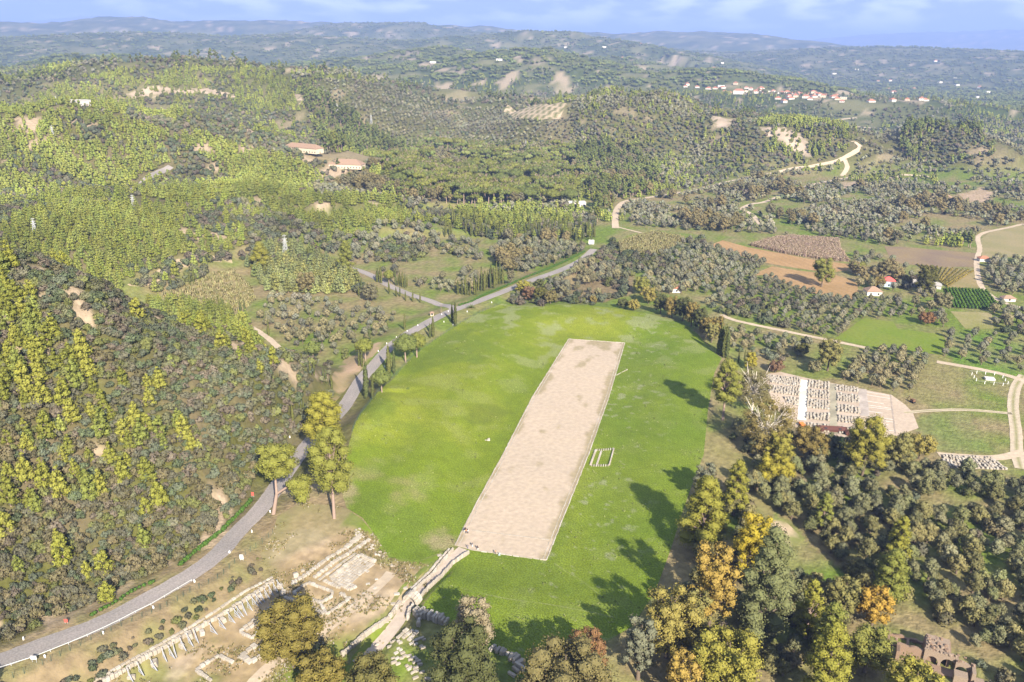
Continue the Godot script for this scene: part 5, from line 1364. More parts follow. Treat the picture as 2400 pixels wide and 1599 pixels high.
func fill_woods() -> void:
	dice.seed = 5
	var taken := []
	for w in WOODS:
		var p := outline(w.outline)
		var r := bounds(p)
		taken.append([p, r])
		var d0 := 1e9
		var d1 := 0.0
		var a0 := 9.0
		var a1 := -9.0
		for q in p:
			d0 = minf(d0, q.distance_to(Vector2(EYE.x, EYE.z))); d1 = maxf(d1, q.distance_to(Vector2(EYE.x, EYE.z)))
			a0 = minf(a0, atan2(q.x - EYE.x, EYE.z - q.y)); a1 = maxf(a1, atan2(q.x - EYE.x, EYE.z - q.y))
		var step: float = w.step
		var names: Array = w.mix.keys()
		var orchard: bool = w.name in ["square_orchard", "right_orchard", "big_orchard", "tan_olives", "olive_hill", "yard_orchard"]
		var jitter := 0.22 if orchard else 0.5
		var lean := 0.35 if orchard else 0.0
		var away := Vector2(r.get_center().x - EYE.x, r.get_center().y - EYE.z).length()
		if away > 1100.0: step *= 1.15
		var span := r.size.length() * 0.5 + step
		var n := int(span * 2.0 / step)
		for i in n:
			for j in n:
				var q := r.get_center() + (Vector2(i - n * 0.5 + rnd(-jitter, jitter), j - n * 0.5 + rnd(-jitter, jitter)) * step).rotated(lean)
				if not r.has_point(q) or not Geometry2D.is_point_in_polygon(q, p): continue
				if kept_clear(q.x, q.y): continue
				var clump := n_fine.get_noise_2d(q.x * 0.8, q.y * 0.8)
				if not orchard and bare_here(q.x, q.y) > rnd(0.3, 1.2): continue
				if not orchard and w.name in ["farm", "plain_groves", "mid_plain", "upper_grove"] and n_wide.get_noise_2d(q.x * 2.5, q.y * 2.5) > 0.16: continue
				var patch := n_wide.get_noise_2d(q.x * 2.2 + 60.0, q.y * 2.2)
				var t := clampf(dice.randf() * 0.75 + 0.12 + 0.4 * clump + (1.5 * patch if away > 450.0 else 0.0), 0.0, 0.999)
				var kind: String = names[0]
				var sum := 0.0
				for m in names:
					sum += w.mix[m]
					if t < sum:
						kind = m
						break
				var label: String = w.label
				if kind != names[0]:
					label = {"pine": "bright pine among the ", "palepine": "pale pine among the ", "tallpine": "dark pine among the ", "shrub": "bush among the ", "olive": "olive tree among the ", "darkolive": "dark olive tree among the ", "brown": "brown tree among the ", "umbrella": "umbrella pine among the "}[kind] + {"shrub": "bushes", "pine": "pines", "palepine": "pale pines", "tallpine": "dark pines", "olive": "olive trees", "darkolive": "dark olives", "brown": "brown trees", "umbrella": "umbrella pines"}[names[0]] + label.substr(label.find(" ", label.find(" ") + 1))
				var size := rnd(0.7, 1.3)
				var part: String = ["near", "middle", "far"][clampi(int(3.0 * (Vector2(q.x - EYE.x, q.y - EYE.z).length() - d0) / maxf(d1 - d0, 1.0)), 0, 2)] + " " + ["left", "centre", "right"][clampi(int(3.0 * (atan2(q.x - EYE.x, EYE.z - q.y) - a0) / maxf(a1 - a0, 0.001)), 0, 2)] + " part"
				var plain := label
				label = ("small " if size < 0.88 else ("large " if size > 1.12 else "")) + label + ", " + part
				if label.split(" ").size() > 16: label = plain + ", " + part
				if label.split(" ").size() > 16: label = plain
				if kind == "shrub": size = rnd(0.7, 1.6) * (1.12 if w.step < 4.0 else 1.5)
				if w.name == "terrace_scrub": size = rnd(0.3, 1.0)
				if kind == "pine" and w.name == "kronion_young": size = rnd(0.7, 1.25)
				if kind == "olive" and w.name in ["roadside", "east_belt", "ditch"]: size = rnd(0.5, 0.9)
				if away > 560.0: size *= 1.2
				grow(kind, q.x, q.y, size, label, plain)
	for k in range(0, HILL_PINES.size() - 1, 2):
		var size := rnd(0.7, 1.5)
		var high := hgt(HILL_PINES[k], HILL_PINES[k + 1])
		grow("pine", HILL_PINES[k], HILL_PINES[k + 1], size, ("small " if size < 0.98 else ("tall " if size > 1.16 else "")) + "bright pine in the scrub " + ("near the hill's crest" if high > 55.0 else ("high on the hill" if high > 40.0 else ("halfway up the hill" if high > 25.0 else "low above the road"))) + (" on its left shoulder" if HILL_PINES[k] < -128.0 else (" in its middle" if HILL_PINES[k] < -105.0 else " on its right side")), "bright pines standing out of the scrub on the hill")
	for e in CYPRESSES:
		grow("cypress", e[0], e[1], e[2] / 14.0, e[3])
	# the country beyond
	var r := 780.0
	while r < 7500.0:
		var step := maxf(8.0, r * 0.0068)
		var n := int(1.36 * r / step)
		for k in n:
			var a := -0.68 + 1.36 * (k + rnd(-0.5, 0.5)) / n - LOOK
			var rr := r + rnd(-0.5, 0.5) * step
			var x := EYE.x + rr * sin(a)
			var z := EYE.z - rr * cos(a)
			if rr > 1900.0 and rr < 3200.0 and kept_clear(x, z): continue
			if rr < 1900.0:
				var skip := false
				for e in taken:
					if e[1].has_point(Vector2(x, z)) and Geometry2D.is_point_in_polygon(Vector2(x, z), e[0]):
						skip = true
						break
				if skip or kept_clear(x, z): continue
			var wide := n_wide.get_noise_2d(x * 0.6, z * 0.6)
			var fine := n_fine.get_noise_2d(x * 0.5, z * 0.5)
			if n_wide.get_noise_2d(x * 2.2 + 77.0, z * 0.8) > rnd(0.34, 0.42): continue
			if n_fine.get_noise_2d(x * 0.1, z * 0.1) > rnd(0.2, 0.4): continue
			var kind := "olive"
			if wide + fine * 0.6 > 0.16: kind = "shrub"
			if wide + fine * 0.5 < -0.12: kind = "pine"
			if fine < -0.3: kind = "tallpine"
			if rr > 2600.0:
				if dice.randf() < 0.35: continue
				kind = "wood"
			grow(kind, x, z, {"olive": 1.2, "shrub": 2.2, "pine": 1.15, "tallpine": 0.9, "wood": 0.8}[kind] * rnd(0.7, 1.3) * (1.0 if rr < 1500.0 else 1.25), {"olive": "olive tree", "shrub": "bush", "pine": "pine", "tallpine": "tall dark pine", "wood": "wood"}[kind] + " in the open country between the far groves")
		r += step

func tall_tree(kind: String, x: float, z: float, high: float, wide: float, label: String, k: int) -> void:
	dice.seed = 400 + k
	var at := on(x, z, -0.1)
	var category := "tree"
	var names := {"leaning": "leaning_pine", "bigpine": "tall_pine", "bigpine2": "tall_pine", "yellowpine": "tall_pine", "greypine": "tall_pine", "oak": "oak_tree", "darkoak": "oak_tree", "autumnoak": "oak_tree", "redoak": "oak_tree", "grey": "grey_tree", "greyolive": "olive_tree", "plane": "plane_tree", "orange": "plane_tree", "yellow": "plane_tree", "yellowgreen": "plane_tree", "sycamore": "sycamore", "umbrella": "umbrella_pine", "brown": "autumn_tree"}
	var o := thing(names[kind], label, names[kind].replace("_", " "), at, 0.0, label if "flat crown" in label else "")
	var wood := Soup.new()
	var lobes := []
	var leaf := 0.44
	var core := 0.7
	var spread := 0.5
	var density := 68.0
	var bark := "bark"
	var base_y := high * 0.3
	if kind in ["bigpine", "bigpine2", "yellowpine", "greypine"]:
		bark = "pine_bark"
		var bare: float = 0.34 if kind == "bigpine" else 0.14
		var n := 34
		for e in n:
			var t := (e + 0.5) / n
			var a := e * 2.4 + rnd(-0.5, 0.5)
			var shape := pow(sin(PI * clampf(0.2 + 0.76 * t, 0, 1)), 0.7) * (1.0 if kind == "bigpine" else 1.15 - 0.5 * t)
			var d := wide * 0.72 * shape * rnd(0.45, 1.0) if e < n - 1 else 0.0
			var rr := wide * 0.4 * rnd(0.8, 1.2) * (1.0 - 0.25 * t)
			lobes.append([Vector3(cos(a) * d, high * lerpf(bare, 0.93, t), sin(a) * d), Vector3(rr, rr * 0.72, rr)])
		leaf = 0.44; density = 105.0; core = 0.74; spread = 0.35
		base_y = high * bare
	elif kind == "leaning":
		bark = "pine_bark"
		for e in 20:
			var a := e * 2.4
			lobes.append([Vector3(1.6 + cos(a) * rnd(0.5, 6.0), high * rnd(0.58, 0.92), -2.0 + sin(a) * rnd(0.5, 5.2)), Vector3(3.0, 2.0, 3.0) * rnd(0.8, 1.15)])
		for e in 14:
			var a := e * 2.4
			lobes.append([Vector3(10.2 + cos(a) * rnd(0.5, 3.8), high * rnd(0.34, 0.7), -1.0 + sin(a) * rnd(0.5, 3.4)), Vector3(2.5, 1.8, 2.5) * rnd(0.8, 1.15)])
		leaf = 0.5; density = 110.0; core = 0.8; spread = 0.22
	elif kind == "umbrella":
		bark = "pine_bark"
		var top := high
		for e in 12:
			var a := e * 2.4
			var d := wide * 0.74 * sqrt(e / 12.0)
			lobes.append([Vector3(cos(a) * d, top * 0.56 + (top * 0.26) * (1.0 - d / wide) + rnd(-0.2, 0.2), sin(a) * d), Vector3(wide * 0.42, high * 0.22, wide * 0.42) * rnd(0.85, 1.1)])
		leaf = 0.5; density = 60.0; core = 0.82; spread = 0.2
		base_y = high * 0.45
	else:
		var n := 40
		var squat := high < wide * 1.6
		for e in n:
			var t := (e + 0.5) / n
			var a := e * 2.4 + rnd(-0.5, 0.5)
			var y := lerpf(0.24 if not squat else 0.32, 0.84, t)
			var shape := sqrt(maxf(0.08, 1.0 - pow((y - 0.48) / 0.5, 2.0)))
			var d := wide * 0.72 * shape * rnd(0.5, 1.0)
			var rr := wide * rnd(0.18, 0.32)
			lobes.append([Vector3(cos(a) * d, high * y, sin(a) * d), Vector3(rr, rr * 0.85, rr)])
		lobes.append([Vector3(0, high * 0.55, 0), Vector3(wide * 0.6, high * 0.3, wide * 0.6)])
		base_y = high * 0.3
		if kind == "sycamore":
			bark = "white_bark"; core = 0.4; density = 55.0
			lobes = lobes.filter(func(l): return l[0].y < high * 0.8 and l[1].x < wide * 0.5)
		if kind in ["oak", "darkoak"]: density = 95.0
	# trunk and limbs
	var fork := Vector3(rnd(-0.3, 0.3), base_y, rnd(-0.3, 0.3))
	var thick := clampf(high * 0.024, 0.12, 0.5)
	if kind == "leaning":
		fork = Vector3(1.6, high * 0.30, -0.8)
		wood.limb(Vector3(0, -0.5, 0), fork, 0.75, 0.55, 8)
		wood.limb(fork, Vector3(6.6, high * 0.45, -1.2), 0.5, 0.36, 7)
		wood.limb(fork, Vector3(1.0, high * 0.6, -2.0), 0.5, 0.3, 7)
		for e in lobes.size():
			wood.limb(Vector3(6.6, high * 0.45, -1.2) if e > 19 else Vector3(1.0, high * 0.6, -2.0), lobes[e][0], 0.22, 0.06, 5)
	else:
		wood.limb(Vector3(0, -0.5, 0), fork, thick * 1.25, thick * 0.85, 8)
		var crown_top := Vector3(0, high * 0.82, 0)
		wood.limb(fork, crown_top, thick * 0.85, thick * 0.25, 7)
		for l in lobes:
			var start := fork.lerp(crown_top, clampf((l[0].y - base_y) / high * 0.7, 0, 0.8))
			wood.limb(start, l[0], thick * 0.4, 0.05, 5)
		if kind == "sycamore":
			for e in 5:
				var a := e * 2.4
				var elbow := Vector3(cos(a) * wide * 0.28, high * rnd(0.5, 0.62), sin(a) * wide * 0.28)
				wood.limb(Vector3(0, high * 0.36, 0), elbow, 0.26, 0.18, 6)
				for f in 4:
					var tip := elbow + Vector3(cos(a + rnd(-0.9, 0.9)) * wide * rnd(0.2, 0.5), high * rnd(0.14, 0.36), sin(a + rnd(-0.9, 0.9)) * wide * rnd(0.2, 0.5))
					wood.limb(elbow, tip, 0.15, 0.05, 5)
					wood.limb(elbow.lerp(tip, 0.5), elbow.lerp(tip, 0.5) + Vector3(rnd(-1.6, 1.6), rnd(0.8, 2.2), rnd(-1.6, 1.6)), 0.08, 0.03, 4)
	var count := int(clampf(density * wide * wide, 500, 7500))
	if kind == "leaning": count = 6000
	var list: String = {"leaning": "bigpine", "yellowpine": "bigpine2"}.get(kind, kind) + "_leaves"
	piece("crown", foliage(lobes, count, leaf, core, 1.0, spread).mesh(), leafy[list][1 + k % 2], o)
	piece("trunk", wood.mesh(), M[bark], o)

func hedge(called: String, label: String, pts: Array, half: float, high: float) -> void:
	dice.seed = 21
	var p := even(outline(pts), 1.1)
	var lobes := []
	for q in p:
		lobes.append([on(q.x + rnd(-0.2, 0.2), q.y + rnd(-0.2, 0.2), high * 0.45), Vector3(half, high * 0.55, half) * rnd(0.8, 1.2)])
	var s := Soup.new()
	for k in range(0, lobes.size(), 6):
		s.add(foliage(lobes.slice(k, k + 6), 420, 0.32, 0.82), Transform3D())
	place(called, s.mesh(), leafy.hedge_leaves[1], label, "hedge", Transform3D())

func tufts(called: String, label: String, category: String, key: String, leaves: String, n: int, high: float, wide: float) -> void:
	# canes, maize and reeds: many thin stems
	dice.seed = n
	var s := Soup.new()
	for k in 44:
		var a := rnd(0, TAU)
		var foot := Vector3(cos(a), 0, sin(a)) * rnd(0, wide * 0.5)
		var top := foot + Vector3(rnd(-0.35, 0.35), high * rnd(0.7, 1.1), rnd(-0.35, 0.35))
		var side := Vector3(cos(a * 3.0), 0, sin(a * 3.0)) * 0.075
		var t := rnd(0.75, 1.25)
		s.quad(foot - side, foot + side, top + side * 0.6, top - side * 0.4, Color(t, t, t), Vector3(side.z, 0.16, -side.x).normalized() + Vector3.UP * 0.6)
	var mm := MultiMesh.new()
	mm.transform_format = MultiMesh.TRANSFORM_3D
	mm.use_colors = true
	mm.mesh = s.mesh(leafy[leaves][1])
	var p: PackedVector2Array = patches[key][0]
	var r: Rect2 = patches[key][1]
	var spots := []
	while spots.size() < n:
		var q := r.position + Vector2(dice.randf(), dice.randf()) * r.size
		if Geometry2D.is_point_in_polygon(q, p): spots.append(q)
	mm.instance_count = n
	for k in n:
		mm.set_instance_transform(k, Transform3D(Basis(Vector3.UP, rnd(0, TAU)) * Basis.from_scale(Vector3.ONE * rnd(0.75, 1.25)), on(spots[k].x, spots[k].y)))
		var t := rnd(0.8, 1.2)
		mm.set_instance_color(k, Color(t, t * rnd(0.9, 1.05), t * rnd(0.8, 1.1)))
	var o := MultiMeshInstance3D.new()
	o.name = called; o.multimesh = mm
	tag(o, label, category, "", "stuff")
	add_child(o, true)

# ---------------------------------------------------------------- buildings and furniture

func gable(s: Soup, w: float, d: float, y: float, rise: float, over := 0.4) -> void:
	var x := w * 0.5 + over
	var z := d * 0.5 + over
	var r := 0.16
	for up in [0.0, r]:
		for k in [-1, 1]:
			s.quad(Vector3(-x, y + up - 0.1, k * z), Vector3(x, y + up - 0.1, k * z), Vector3(x, y + rise + up, 0), Vector3(-x, y + rise + up, 0), Color.WHITE, Vector3(0, z, k * rise).normalized())
	for k in [-1, 1]:
		s.quad(Vector3(-x, y - 0.1, k * z), Vector3(x, y - 0.1, k * z), Vector3(x, y - 0.1 + r, k * z), Vector3(-x, y - 0.1 + r, k * z), Color.WHITE, Vector3(0, 0, k))
		s.tri(Vector3(k * w * 0.5, y, -d * 0.5), Vector3(k * w * 0.5, y, d * 0.5), Vector3(k * w * 0.5, y + rise * 0.9, 0), Color.WHITE, Vector3(k, 0, 0))
		for e in [-1, 1]:
			s.quad(Vector3(k * x, y - 0.1, e * z), Vector3(k * x, y - 0.1 + r, e * z), Vector3(k * x, y + rise + r, 0), Vector3(k * x, y + rise, 0), Color.WHITE, Vector3(k, 0, 0))

func hipped(s: Soup, w: float, d: float, y: float, rise: float, over := 0.5) -> void:
	var x := w * 0.5 + over
	var z := d * 0.5 + over
	var e := maxf(0.1, x - z)
	var a := [Vector3(-x, y, -z), Vector3(x, y, -z), Vector3(x, y, z), Vector3(-x, y, z)]
	var t := [Vector3(-e, y + rise, 0), Vector3(e, y + rise, 0)]
	s.quad(a[0], a[1], t[1], t[0], Color.WHITE, Vector3(0, z, -rise).normalized())
	s.quad(a[3], a[2], t[1], t[0], Color.WHITE, Vector3(0, z, rise).normalized())
	s.tri(a[0], a[3], t[0], Color.WHITE, Vector3(-rise, z, 0).normalized())
	s.tri(a[1], a[2], t[1], Color.WHITE, Vector3(rise, z, 0).normalized())
	s.box(Vector3(0, y - 0.1, 0), Vector3(x * 2, 0.2, z * 2))

func house(called: String, label: String, category: String, at: Vector2, turn: float, size: Vector3, roof: String, walls: String, columns: int, storeys := 1, flat := false, group := "") -> Node3D:
	var o := thing(called, label, category, on(at.x, at.y, -0.3), turn, group)
	var s := Soup.new()
	s.box(Vector3(0, size.y * 0.5 + 0.1, 0), Vector3(size.x, size.y + 0.4, size.z))
	piece("wall", s.mesh(), M[walls], o)
	s = Soup.new()
	if flat:
		s.box(Vector3(0, size.y + 0.45, 0), Vector3(size.x + 0.5, 0.3, size.z + 0.5))
	else:
		hipped(s, size.x, size.z, size.y + 0.42, minf(size.z, size.x) * 0.34)
	piece("roof", s.mesh(), M[roof], o)
	var pane := BoxMesh.new()
	pane.size = Vector3(1.1, 1.3, 0.16)
	for st in storeys:
		for k in columns:
			var x := size.x * ((k + 0.5) / columns - 0.5)
			var y := 1.7 + st * 2.9
			piece("window", pane, M.glass, o, Transform3D(Basis(), Vector3(x, y, size.z * 0.5 + 0.04)))
	var door := BoxMesh.new()
	door.size = Vector3(1.1, 2.2, 0.16)
	piece("door", door, M.door, o, Transform3D(Basis(Vector3.UP, PI / 2), Vector3(size.x * 0.5 + 0.04, 1.2, 0)))
	return o

func pylon(k: int, x: float, z: float, high: float, label: String) -> void:
	var o := thing("lattice_pylon", label, "pylon", on(x, z, -0.3), 0.4 + 0.2 * k, "lattice pylons on the hills")
	var legs := Soup.new()
	var w := high * 0.11
	var thick := 0.16
	for a in [-1, 1]:
		for b in [-1, 1]:
			legs = Soup.new()
			legs.limb(Vector3(a * w, 0, b * w), Vector3(a * w * 0.22, high * 0.86, b * w * 0.22), thick, thick * 0.8, 4)
			piece("leg", legs.mesh(), M.steel, o)
	var br := Soup.new()
	var levels := 7
	for e in levels:
		var t0 := float(e) / levels
		var t1 := float(e + 1) / levels
		var w0 := w * lerpf(1.0, 0.22, t0)
		var w1 := w * lerpf(1.0, 0.22, t1)
		for side in 4:
			var turn := Basis(Vector3.UP, side * PI / 2)
			br.limb(turn * Vector3(-w0, high * 0.86 * t0, w0), turn * Vector3(w1, high * 0.86 * t1, w1), thick * 0.6, thick * 0.6, 4)
			br.limb(turn * Vector3(w0, high * 0.86 * t0, w0), turn * Vector3(-w1, high * 0.86 * t1, w1), thick * 0.6, thick * 0.6, 4)
	piece("bracing", br.mesh(), M.steel, o)
	for e in 3:
		var arm := Soup.new()
		var y := high * (0.72 + 0.12 * e)
		var l := high * (0.13 - 0.02 * e)
		arm.limb(Vector3(-l, y, 0), Vector3(l, y, 0), thick * 0.7, thick * 0.7, 4)
		arm.limb(Vector3(-l, y, 0), Vector3(0, y + high * 0.05, 0), thick * 0.5, thick * 0.5, 4)
		arm.limb(Vector3(l, y, 0), Vector3(0, y + high * 0.05, 0), thick * 0.5, thick * 0.5, 4)
		piece("crossarm", arm.mesh(), M.steel, o)
	var tip := Soup.new()
	tip.limb(Vector3(0, high * 0.84, 0), Vector3(0, high, 0), thick, thick * 0.5, 4)
	piece("peak", tip.mesh(), M.steel, o)

func fence(called: String, label: String, pts: Array, gap: float, high: float, post: StandardMaterial3D, net: StandardMaterial3D) -> void:
	var p := even(outline(pts), gap)
	var o := thing(called, label, "fence", on(p[0].x, p[0].y))
	var stick := BoxMesh.new()
	stick.size = Vector3(0.08, high, 0.08)
	var wire := Soup.new()
	for k in p.size():
		piece("post", stick, post, o, Transform3D(Basis(), on(p[k].x, p[k].y, high * 0.5) - o.position))
		if k:
			var a := on(p[k - 1].x, p[k - 1].y, 0.1) - o.position
			var b := on(p[k].x, p[k].y, 0.1) - o.position
			var rows := 4
			for e in rows + 1:
				var u := Vector3.UP * (high - 0.15) * e / rows
				wire.limb(a + u, b + u, 0.012, 0.012, 3)
			var n := int(a.distance_to(b) / 0.6)
			for e in n:
				var q := a.lerp(b, (e + 0.5) / n)
				wire.limb(q, q + Vector3.UP * (high - 0.15), 0.01, 0.01, 3)
	piece("wire_mesh", wire.mesh(), net, o)

func person(k: int, x: float, z: float, label: String, shirt: Color, legs: Color, turn: float, kneel := false) -> void:
	# one body, meshed from the joined distances to its limbs
	var j := {"pelvis": Vector3(0, 0.95, 0), "chest": Vector3(0, 1.3, 0.02), "neck": Vector3(0, 1.48, 0.02), "head": Vector3(0, 1.63, 0.04), "hl": Vector3(-0.1, 0.92, 0), "hr": Vector3(0.1, 0.92, 0),
		"kl": Vector3(-0.11, 0.5, 0.06), "kr": Vector3(0.11, 0.5, -0.02), "fl": Vector3(-0.12, 0.05, 0.1), "fr": Vector3(0.12, 0.05, -0.12), "tl": Vector3(-0.13, 0.04, 0.24), "tr": Vector3(0.13, 0.04, 0.02),
		"sl": Vector3(-0.19, 1.42, 0), "sr": Vector3(0.19, 1.42, 0), "el": Vector3(-0.26, 1.14, -0.05), "er": Vector3(0.26, 1.14, 0.06), "wl": Vector3(-0.27, 0.9, 0.04), "wr": Vector3(0.25, 0.94, 0.2)}
	if kneel:
		for key in j: j[key].y -= 0.42
		j.kl = Vector3(-0.12, 0.45, 0.42); j.fl = Vector3(-0.12, 0.05, 0.34); j.tl = Vector3(-0.12, 0.04, 0.48)
		j.kr = Vector3(0.12, 0.1, 0.15); j.fr = Vector3(0.12, 0.08, -0.28); j.tr = Vector3(0.12, 0.05, -0.4)
	var skin := Color(0.42, 0.27, 0.19)
	var hair := Color(0.05, 0.035, 0.03)
	var bones := [["pelvis", "chest", 0.15, 0.16, shirt], ["chest", "neck", 0.13, 0.07, shirt], ["neck", "head", 0.06, 0.1, skin], ["sl", "sr", 0.08, 0.08, shirt], ["hl", "hr", 0.12, 0.12, legs],
		["hl", "kl", 0.1, 0.075, legs], ["kl", "fl", 0.07, 0.05, legs], ["fl", "tl", 0.05, 0.04, hair], ["hr", "kr", 0.1, 0.075, legs], ["kr", "fr", 0.07, 0.05, legs], ["fr", "tr", 0.05, 0.04, hair],
		["sl", "el", 0.06, 0.05, shirt], ["el", "wl", 0.045, 0.035, skin], ["sr", "er", 0.06, 0.05, shirt], ["er", "wr", 0.045, 0.035, skin]]
	var cell := 0.06
	var low := Vector3(-0.45, -0.05, -0.5)
	var n := Vector3i(16, 32, 19)
	var f := PackedFloat32Array()
	f.resize(n.x * n.y * n.z)
	for iy in n.y:
		for iz in n.z:
			for ix in n.x:
				var q := low + Vector3(ix, iy, iz) * cell
				var d := 9.0
				for b in bones:
					var a: Vector3 = j[b[0]]
					var e: Vector3 = j[b[1]] - a
					var t := clampf((q - a).dot(e) / e.length_squared(), 0, 1)
					var g: float = (q - a - e * t).length() - lerpf(b[2], b[3], t)
					var h := maxf(0.04 - absf(d - g), 0.0) / 0.04
					d = minf(d, g) - h * h * 0.01
				f[(iy * n.z + iz) * n.x + ix] = d
	var ids := {}
	var pts := PackedVector3Array()
	for iy in n.y - 1:
		for iz in n.z - 1:
			for ix in n.x - 1:
				var sum := Vector3.ZERO
				var cnt := 0
				for e in [[0, 1], [2, 3], [4, 5], [6, 7], [0, 2], [1, 3], [4, 6], [5, 7], [0, 4], [1, 5], [2, 6], [3, 7]]:
					var a := Vector3i(e[0] & 1, (e[0] >> 1) & 1, (e[0] >> 2) & 1)
					var b := Vector3i(e[1] & 1, (e[1] >> 1) & 1, (e[1] >> 2) & 1)
					var fa := f[((iy + a.y) * n.z + iz + a.z) * n.x + ix + a.x]
					var fb := f[((iy + b.y) * n.z + iz + b.z) * n.x + ix + b.x]
					if (fa < 0.0) != (fb < 0.0):
						sum += Vector3(a).lerp(Vector3(b), fa / (fa - fb)); cnt += 1
				if cnt:
					ids[Vector3i(ix, iy, iz)] = pts.size()
					pts.push_back(low + (Vector3(ix, iy, iz) + sum / cnt) * cell)
	var s := Soup.new()
	var shade := func(q: Vector3) -> Color:
		var best := 9.0
		var col := skin
		for b in bones:
			var a: Vector3 = j[b[0]]
			var e: Vector3 = j[b[1]] - a
			var t := clampf((q - a).dot(e) / e.length_squared(), 0, 1)
			var g: float = (q - a - e * t).length() - lerpf(b[2], b[3], t)
			if g < best:
				best = g; col = b[4]
		if q.y > j.head.y + 0.02 or (q.y > j.head.y - 0.1 and q.z < j.head.z - 0.02 and q.y > j.neck.y + 0.05): col = hair
		return col
	for iy in range(1, n.y - 1):
		for iz in range(1, n.z - 1):
			for ix in range(1, n.x - 1):
				var here := f[(iy * n.z + iz) * n.x + ix] < 0.0
				for ax in 3:
					var d: Vector3i = [Vector3i(1, 0, 0), Vector3i(0, 1, 0), Vector3i(0, 0, 1)][ax]
					var there := f[((iy + d.y) * n.z + iz + d.z) * n.x + ix + d.x] < 0.0
					if here == there: continue
					var u: Vector3i = [Vector3i(0, 1, 0), Vector3i(0, 0, 1), Vector3i(1, 0, 0)][ax]
					var w: Vector3i = [Vector3i(0, 0, 1), Vector3i(1, 0, 0), Vector3i(0, 1, 0)][ax]
					var c := Vector3i(ix, iy, iz)
					var q := [c - u - w, c - w, c, c - u]
					if not (ids.has(q[0]) and ids.has(q[1]) and ids.has(q[2]) and ids.has(q[3])): continue
					var p := [pts[ids[q[0]]], pts[ids[q[1]]], pts[ids[q[2]]], pts[ids[q[3]]]]
					s.quad(p[0], p[1], p[2], p[3], shade.call((p[0] + p[2]) * 0.5), Vector3(d) * (1.0 if here else -1.0))
	place("person", s.mesh(), M.person, label, "person", Transform3D(Basis(Vector3.UP, turn), on(x, z, 0.05)))

func set_up_paints() -> void:
	var soil := grain(512, 0.012, 0.72, 3)
	var fine := grain(512, 0.03, 0.7, 4)
	var rough := bumps(512, 0.03, 6.0, 5)
	textured(paint("land", 1.12, 1.12, 1.12, 0.95, true), soil, 0.035, rough, 0.8)
	textured(paint("grass", 1.2, 1.24, 1.2, 0.95, true), grain(1024, 0.02, 0.65, 9, 6), 0.06, bumps(1024, 0.035, 9.0, 6), 1.0)
	textured(paint("sand", 0.97, 0.97, 0.97, 0.95, true), grain(1024, 0.015, 0.9, 7, 6), 0.023, rough, 0.2)
	textured(paint("asphalt", 1.0, 1.0, 1.0, 0.9, true), grain(1024, 0.02, 0.78, 8, 6), 0.06)
	for t in [[0.50, 0.445, 0.37], [0.43, 0.38, 0.31], [0.54, 0.495, 0.43], [0.46, 0.41, 0.345]]:
		var m := paint("limestone", t[0], t[1], t[2], 0.95)
		textured(m, fine, 0.5, rough, 0.9)
		stones.append(m)
	textured(paint("ruin_brick", 0.33, 0.23, 0.165, 0.95), fine, 0.35, rough, 1.2)
	textured(paint("ruin_mortar", 0.35, 0.27, 0.205, 0.95), fine, 0.3, rough, 1.2)
	paint("steel", 0.42, 0.43, 0.44, 0.5)
	paint("prop_steel", 0.30, 0.31, 0.34, 0.6)
	paint("wire_green", 0.07, 0.13, 0.09, 0.6)
	paint("post_green", 0.06, 0.1, 0.075, 0.6)
	paint("post_wood", 0.2, 0.155, 0.12)
	textured(paint("roof_tile", 0.44, 0.2, 0.125), fine, 0.5, rough, 0.6)
	textured(paint("roof_old", 0.36, 0.245, 0.175), fine, 0.5, rough, 0.6)
	textured(paint("roof_sheet", 0.42, 0.40, 0.38, 0.6), fine, 0.4)
	paint("rust_red", 0.095, 0.042, 0.034, 0.8)
	paint("roof_red", 0.5, 0.10, 0.085, 0.6)
	paint("white_wall", 0.56, 0.53, 0.48)
	paint("cream_wall", 0.52, 0.44, 0.33)
	paint("grey_wall", 0.45, 0.43, 0.41)
	paint("blue_wall", 0.32, 0.4, 0.48)
	paint("white_paint", 0.75, 0.75, 0.75, 0.6)
	paint("red_paint", 0.45, 0.09, 0.07, 0.6)
	paint("blue_paint", 0.05, 0.12, 0.3, 0.3)
	paint("orange_paint", 0.6, 0.2, 0.05, 0.5)
	paint("glass", 0.03, 0.035, 0.045, 0.15)
	paint("door", 0.14, 0.08, 0.05)
	paint("rubber", 0.02, 0.02, 0.02)
	paint("person", 1, 1, 1, 0.9, true)
	paint("dry_sticks", 0.4, 0.28, 0.22)

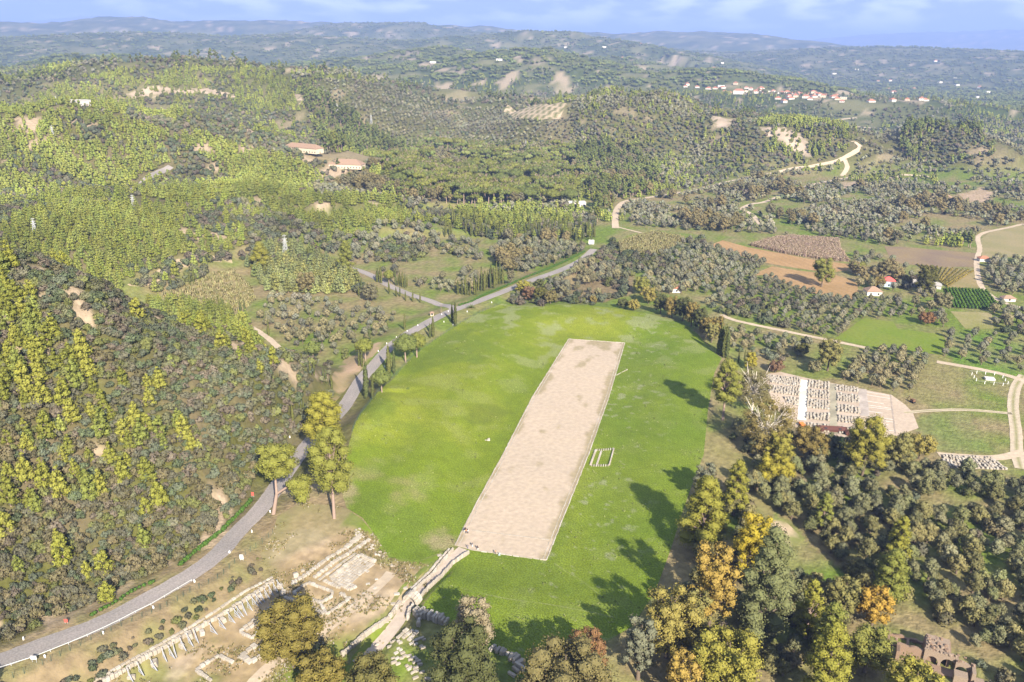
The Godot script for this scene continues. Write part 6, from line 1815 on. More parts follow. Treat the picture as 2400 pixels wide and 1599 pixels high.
func lawn_colour(x: float, z: float) -> Color:
	var a := n_fine.get_noise_2d(x * 1.5, z * 1.5)
	var b := n_fine.get_noise_2d(x * 0.4 + 500.0, z * 0.4)
	var c := n_wide.get_noise_2d(x * 3.0, z * 3.0)
	var g := mixc(Color(0.15, 0.195, 0.016), Color(0.21, 0.235, 0.024), 0.5 + 1.2 * c + 0.6 * a)
	g = mixc(g, Color(0.115, 0.185, 0.022), 0.5 * maxf(step_(20, 45, x), step_(-60, 10, z)))
	g = mixc(g, Color(0.125, 0.17, 0.022), step_(0.15, 0.45, -b) * 0.7)
	var tuft := n_fine.get_noise_2d(x * 9.0, z * 9.0)
	g *= 1.04 + 0.14 * tuft + 0.13 * n_fine.get_noise_2d(x * 4.0 + 9.0, z * 4.0)
	var pale := step_(0.12, 0.42, a + 0.5 * b) * (0.25 + 0.75 * step_(-120, -215, z)) * (1.0 if x < 0.0 or z < -215.0 else 0.55)
	g = mixc(g, Color(0.25, 0.27, 0.115), pale * 0.8)
	var dead := step_(0.1, 0.5, n_fine.get_noise_2d(x * 0.9 - 200.0, z * 0.9)) * step_(6, -25, x) * step_(-75, -20, z) * step_(4, -22, z) * 0.8
	g = mixc(g, Color(0.28, 0.235, 0.11), dead * 0.8)
	var flower := step_(0.38, 0.5, n_fine.get_noise_2d(x * 5.0, z * 5.0) + 0.35 * n_fine.get_noise_2d(x * 0.6 + 40.0, z * 0.6)) * step_(28, 36, x) * step_(75, 45, x)
	g = mixc(g, Color(0.36, 0.34, 0.26), flower * 0.4)
	var spot_ := Vector2((x + 17.0) / 9.0, (z + 99.0) / 13.0).length()
	g = mixc(g, Color(0.105, 0.12, 0.025), step_(1.2, 0.4, spot_ + a) * 0.4)
	# worn to soil along the kerb and by the ruins
	var worn := step_(0.3, 0.7, step_(-12, 4, -Vector2(x + 3.0, z + 2.0).length() + 4.0) * (0.7 + a))
	worn = maxf(worn, step_(0.25, 0.7, step_(4, -10, x + 36.0 - 0.3 * (z + 20.0)) * step_(-45, -5, z) * (0.7 + 1.2 * a)))
	return mixc(g, Color(0.34, 0.27, 0.16), worn * 0.75)

func sand_colour(x: float, z: float) -> Color:
	var a := n_fine.get_noise_2d(x * 2.0, z * 2.0)
	var b := n_fine.get_noise_2d(x * 0.5, z * 0.5 + 70.0)
	var c := mixc(Color(0.44, 0.357, 0.272), Color(0.415, 0.34, 0.262), 0.5 + b + 0.5 * a)
	var edge := minf(x + 1.0, 33.5 - x)
	var weeds := step_(0.12, 0.38, n_fine.get_noise_2d(x * 2.6 + 31.0, z * 1.3) + 0.55 * step_(6, 0, edge) * step_(-60, -20, -absf(x - 33.0)) - 0.28 + 0.5 * step_(-165, -212, z) + 0.3 * step_(5, 0, 33.0 - x) + 0.2 * step_(3, 0, x))
	return mixc(c, Color(0.22, 0.185, 0.085), weeds * 0.6)

func road_colour(x: float, z: float, t: float) -> Color:
	var a := n_fine.get_noise_2d(x * 1.2, z * 1.2)
	var c := mixc(Color(0.35, 0.31, 0.29), Color(0.27, 0.245, 0.23), 0.5 + 1.3 * a + 0.6 * n_fine.get_noise_2d(x * 0.3, z * 0.3))
	return mixc(c, Color(0.24, 0.225, 0.215), 0.5 * step_(0.12, 0.0, absf(absf(t) - 0.45)))

func dirt_colour(x: float, z: float, t: float) -> Color:
	var a := n_fine.get_noise_2d(x * 2.0, z * 2.0)
	return mixc(Color(0.5, 0.405, 0.3), Color(0.42, 0.34, 0.25), 0.5 + a)

func track_colour(x: float, z: float, t: float) -> Color:
	var a := n_fine.get_noise_2d(x * 2.0, z * 2.0)
	return mixc(Color(0.46, 0.385, 0.29), Color(0.2, 0.2, 0.07), step_(0.45, 0.1, absf(t)) * 0.8 + 0.3 * a)

func dig_colour(x: float, z: float) -> Color:
	var a := n_fine.get_noise_2d(x * 1.6, z * 1.6)
	var b := n_wide.get_noise_2d(x * 4.0, z * 4.0)
	var c := mixc(Color(0.34, 0.255, 0.155), Color(0.27, 0.205, 0.105), 0.5 + 1.2 * a)
	c = mixc(c, Color(0.18, 0.195, 0.06), step_(0.05, 0.35, b + 0.4 * a) * 0.7)
	c = mixc(c, Color(0.45, 0.36, 0.26), step_(0.15, 0.4, n_fine.get_noise_2d(x * 0.8 + 90.0, z * 0.8)) * 0.6)
	var best := edge_of("dig", x, z)
	c *= 1.0 + 0.5 * n_fine.get_noise_2d(x * 7.0, z * 7.0)
	var green := lawn_colour(x, z) if x > -38.0 else land_colour(x, z)
	c = mixc(c, green, step_(6.5, 0.3, best + 7.0 * a))
	c = mixc(c, Color(0.15, 0.19, 0.03), step_(0, 4, (x + 4.0) * 0.75 + (z - 37.0) * 0.62) * step_(-0.3, 0.1, b) * 0.8)
	var strip_ := step_(-2, -9, x + 0.62 * (z - 12.0) + 33.0)   # greener between the retaining wall and the fence
	return mixc(c, Color(0.2, 0.19, 0.085), strip_ * 0.5)

func edge_of(key: String, x: float, z: float) -> float:
	var p: PackedVector2Array = patches[key][0]
	var best := 99.0
	for k in p.size():
		best = minf(best, Vector2(x, z).distance_to(Geometry2D.get_closest_point_to_segment(Vector2(x, z), p[k], p[(k + 1) % p.size()])))
	return best

func field(key: String, a: Color, b: Color, label: String, furrows := 0.0, lean := 0.0, soft := 0.0) -> void:
	var colour := func(x: float, z: float) -> Color:
		var n := n_fine.get_noise_2d(x * 0.9, z * 0.9)
		if soft > 0.0:
			var away := edge_of(key, x, z) + soft * (1.6 * n_fine.get_noise_2d(x * 3.0, z * 3.0) + 0.2)
			return mixc(land_colour(x, z), mixc(a, b, 0.5 + n), step_(0.0, soft, away))
		var f := furrows * sin((x * cos(lean) + z * sin(lean)) * 1.6) if furrows > 0.0 else 0.0
		return mixc(a, b, 0.5 + n + f)
	ground_part("field", sheet(patches[key][0], 2.6, 0.07, colour), M.sand, label, "field")

func build_ruins() -> void:
	dice.seed = 31
	wall("retaining_wall", "long stone retaining wall held up by grey props", "wall", RUINS.retain, 0.9, 1.1, 1.0, 0.19, 0.6)
	wall("terrace_kerb", "upper stone line running above the propped retaining wall", "wall", RUINS.retain2, 0.8, 0.4, 1.3, 0.19, 0.3)
	wall("hollow_foundation", "square hollow stone foundation behind the round oak", "foundation", RUINS.cella_a, 0.85, 0.75, 1.3, 0.18)
	wall("corner_foundation", "angled foundation wall below the hollow square one", "foundation", RUINS.cella_b, 0.9, 0.7, 1.3, 0.18)
	wall("shaded_foundation", "foundation wall in the shade right of the round oak", "foundation", RUINS.cella_c, 1.0, 0.6, 1.4, 0.2)
	wall("long_foundation", "long stone foundation left of the round oak", "foundation", RUINS.long_a, 0.85, 0.7, 1.4, 0.18)
	wall("inner_foundation", "inner parallel wall of the long foundation left of the round oak", "foundation", RUINS.long_b, 0.8, 0.6, 1.3, 0.18)
	wall("path_edging", "broken line of slabs edging the pale track through the ruins", "edging", RUINS.track_edge, 0.6, 0.22, 1.2, 0.5, 0.05)
	wall("thick_foundation", "thick broken stone foundation below the round oak", "foundation", RUINS.stub_a, 1.5, 0.7, 1.5, 0.25)
	wall("bent_foundation", "bent stone foundation at the bottom edge by the props", "foundation", RUINS.stub_b, 1.0, 0.65, 1.4, 0.2)
	wall("slab_strip", "long straight strip of slabs beside the block rows", "foundation", RUINS.strip, 0.95, 0.3, 1.5, 0.1)
	# the paved platform
	var p := outline(RUINS.plat)
	var plat := thing("paved_platform", "broad paved platform of pale slabs among the treasuries", "foundation", on(p[0].x, p[0].y))
	var r := bounds(p)
	var lean := (p[1] - p[0]).angle()
	for i in range(-14, 15):
		for j in range(-14, 15):
			var q := r.get_center() + Vector2(i * 1.3 + rnd(-0.1, 0.1), j * 0.95).rotated(lean)
			if Geometry2D.is_point_in_polygon(q, p):
				block_at("slab", plat, on(q.x, q.y, -0.1) - plat.position, Vector3(1.3 * rnd(0.85, 0.98), rnd(0.22, 0.4), 0.95 * rnd(0.85, 0.97)), -lean)
	wall("platform_wall", "raised double course along the paved platform's back", "foundation", RUINS.plat_walls, 1.1, 0.85, 1.5, 0.12)
	wall("platform_step", "stone step along the paved platform's front", "foundation", RUINS.plat_front, 1.0, 0.6, 1.5, 0.14)
	# rows of blocks lying in the open
	for e in [["row_a", 42, "pale block in the upper row along the treasury terrace"], ["row_a2", 14, "pale block in the double stretch at the upper row's end"], ["row_b", 38, "rounded pale block in the lower row along the terrace"], ["row_e", 9, "pale drum in the short row before the paved platform"]]:
		var line := even(outline(RUINS[e[0]]), 0.4, false)
		for k in e[1]:
			var f: float = float(k) * (line.size() - 1) / (e[1] - 1)
			var q := line[int(f)]
			var d := (line[mini(int(f) + 1, line.size() - 1)] - line[maxi(int(f) - 1, 0)]).angle()
			lone_block(e[2], e[2], q.x + rnd(-0.15, 0.15), q.y + rnd(-0.15, 0.15), Vector3(rnd(0.55, 0.8), rnd(0.5, 0.8), rnd(1.1, 1.5)), -d + rnd(-0.2, 0.2))
	for e in [["heap_a", 12, "pale block in the heap at the upper row's far end"], ["heap_b", 14, "small pale block in the heap beside the lawn"]]:
		var q := outline(RUINS[e[0]])
		for k in e[1]:
			var at := q[dice.randi() % q.size()].lerp(q[dice.randi() % q.size()], dice.randf())
			lone_block(e[2], e[2], at.x + rnd(-0.9, 0.9), at.y + rnd(-0.9, 0.9), Vector3(rnd(0.5, 1.1), rnd(0.3, 0.6), rnd(0.4, 0.8)), rnd(0, 3))
	var q := outline(RUINS.slabs)
	for k in q.size():
		lone_block("flat pale slab lying alone in the dry grass of the ruins", "slabs in the dry grass", q[k].x, q[k].y, Vector3(rnd(1.0, 1.9), rnd(0.3, 0.5), rnd(0.7, 1.1)), 0.7 + rnd(-0.3, 0.3))
	q = outline(RUINS.field_slabs)
	for k in q.size():
		lone_block("pale slab in the crowded stone field beside the dark green tree", "slabs in the stone field", q[k].x, q[k].y, Vector3(rnd(0.9, 1.7), rnd(0.35, 0.6), rnd(0.5, 0.9)), 0.75 + rnd(-0.25, 0.25))
	q = outline(RUINS.col_rows)
	for k in range(0, 5, 2):
		for e in 5:
			var at := q[k].lerp(q[k + 1], (e + 0.5) / 5.0)
			lone_block("long pale block in the three rows right of the passage", "blocks in three rows by the passage", at.x, at.y, Vector3(q[k].distance_to(q[k + 1]) / 5.0 * 0.92, rnd(0.4, 0.6), rnd(0.9, 1.3)), -(q[k + 1] - q[k]).angle())
	q = outline(RUINS.boulders)
	for k in q.size():
		var o := block_at("boulder", self, on(q[k].x, q[k].y, -0.2), Vector3(rnd(1.2, 2.0), rnd(0.9, 1.7), rnd(1.0, 1.7)), rnd(0, 3), rnd(-0.2, 0.2))
		tag(o, "rough tan boulder lying at the foot of the propped wall", "boulder", "boulders by the propped wall")
	# the props
	var foot := Soup.new()
	var w := outline(RUINS.retain)
	var axis := (w[w.size() - 1] - w[0]).normalized()
	var away := Vector2(-axis.y, axis.x)
	if away.x < 0.0: away = -away
	var face := atan2(away.x, away.y)
	var beam := Soup.new()
	beam.limb(Vector3(0, 0.05, 3.0), Vector3(0, 2.7, 0.1), 0.11, 0.11, 4)
	var beam2 := Soup.new()
	beam2.limb(Vector3(0, 0.05, 3.0), Vector3(0, 1.3, 0.3), 0.08, 0.08, 4)
	foot.limb(Vector3(0, 0.08, 3.2), Vector3(0, 0.08, 0.3), 0.1, 0.1, 4)
	var upright := Soup.new()
	upright.limb(Vector3(0, 0.0, 0.55), Vector3(0, 2.9, 0.55), 0.09, 0.09, 4)
	var mm := [beam.mesh(), beam2.mesh(), foot.mesh(), upright.mesh()]
	q = outline(RUINS.props)
	for k in q.size():
		var o := thing("raking_prop", "grey steel prop leaning against the long retaining wall", "prop", on(q[k].x, q[k].y, 0.0), face + rnd(-0.25, 0.25), "props along the retaining wall")
		piece("raking_beam", mm[0], M.prop_steel, o)
		piece("raking_beam", mm[1], M.prop_steel, o)
		piece("foot_beam", mm[2], M.prop_steel, o)
		piece("upright", mm[3], M.prop_steel, o)
	# the sunken passage to the track
	wall("passage_wall", "tall pale stone wall on the left of the passage to the track", "wall", RUINS.tunnel_n, 0.6, 1.2, 1.1, 0.1, 0.3)
	wall("passage_wall", "outer stepped stone course left of the passage to the track", "wall", RUINS.tunnel_n2, 0.7, 0.7, 1.1, 0.15, 0.4)
	wall("passage_wall", "stone wall on the lawn side of the passage to the track", "wall", RUINS.tunnel_s, 0.5, 1.35, 1.0, 0.12, 0.3)
	wall("passage_wall", "long pale wall below the vault on the passage's left side", "wall", RUINS.wall_n, 0.9, 1.3, 1.3, 0.15, 0.3)
	wall("passage_wall", "short wall right of the passage below the vault", "wall", RUINS.wall_s, 0.9, 1.6, 1.1, 0.2, 0.3)
	wall("rubble_wall", "rubble wall along the lawn right of the vault", "wall", RUINS.rubble, 2.0, 1.6, 0.9, 0.45, 0.2)
	wall("rubble_wall", "rubble corner of the ruin right of the vault", "wall", RUINS.rubble2, 1.1, 1.4, 1.0, 0.4, 0.2)
	wall("rubble_wall", "rubble bank between the dark green tree and the lawn", "wall", RUINS.rubble3, 2.2, 0.9, 0.9, 0.5, 0.2)
	var a := outline(RUINS.arch)
	var mid := (a[0] + a[1]) * 0.5
	var run_ := (outline(RUINS.tunnel_s)[0] - outline(RUINS.tunnel_s)[4]).normalized()
	var vault := thing("vault", "small stone barrel vault over the passage to the track", "vault", on(mid.x, mid.y, -0.1), atan2(run_.x, run_.y))
	for side in [-1, 1]:
		for e in 2:
			for h in 1:
				block_at("stone", vault, Vector3(side * 2.25, h * 0.75, -0.75 + e * 1.5), Vector3(0.8, 0.74, 1.45), 0.0)
	for e in 2:
		for k in 9:
			var t := PI * (k + 0.5) / 9.0
			var b := Basis(Vector3.BACK, t - PI / 2)
			piece("voussoir", blocks[dice.randi() % 6], stones[dice.randi() % 4], vault, Transform3D(b * Basis.from_scale(Vector3(0.83, 0.7, 1.45)), Vector3(cos(t) * 1.85, 0.75 + sin(t) * 1.85, -0.75 + e * 1.5)))
	var line := even(outline(RUINS.passage), 1.0)
	ground_part("passage_floor", strip(line, 1.9, 0.12, func(x, z, t): return mixc(Color(0.42, 0.35, 0.29), Color(0.46, 0.39, 0.32), 0.5 + n_fine.get_noise_2d(x, z))), M.sand, "trodden floor of the passage leading to the track", "path")

func build_track() -> void:
	var p := outline(TRACK)
	ground_part("running_track", sheet(p, 1.3, 0.12, sand_colour), M.sand, "long bare sandy running track inside the green banks", "track")
	dice.seed = 8
	var pick := func(list: Array, inward := Vector2.ZERO) -> Array:
		var out_ := []
		for k in list: out_.append_array([p[k].x + inward.x, p[k].y + inward.y])
		return out_
	wall("track_kerb", "pale stone kerb along the left side of the track", "kerb", pick.call([8, 9, 10, 11, 0]), 0.42, 0.3, 2.3, 0.14)
	wall("track_gutter", "inner stone gutter line along the left side of the track", "kerb", pick.call([8, 9, 10, 11, 0], Vector2(1.25, 0)), 0.3, 0.2, 2.6, 0.2)
	wall("track_kerb", "pale stone kerb along the right side of the track", "kerb", pick.call([1, 2, 3, 4, 5]), 0.42, 0.3, 2.3, 0.14)
	wall("track_gutter", "inner stone gutter line along the right side of the track", "kerb", pick.call([1, 2, 3, 4, 5], Vector2(-1.25, 0)), 0.3, 0.2, 2.6, 0.2)
	wall("track_kerb", "pale stone kerb across the far end of the track", "kerb", pick.call([0, 1]), 0.4, 0.3, 1.8, 0.14)
	wall("track_kerb", "broken stone kerb across the near end of the track", "kerb", pick.call([5, 6, 7]), 0.45, 0.26, 2.2, 0.3)
	var s := START_LINES
	wall("start_line", "pale stone starting line near the people", "start line", [s[0], s[1], s[2], s[3]], 0.55, 0.2, 1.3, 0.08, 0.05)
	wall("start_line", "faint stone finishing line towards the track's far end", "start line", [lerpf(s[4], s[6], 0.6), lerpf(s[5], s[7], 0.6), s[6], s[7]], 0.35, 0.15, 1.6, 0.2, 0.05)
	wall("stone_line", "short broken line of stones right of the finishing line", "stones", [s[8] + 0.8, s[9], s[10], s[11]], 0.4, 0.25, 0.9, 0.35, 0.05)
	# the judges' stand
	var e := outline(EXEDRA)
	var o := thing("judges_stand", "low rectangular stone stand beside the right kerb of the track", "stand", on(e[0].x, e[0].y))
	for side in [[0, 1], [3, 2]]:
		for k in 8:
			var q: Vector2 = e[side[0]].lerp(e[side[1]], (k + 0.5) / 8.0)
			block_at("stone", o, on(q.x, q.y, -0.05) - o.position, Vector3(0.42, 0.55, 1.3), 0.05)
	for side in [[1, 2, 0.5, 0.8], [0, 3, 0.8, 0.7]]:
		for k in 7:
			var q: Vector2 = e[side[0]].lerp(e[side[1]], (k + 0.5) / 7.0)
			var d: Vector2 = (e[side[1]] - e[side[0]])
			block_at("stone", o, on(q.x, q.y, -0.05) - o.position, Vector3(d.length() / 7.0 * 0.95, side[3], side[2]), -d.angle())
			if side[0] == 0:
				block_at("stone", o, on(q.x + 2.3, q.y, -0.05) - o.position, Vector3(d.length() / 7.0 * 0.95, 0.3, 0.8), -d.angle())
	var al := thing("altar_stone", "small white altar of stone blocks alone on the left grass bank", "altar", on(SPOTS.altar.x, SPOTS.altar.y))
	block_at("stone", al, Vector3(0, -0.1, 0), Vector3(1.3, 0.75, 1.0), 0.3)
	block_at("stone", al, Vector3(0.15, 0.62, 0.1), Vector3(0.9, 0.5, 0.8), 0.5)
	block_at("stone", al, Vector3(-1.1, -0.1, 0.3), Vector3(0.8, 0.4, 0.6), 0.9)

func build_yard() -> void:
	dice.seed = 51
	var spots := []
	for b in BEDS:
		var c := outline(b)
		var last: bool = b == BEDS[BEDS.size() - 1]
		var nx := int(c[0].distance_to(c[1]) / (1.15 if last else 1.3))
		var nz := int(c[0].distance_to(c[3]) / 1.75)
		for i in nx:
			for j in nz:
				if dice.randf() < 0.03: continue
				var u := (i + 0.5 + rnd(-0.2, 0.2)) / nx
				var v := (j + 0.5 + rnd(-0.15, 0.15)) / nz
				var q: Vector2 = c[0].lerp(c[1], u).lerp(c[3].lerp(c[2], u), v)
				spots.append([q, Transform3D(Basis(Vector3.UP, rnd(-0.25, 0.25) - (c[1] - c[0]).angle()) * Basis.from_scale(Vector3(rnd(0.75, 1.1), rnd(0.45, 0.95), rnd(1.2, 1.7))), on(q.x, q.y, 0.02))])
	spots.sort_custom(func(a, b): return a[0].distance_to(Vector2(EYE.x, EYE.z)) < b[0].distance_to(Vector2(EYE.x, EYE.z)))
	var rest := [[], [], [], [], [], []]
	for k in spots.size():
		if k < 110 and k % 1 == 0:
			var o := piece("stone_block", blocks[k % 6], stones[k % 4], self, spots[k][1])
			tag(o, "weathered pale block set out in the rows of the stone yard", "stone block", "blocks in the stone yard rows")
		else:
			rest[dice.randi() % 6].append(spots[k][1])
	var mass := thing("stone_rows", "hundreds of pale ancient blocks laid out in beds of rows", "stone blocks")
	tag(mass, "", "", "", "stuff")
	for k in 6:
		var mm := MultiMesh.new()
		mm.transform_format = MultiMesh.TRANSFORM_3D
		mm.mesh = blocks[k]
		mm.instance_count = rest[k].size()
		for e in rest[k].size(): mm.set_instance_transform(e, rest[k][e])
		var o := MultiMeshInstance3D.new()
		o.name = "blocks"; o.multimesh = mm; o.material_override = stones[k % 4]
		tag(o, "", "", "", "stuff")
		mass.add_child(o, true)
	for b in BEDS:
		ground_part("gravel_bed", sheet(outline(b), 2.0, 0.1, func(x, z): return Color(0.27, 0.225, 0.175) * (1.0 + 0.4 * n_fine.get_noise_2d(x * 3.0, z * 3.0))), M.sand, "dark gravel bed under the rows of blocks in the stone yard", "ground")
	for k in SAND_STRIPS.size() / 4:
		var line := PackedVector2Array([Vector2(SAND_STRIPS[k * 4], SAND_STRIPS[k * 4 + 1]), Vector2(SAND_STRIPS[k * 4 + 2], SAND_STRIPS[k * 4 + 3])])
		ground_part("gravel_strip", strip(even(line, 2.0, false), 0.3, 0.12, func(_x, _z, _t): return Color(0.62, 0.57, 0.5)), M.sand, "white line dividing the empty sand beds of the stone yard", "path")
	for k in YARD_WALKS.size() / 4:
		var line := PackedVector2Array([Vector2(YARD_WALKS[k * 4], YARD_WALKS[k * 4 + 1]), Vector2(YARD_WALKS[k * 4 + 2], YARD_WALKS[k * 4 + 3])])
		var tone: Color = [Color(0.66, 0.61, 0.53), Color(0.38, 0.33, 0.29), Color(0.33, 0.3, 0.22), Color(0.36, 0.3, 0.25)][k]
		ground_part("yard_walk", strip(even(line, 2.0, false), [1.9, 2.0, 1.6, 0.3][k], 0.12, func(x, z, _t): return tone * (1.0 + 0.4 * n_fine.get_noise_2d(x * 3.0, z * 3.0))), M.sand, ["white gravel walk", "grey paved walk", "weedy walk", "dark edging line"][k] + " between the beds of the stone yard", "path")

func build_bath() -> void:
	dice.seed = 61
	var a: Vector2 = SPOTS.bath_left
	var b: Vector2 = SPOTS.bath_right
	var d := b - a
	var o := thing("bath_ruin", "roofless brick bath ruin with three arches at the lower right", "ruin", on(a.x, a.y, -0.2), -d.angle())
	var front := func(x0: float, x1: float, top: float, thick: float, holes: Array, z: float) -> Soup:
		var s := Soup.new()
		var n := int((x1 - x0) / 0.22)
		for k in n:
			var x := lerpf(x0, x1, (k + 0.5) / n)
			var low := 0.0
			for h in holes:
				var t: float = (x - h[0]) / (h[1] * 0.5)
				if absf(t) < 1.0: low = h[2] + sqrt(1.0 - t * t) * h[1] * 0.5
			var high: float = top + 0.35 * n_fine.get_noise_2d(x * 9.0, z * 9.0) + 0.2 * sin(x * 1.7)
			if low < high:
				s.box(Vector3(x, (low + high) * 0.5, z), Vector3((x1 - x0) / n + 0.002, high - low, thick))
		return s
	var L := d.length()
	piece("arched_wall", front.call(-0.8, L * 0.68, 4.7, 0.9, [[1.3, 2.7, 1.6], [5.1, 3.3, 1.7]], 0.0).mesh(), M.ruin_mortar, o)
	piece("arched_wall", front.call(L * 0.68, L + 0.9, 4.1, 0.9, [[L * 0.84, 3.0, 1.4]], 0.9).mesh(), M.ruin_mortar, o)
	var s := Soup.new()
	s.box(Vector3(2.3, 4.75, -3.2), Vector3(5.8, 0.5, 5.4), Basis(Vector3.RIGHT, 0.06))
	piece("roof", s.mesh(), M.ruin_mortar, o)
	for x in [-0.5, 5.2]:
		s = Soup.new()
		s.box(Vector3(x, 2.3, -3.2), Vector3(0.7, 4.6, 5.5))
		piece("side_wall", s.mesh(), M.ruin_brick, o)
	s = Soup.new()
	s.box(Vector3(2.3, 2.3, -5.7), Vector3(5.0, 4.6, 0.6))
	piece("back_wall", s.mesh(), M.ruin_brick, o)
	s = Soup.new()
	s.box(Vector3(1.3, 1.5, -1.2), Vector3(2.6, 3.0, 0.5))
	s.box(Vector3(L * 0.4, 0.3, 2.2), Vector3(L, 0.9, 3.2))
	piece("terrace", s.mesh(), M.ruin_brick, o)
	piece("low_wall", front.call(-7.5, -0.9, 3.6, 0.8, [], -0.5).mesh(), M.ruin_brick, o)
	piece("side_wall", front.call(-7.5, -6.6, 3.4, 3.0, [], 1.2).mesh(), M.ruin_brick, o)
	for e in [[L + 1.0, 3.9, 2.0, 0.9, 4.2], [L * 0.74, 2.3, -2.4, 0.9, 3.0], [L * 0.8, 3.0, 4.4, 3.2, 2.6], [L + 2.4, 2.0, 3.8, 2.4, 2.2], [-4.5, 1.2, -4.5, 0.7, 5.0], [-9.5, 1.7, -5.5, 0.7, 4.4]]:
		var t := Soup.new()
		t.box(Vector3(e[0], e[1] * 0.5, e[2]), Vector3(e[3], e[1], e[4]))
		piece("side_wall", t.mesh(), M.ruin_mortar if e[0] > 0 else M.ruin_brick, o)
	for k in 90:
		var x := rnd(-0.6, L + 0.9)
		var edge := k % 3
		var at := Vector3(x, 4.6 if x < L * 0.68 else 4.0, rnd(-0.3, 0.3) + (0.9 if x > L * 0.68 else 0.0))
		if edge == 1: at = Vector3(rnd(-0.5, 5.0), 4.95, rnd(-5.8, -0.5))
		if edge == 2: at = Vector3(rnd(-8.0, L + 2.0), 0.1, rnd(1.2, 5.0) if k % 2 else rnd(-8.0, -6.0))
		piece("stone", blocks[dice.randi() % 6], M.ruin_brick if dice.randf() < 0.6 else M.ruin_mortar, o, Transform3D(Basis(Vector3.UP, rnd(0, 3)) * Basis.from_scale(Vector3(rnd(0.3, 0.9), rnd(0.2, 0.55), rnd(0.3, 0.8))), at))
	piece("low_wall", front.call(-13.0, 0.5, 1.0, 0.7, [], -7.6).mesh(), M.ruin_brick, o)
	piece("low_wall", front.call(-13.0, -1.0, 0.7, 0.6, [], -3.2).mesh(), M.ruin_brick, o)

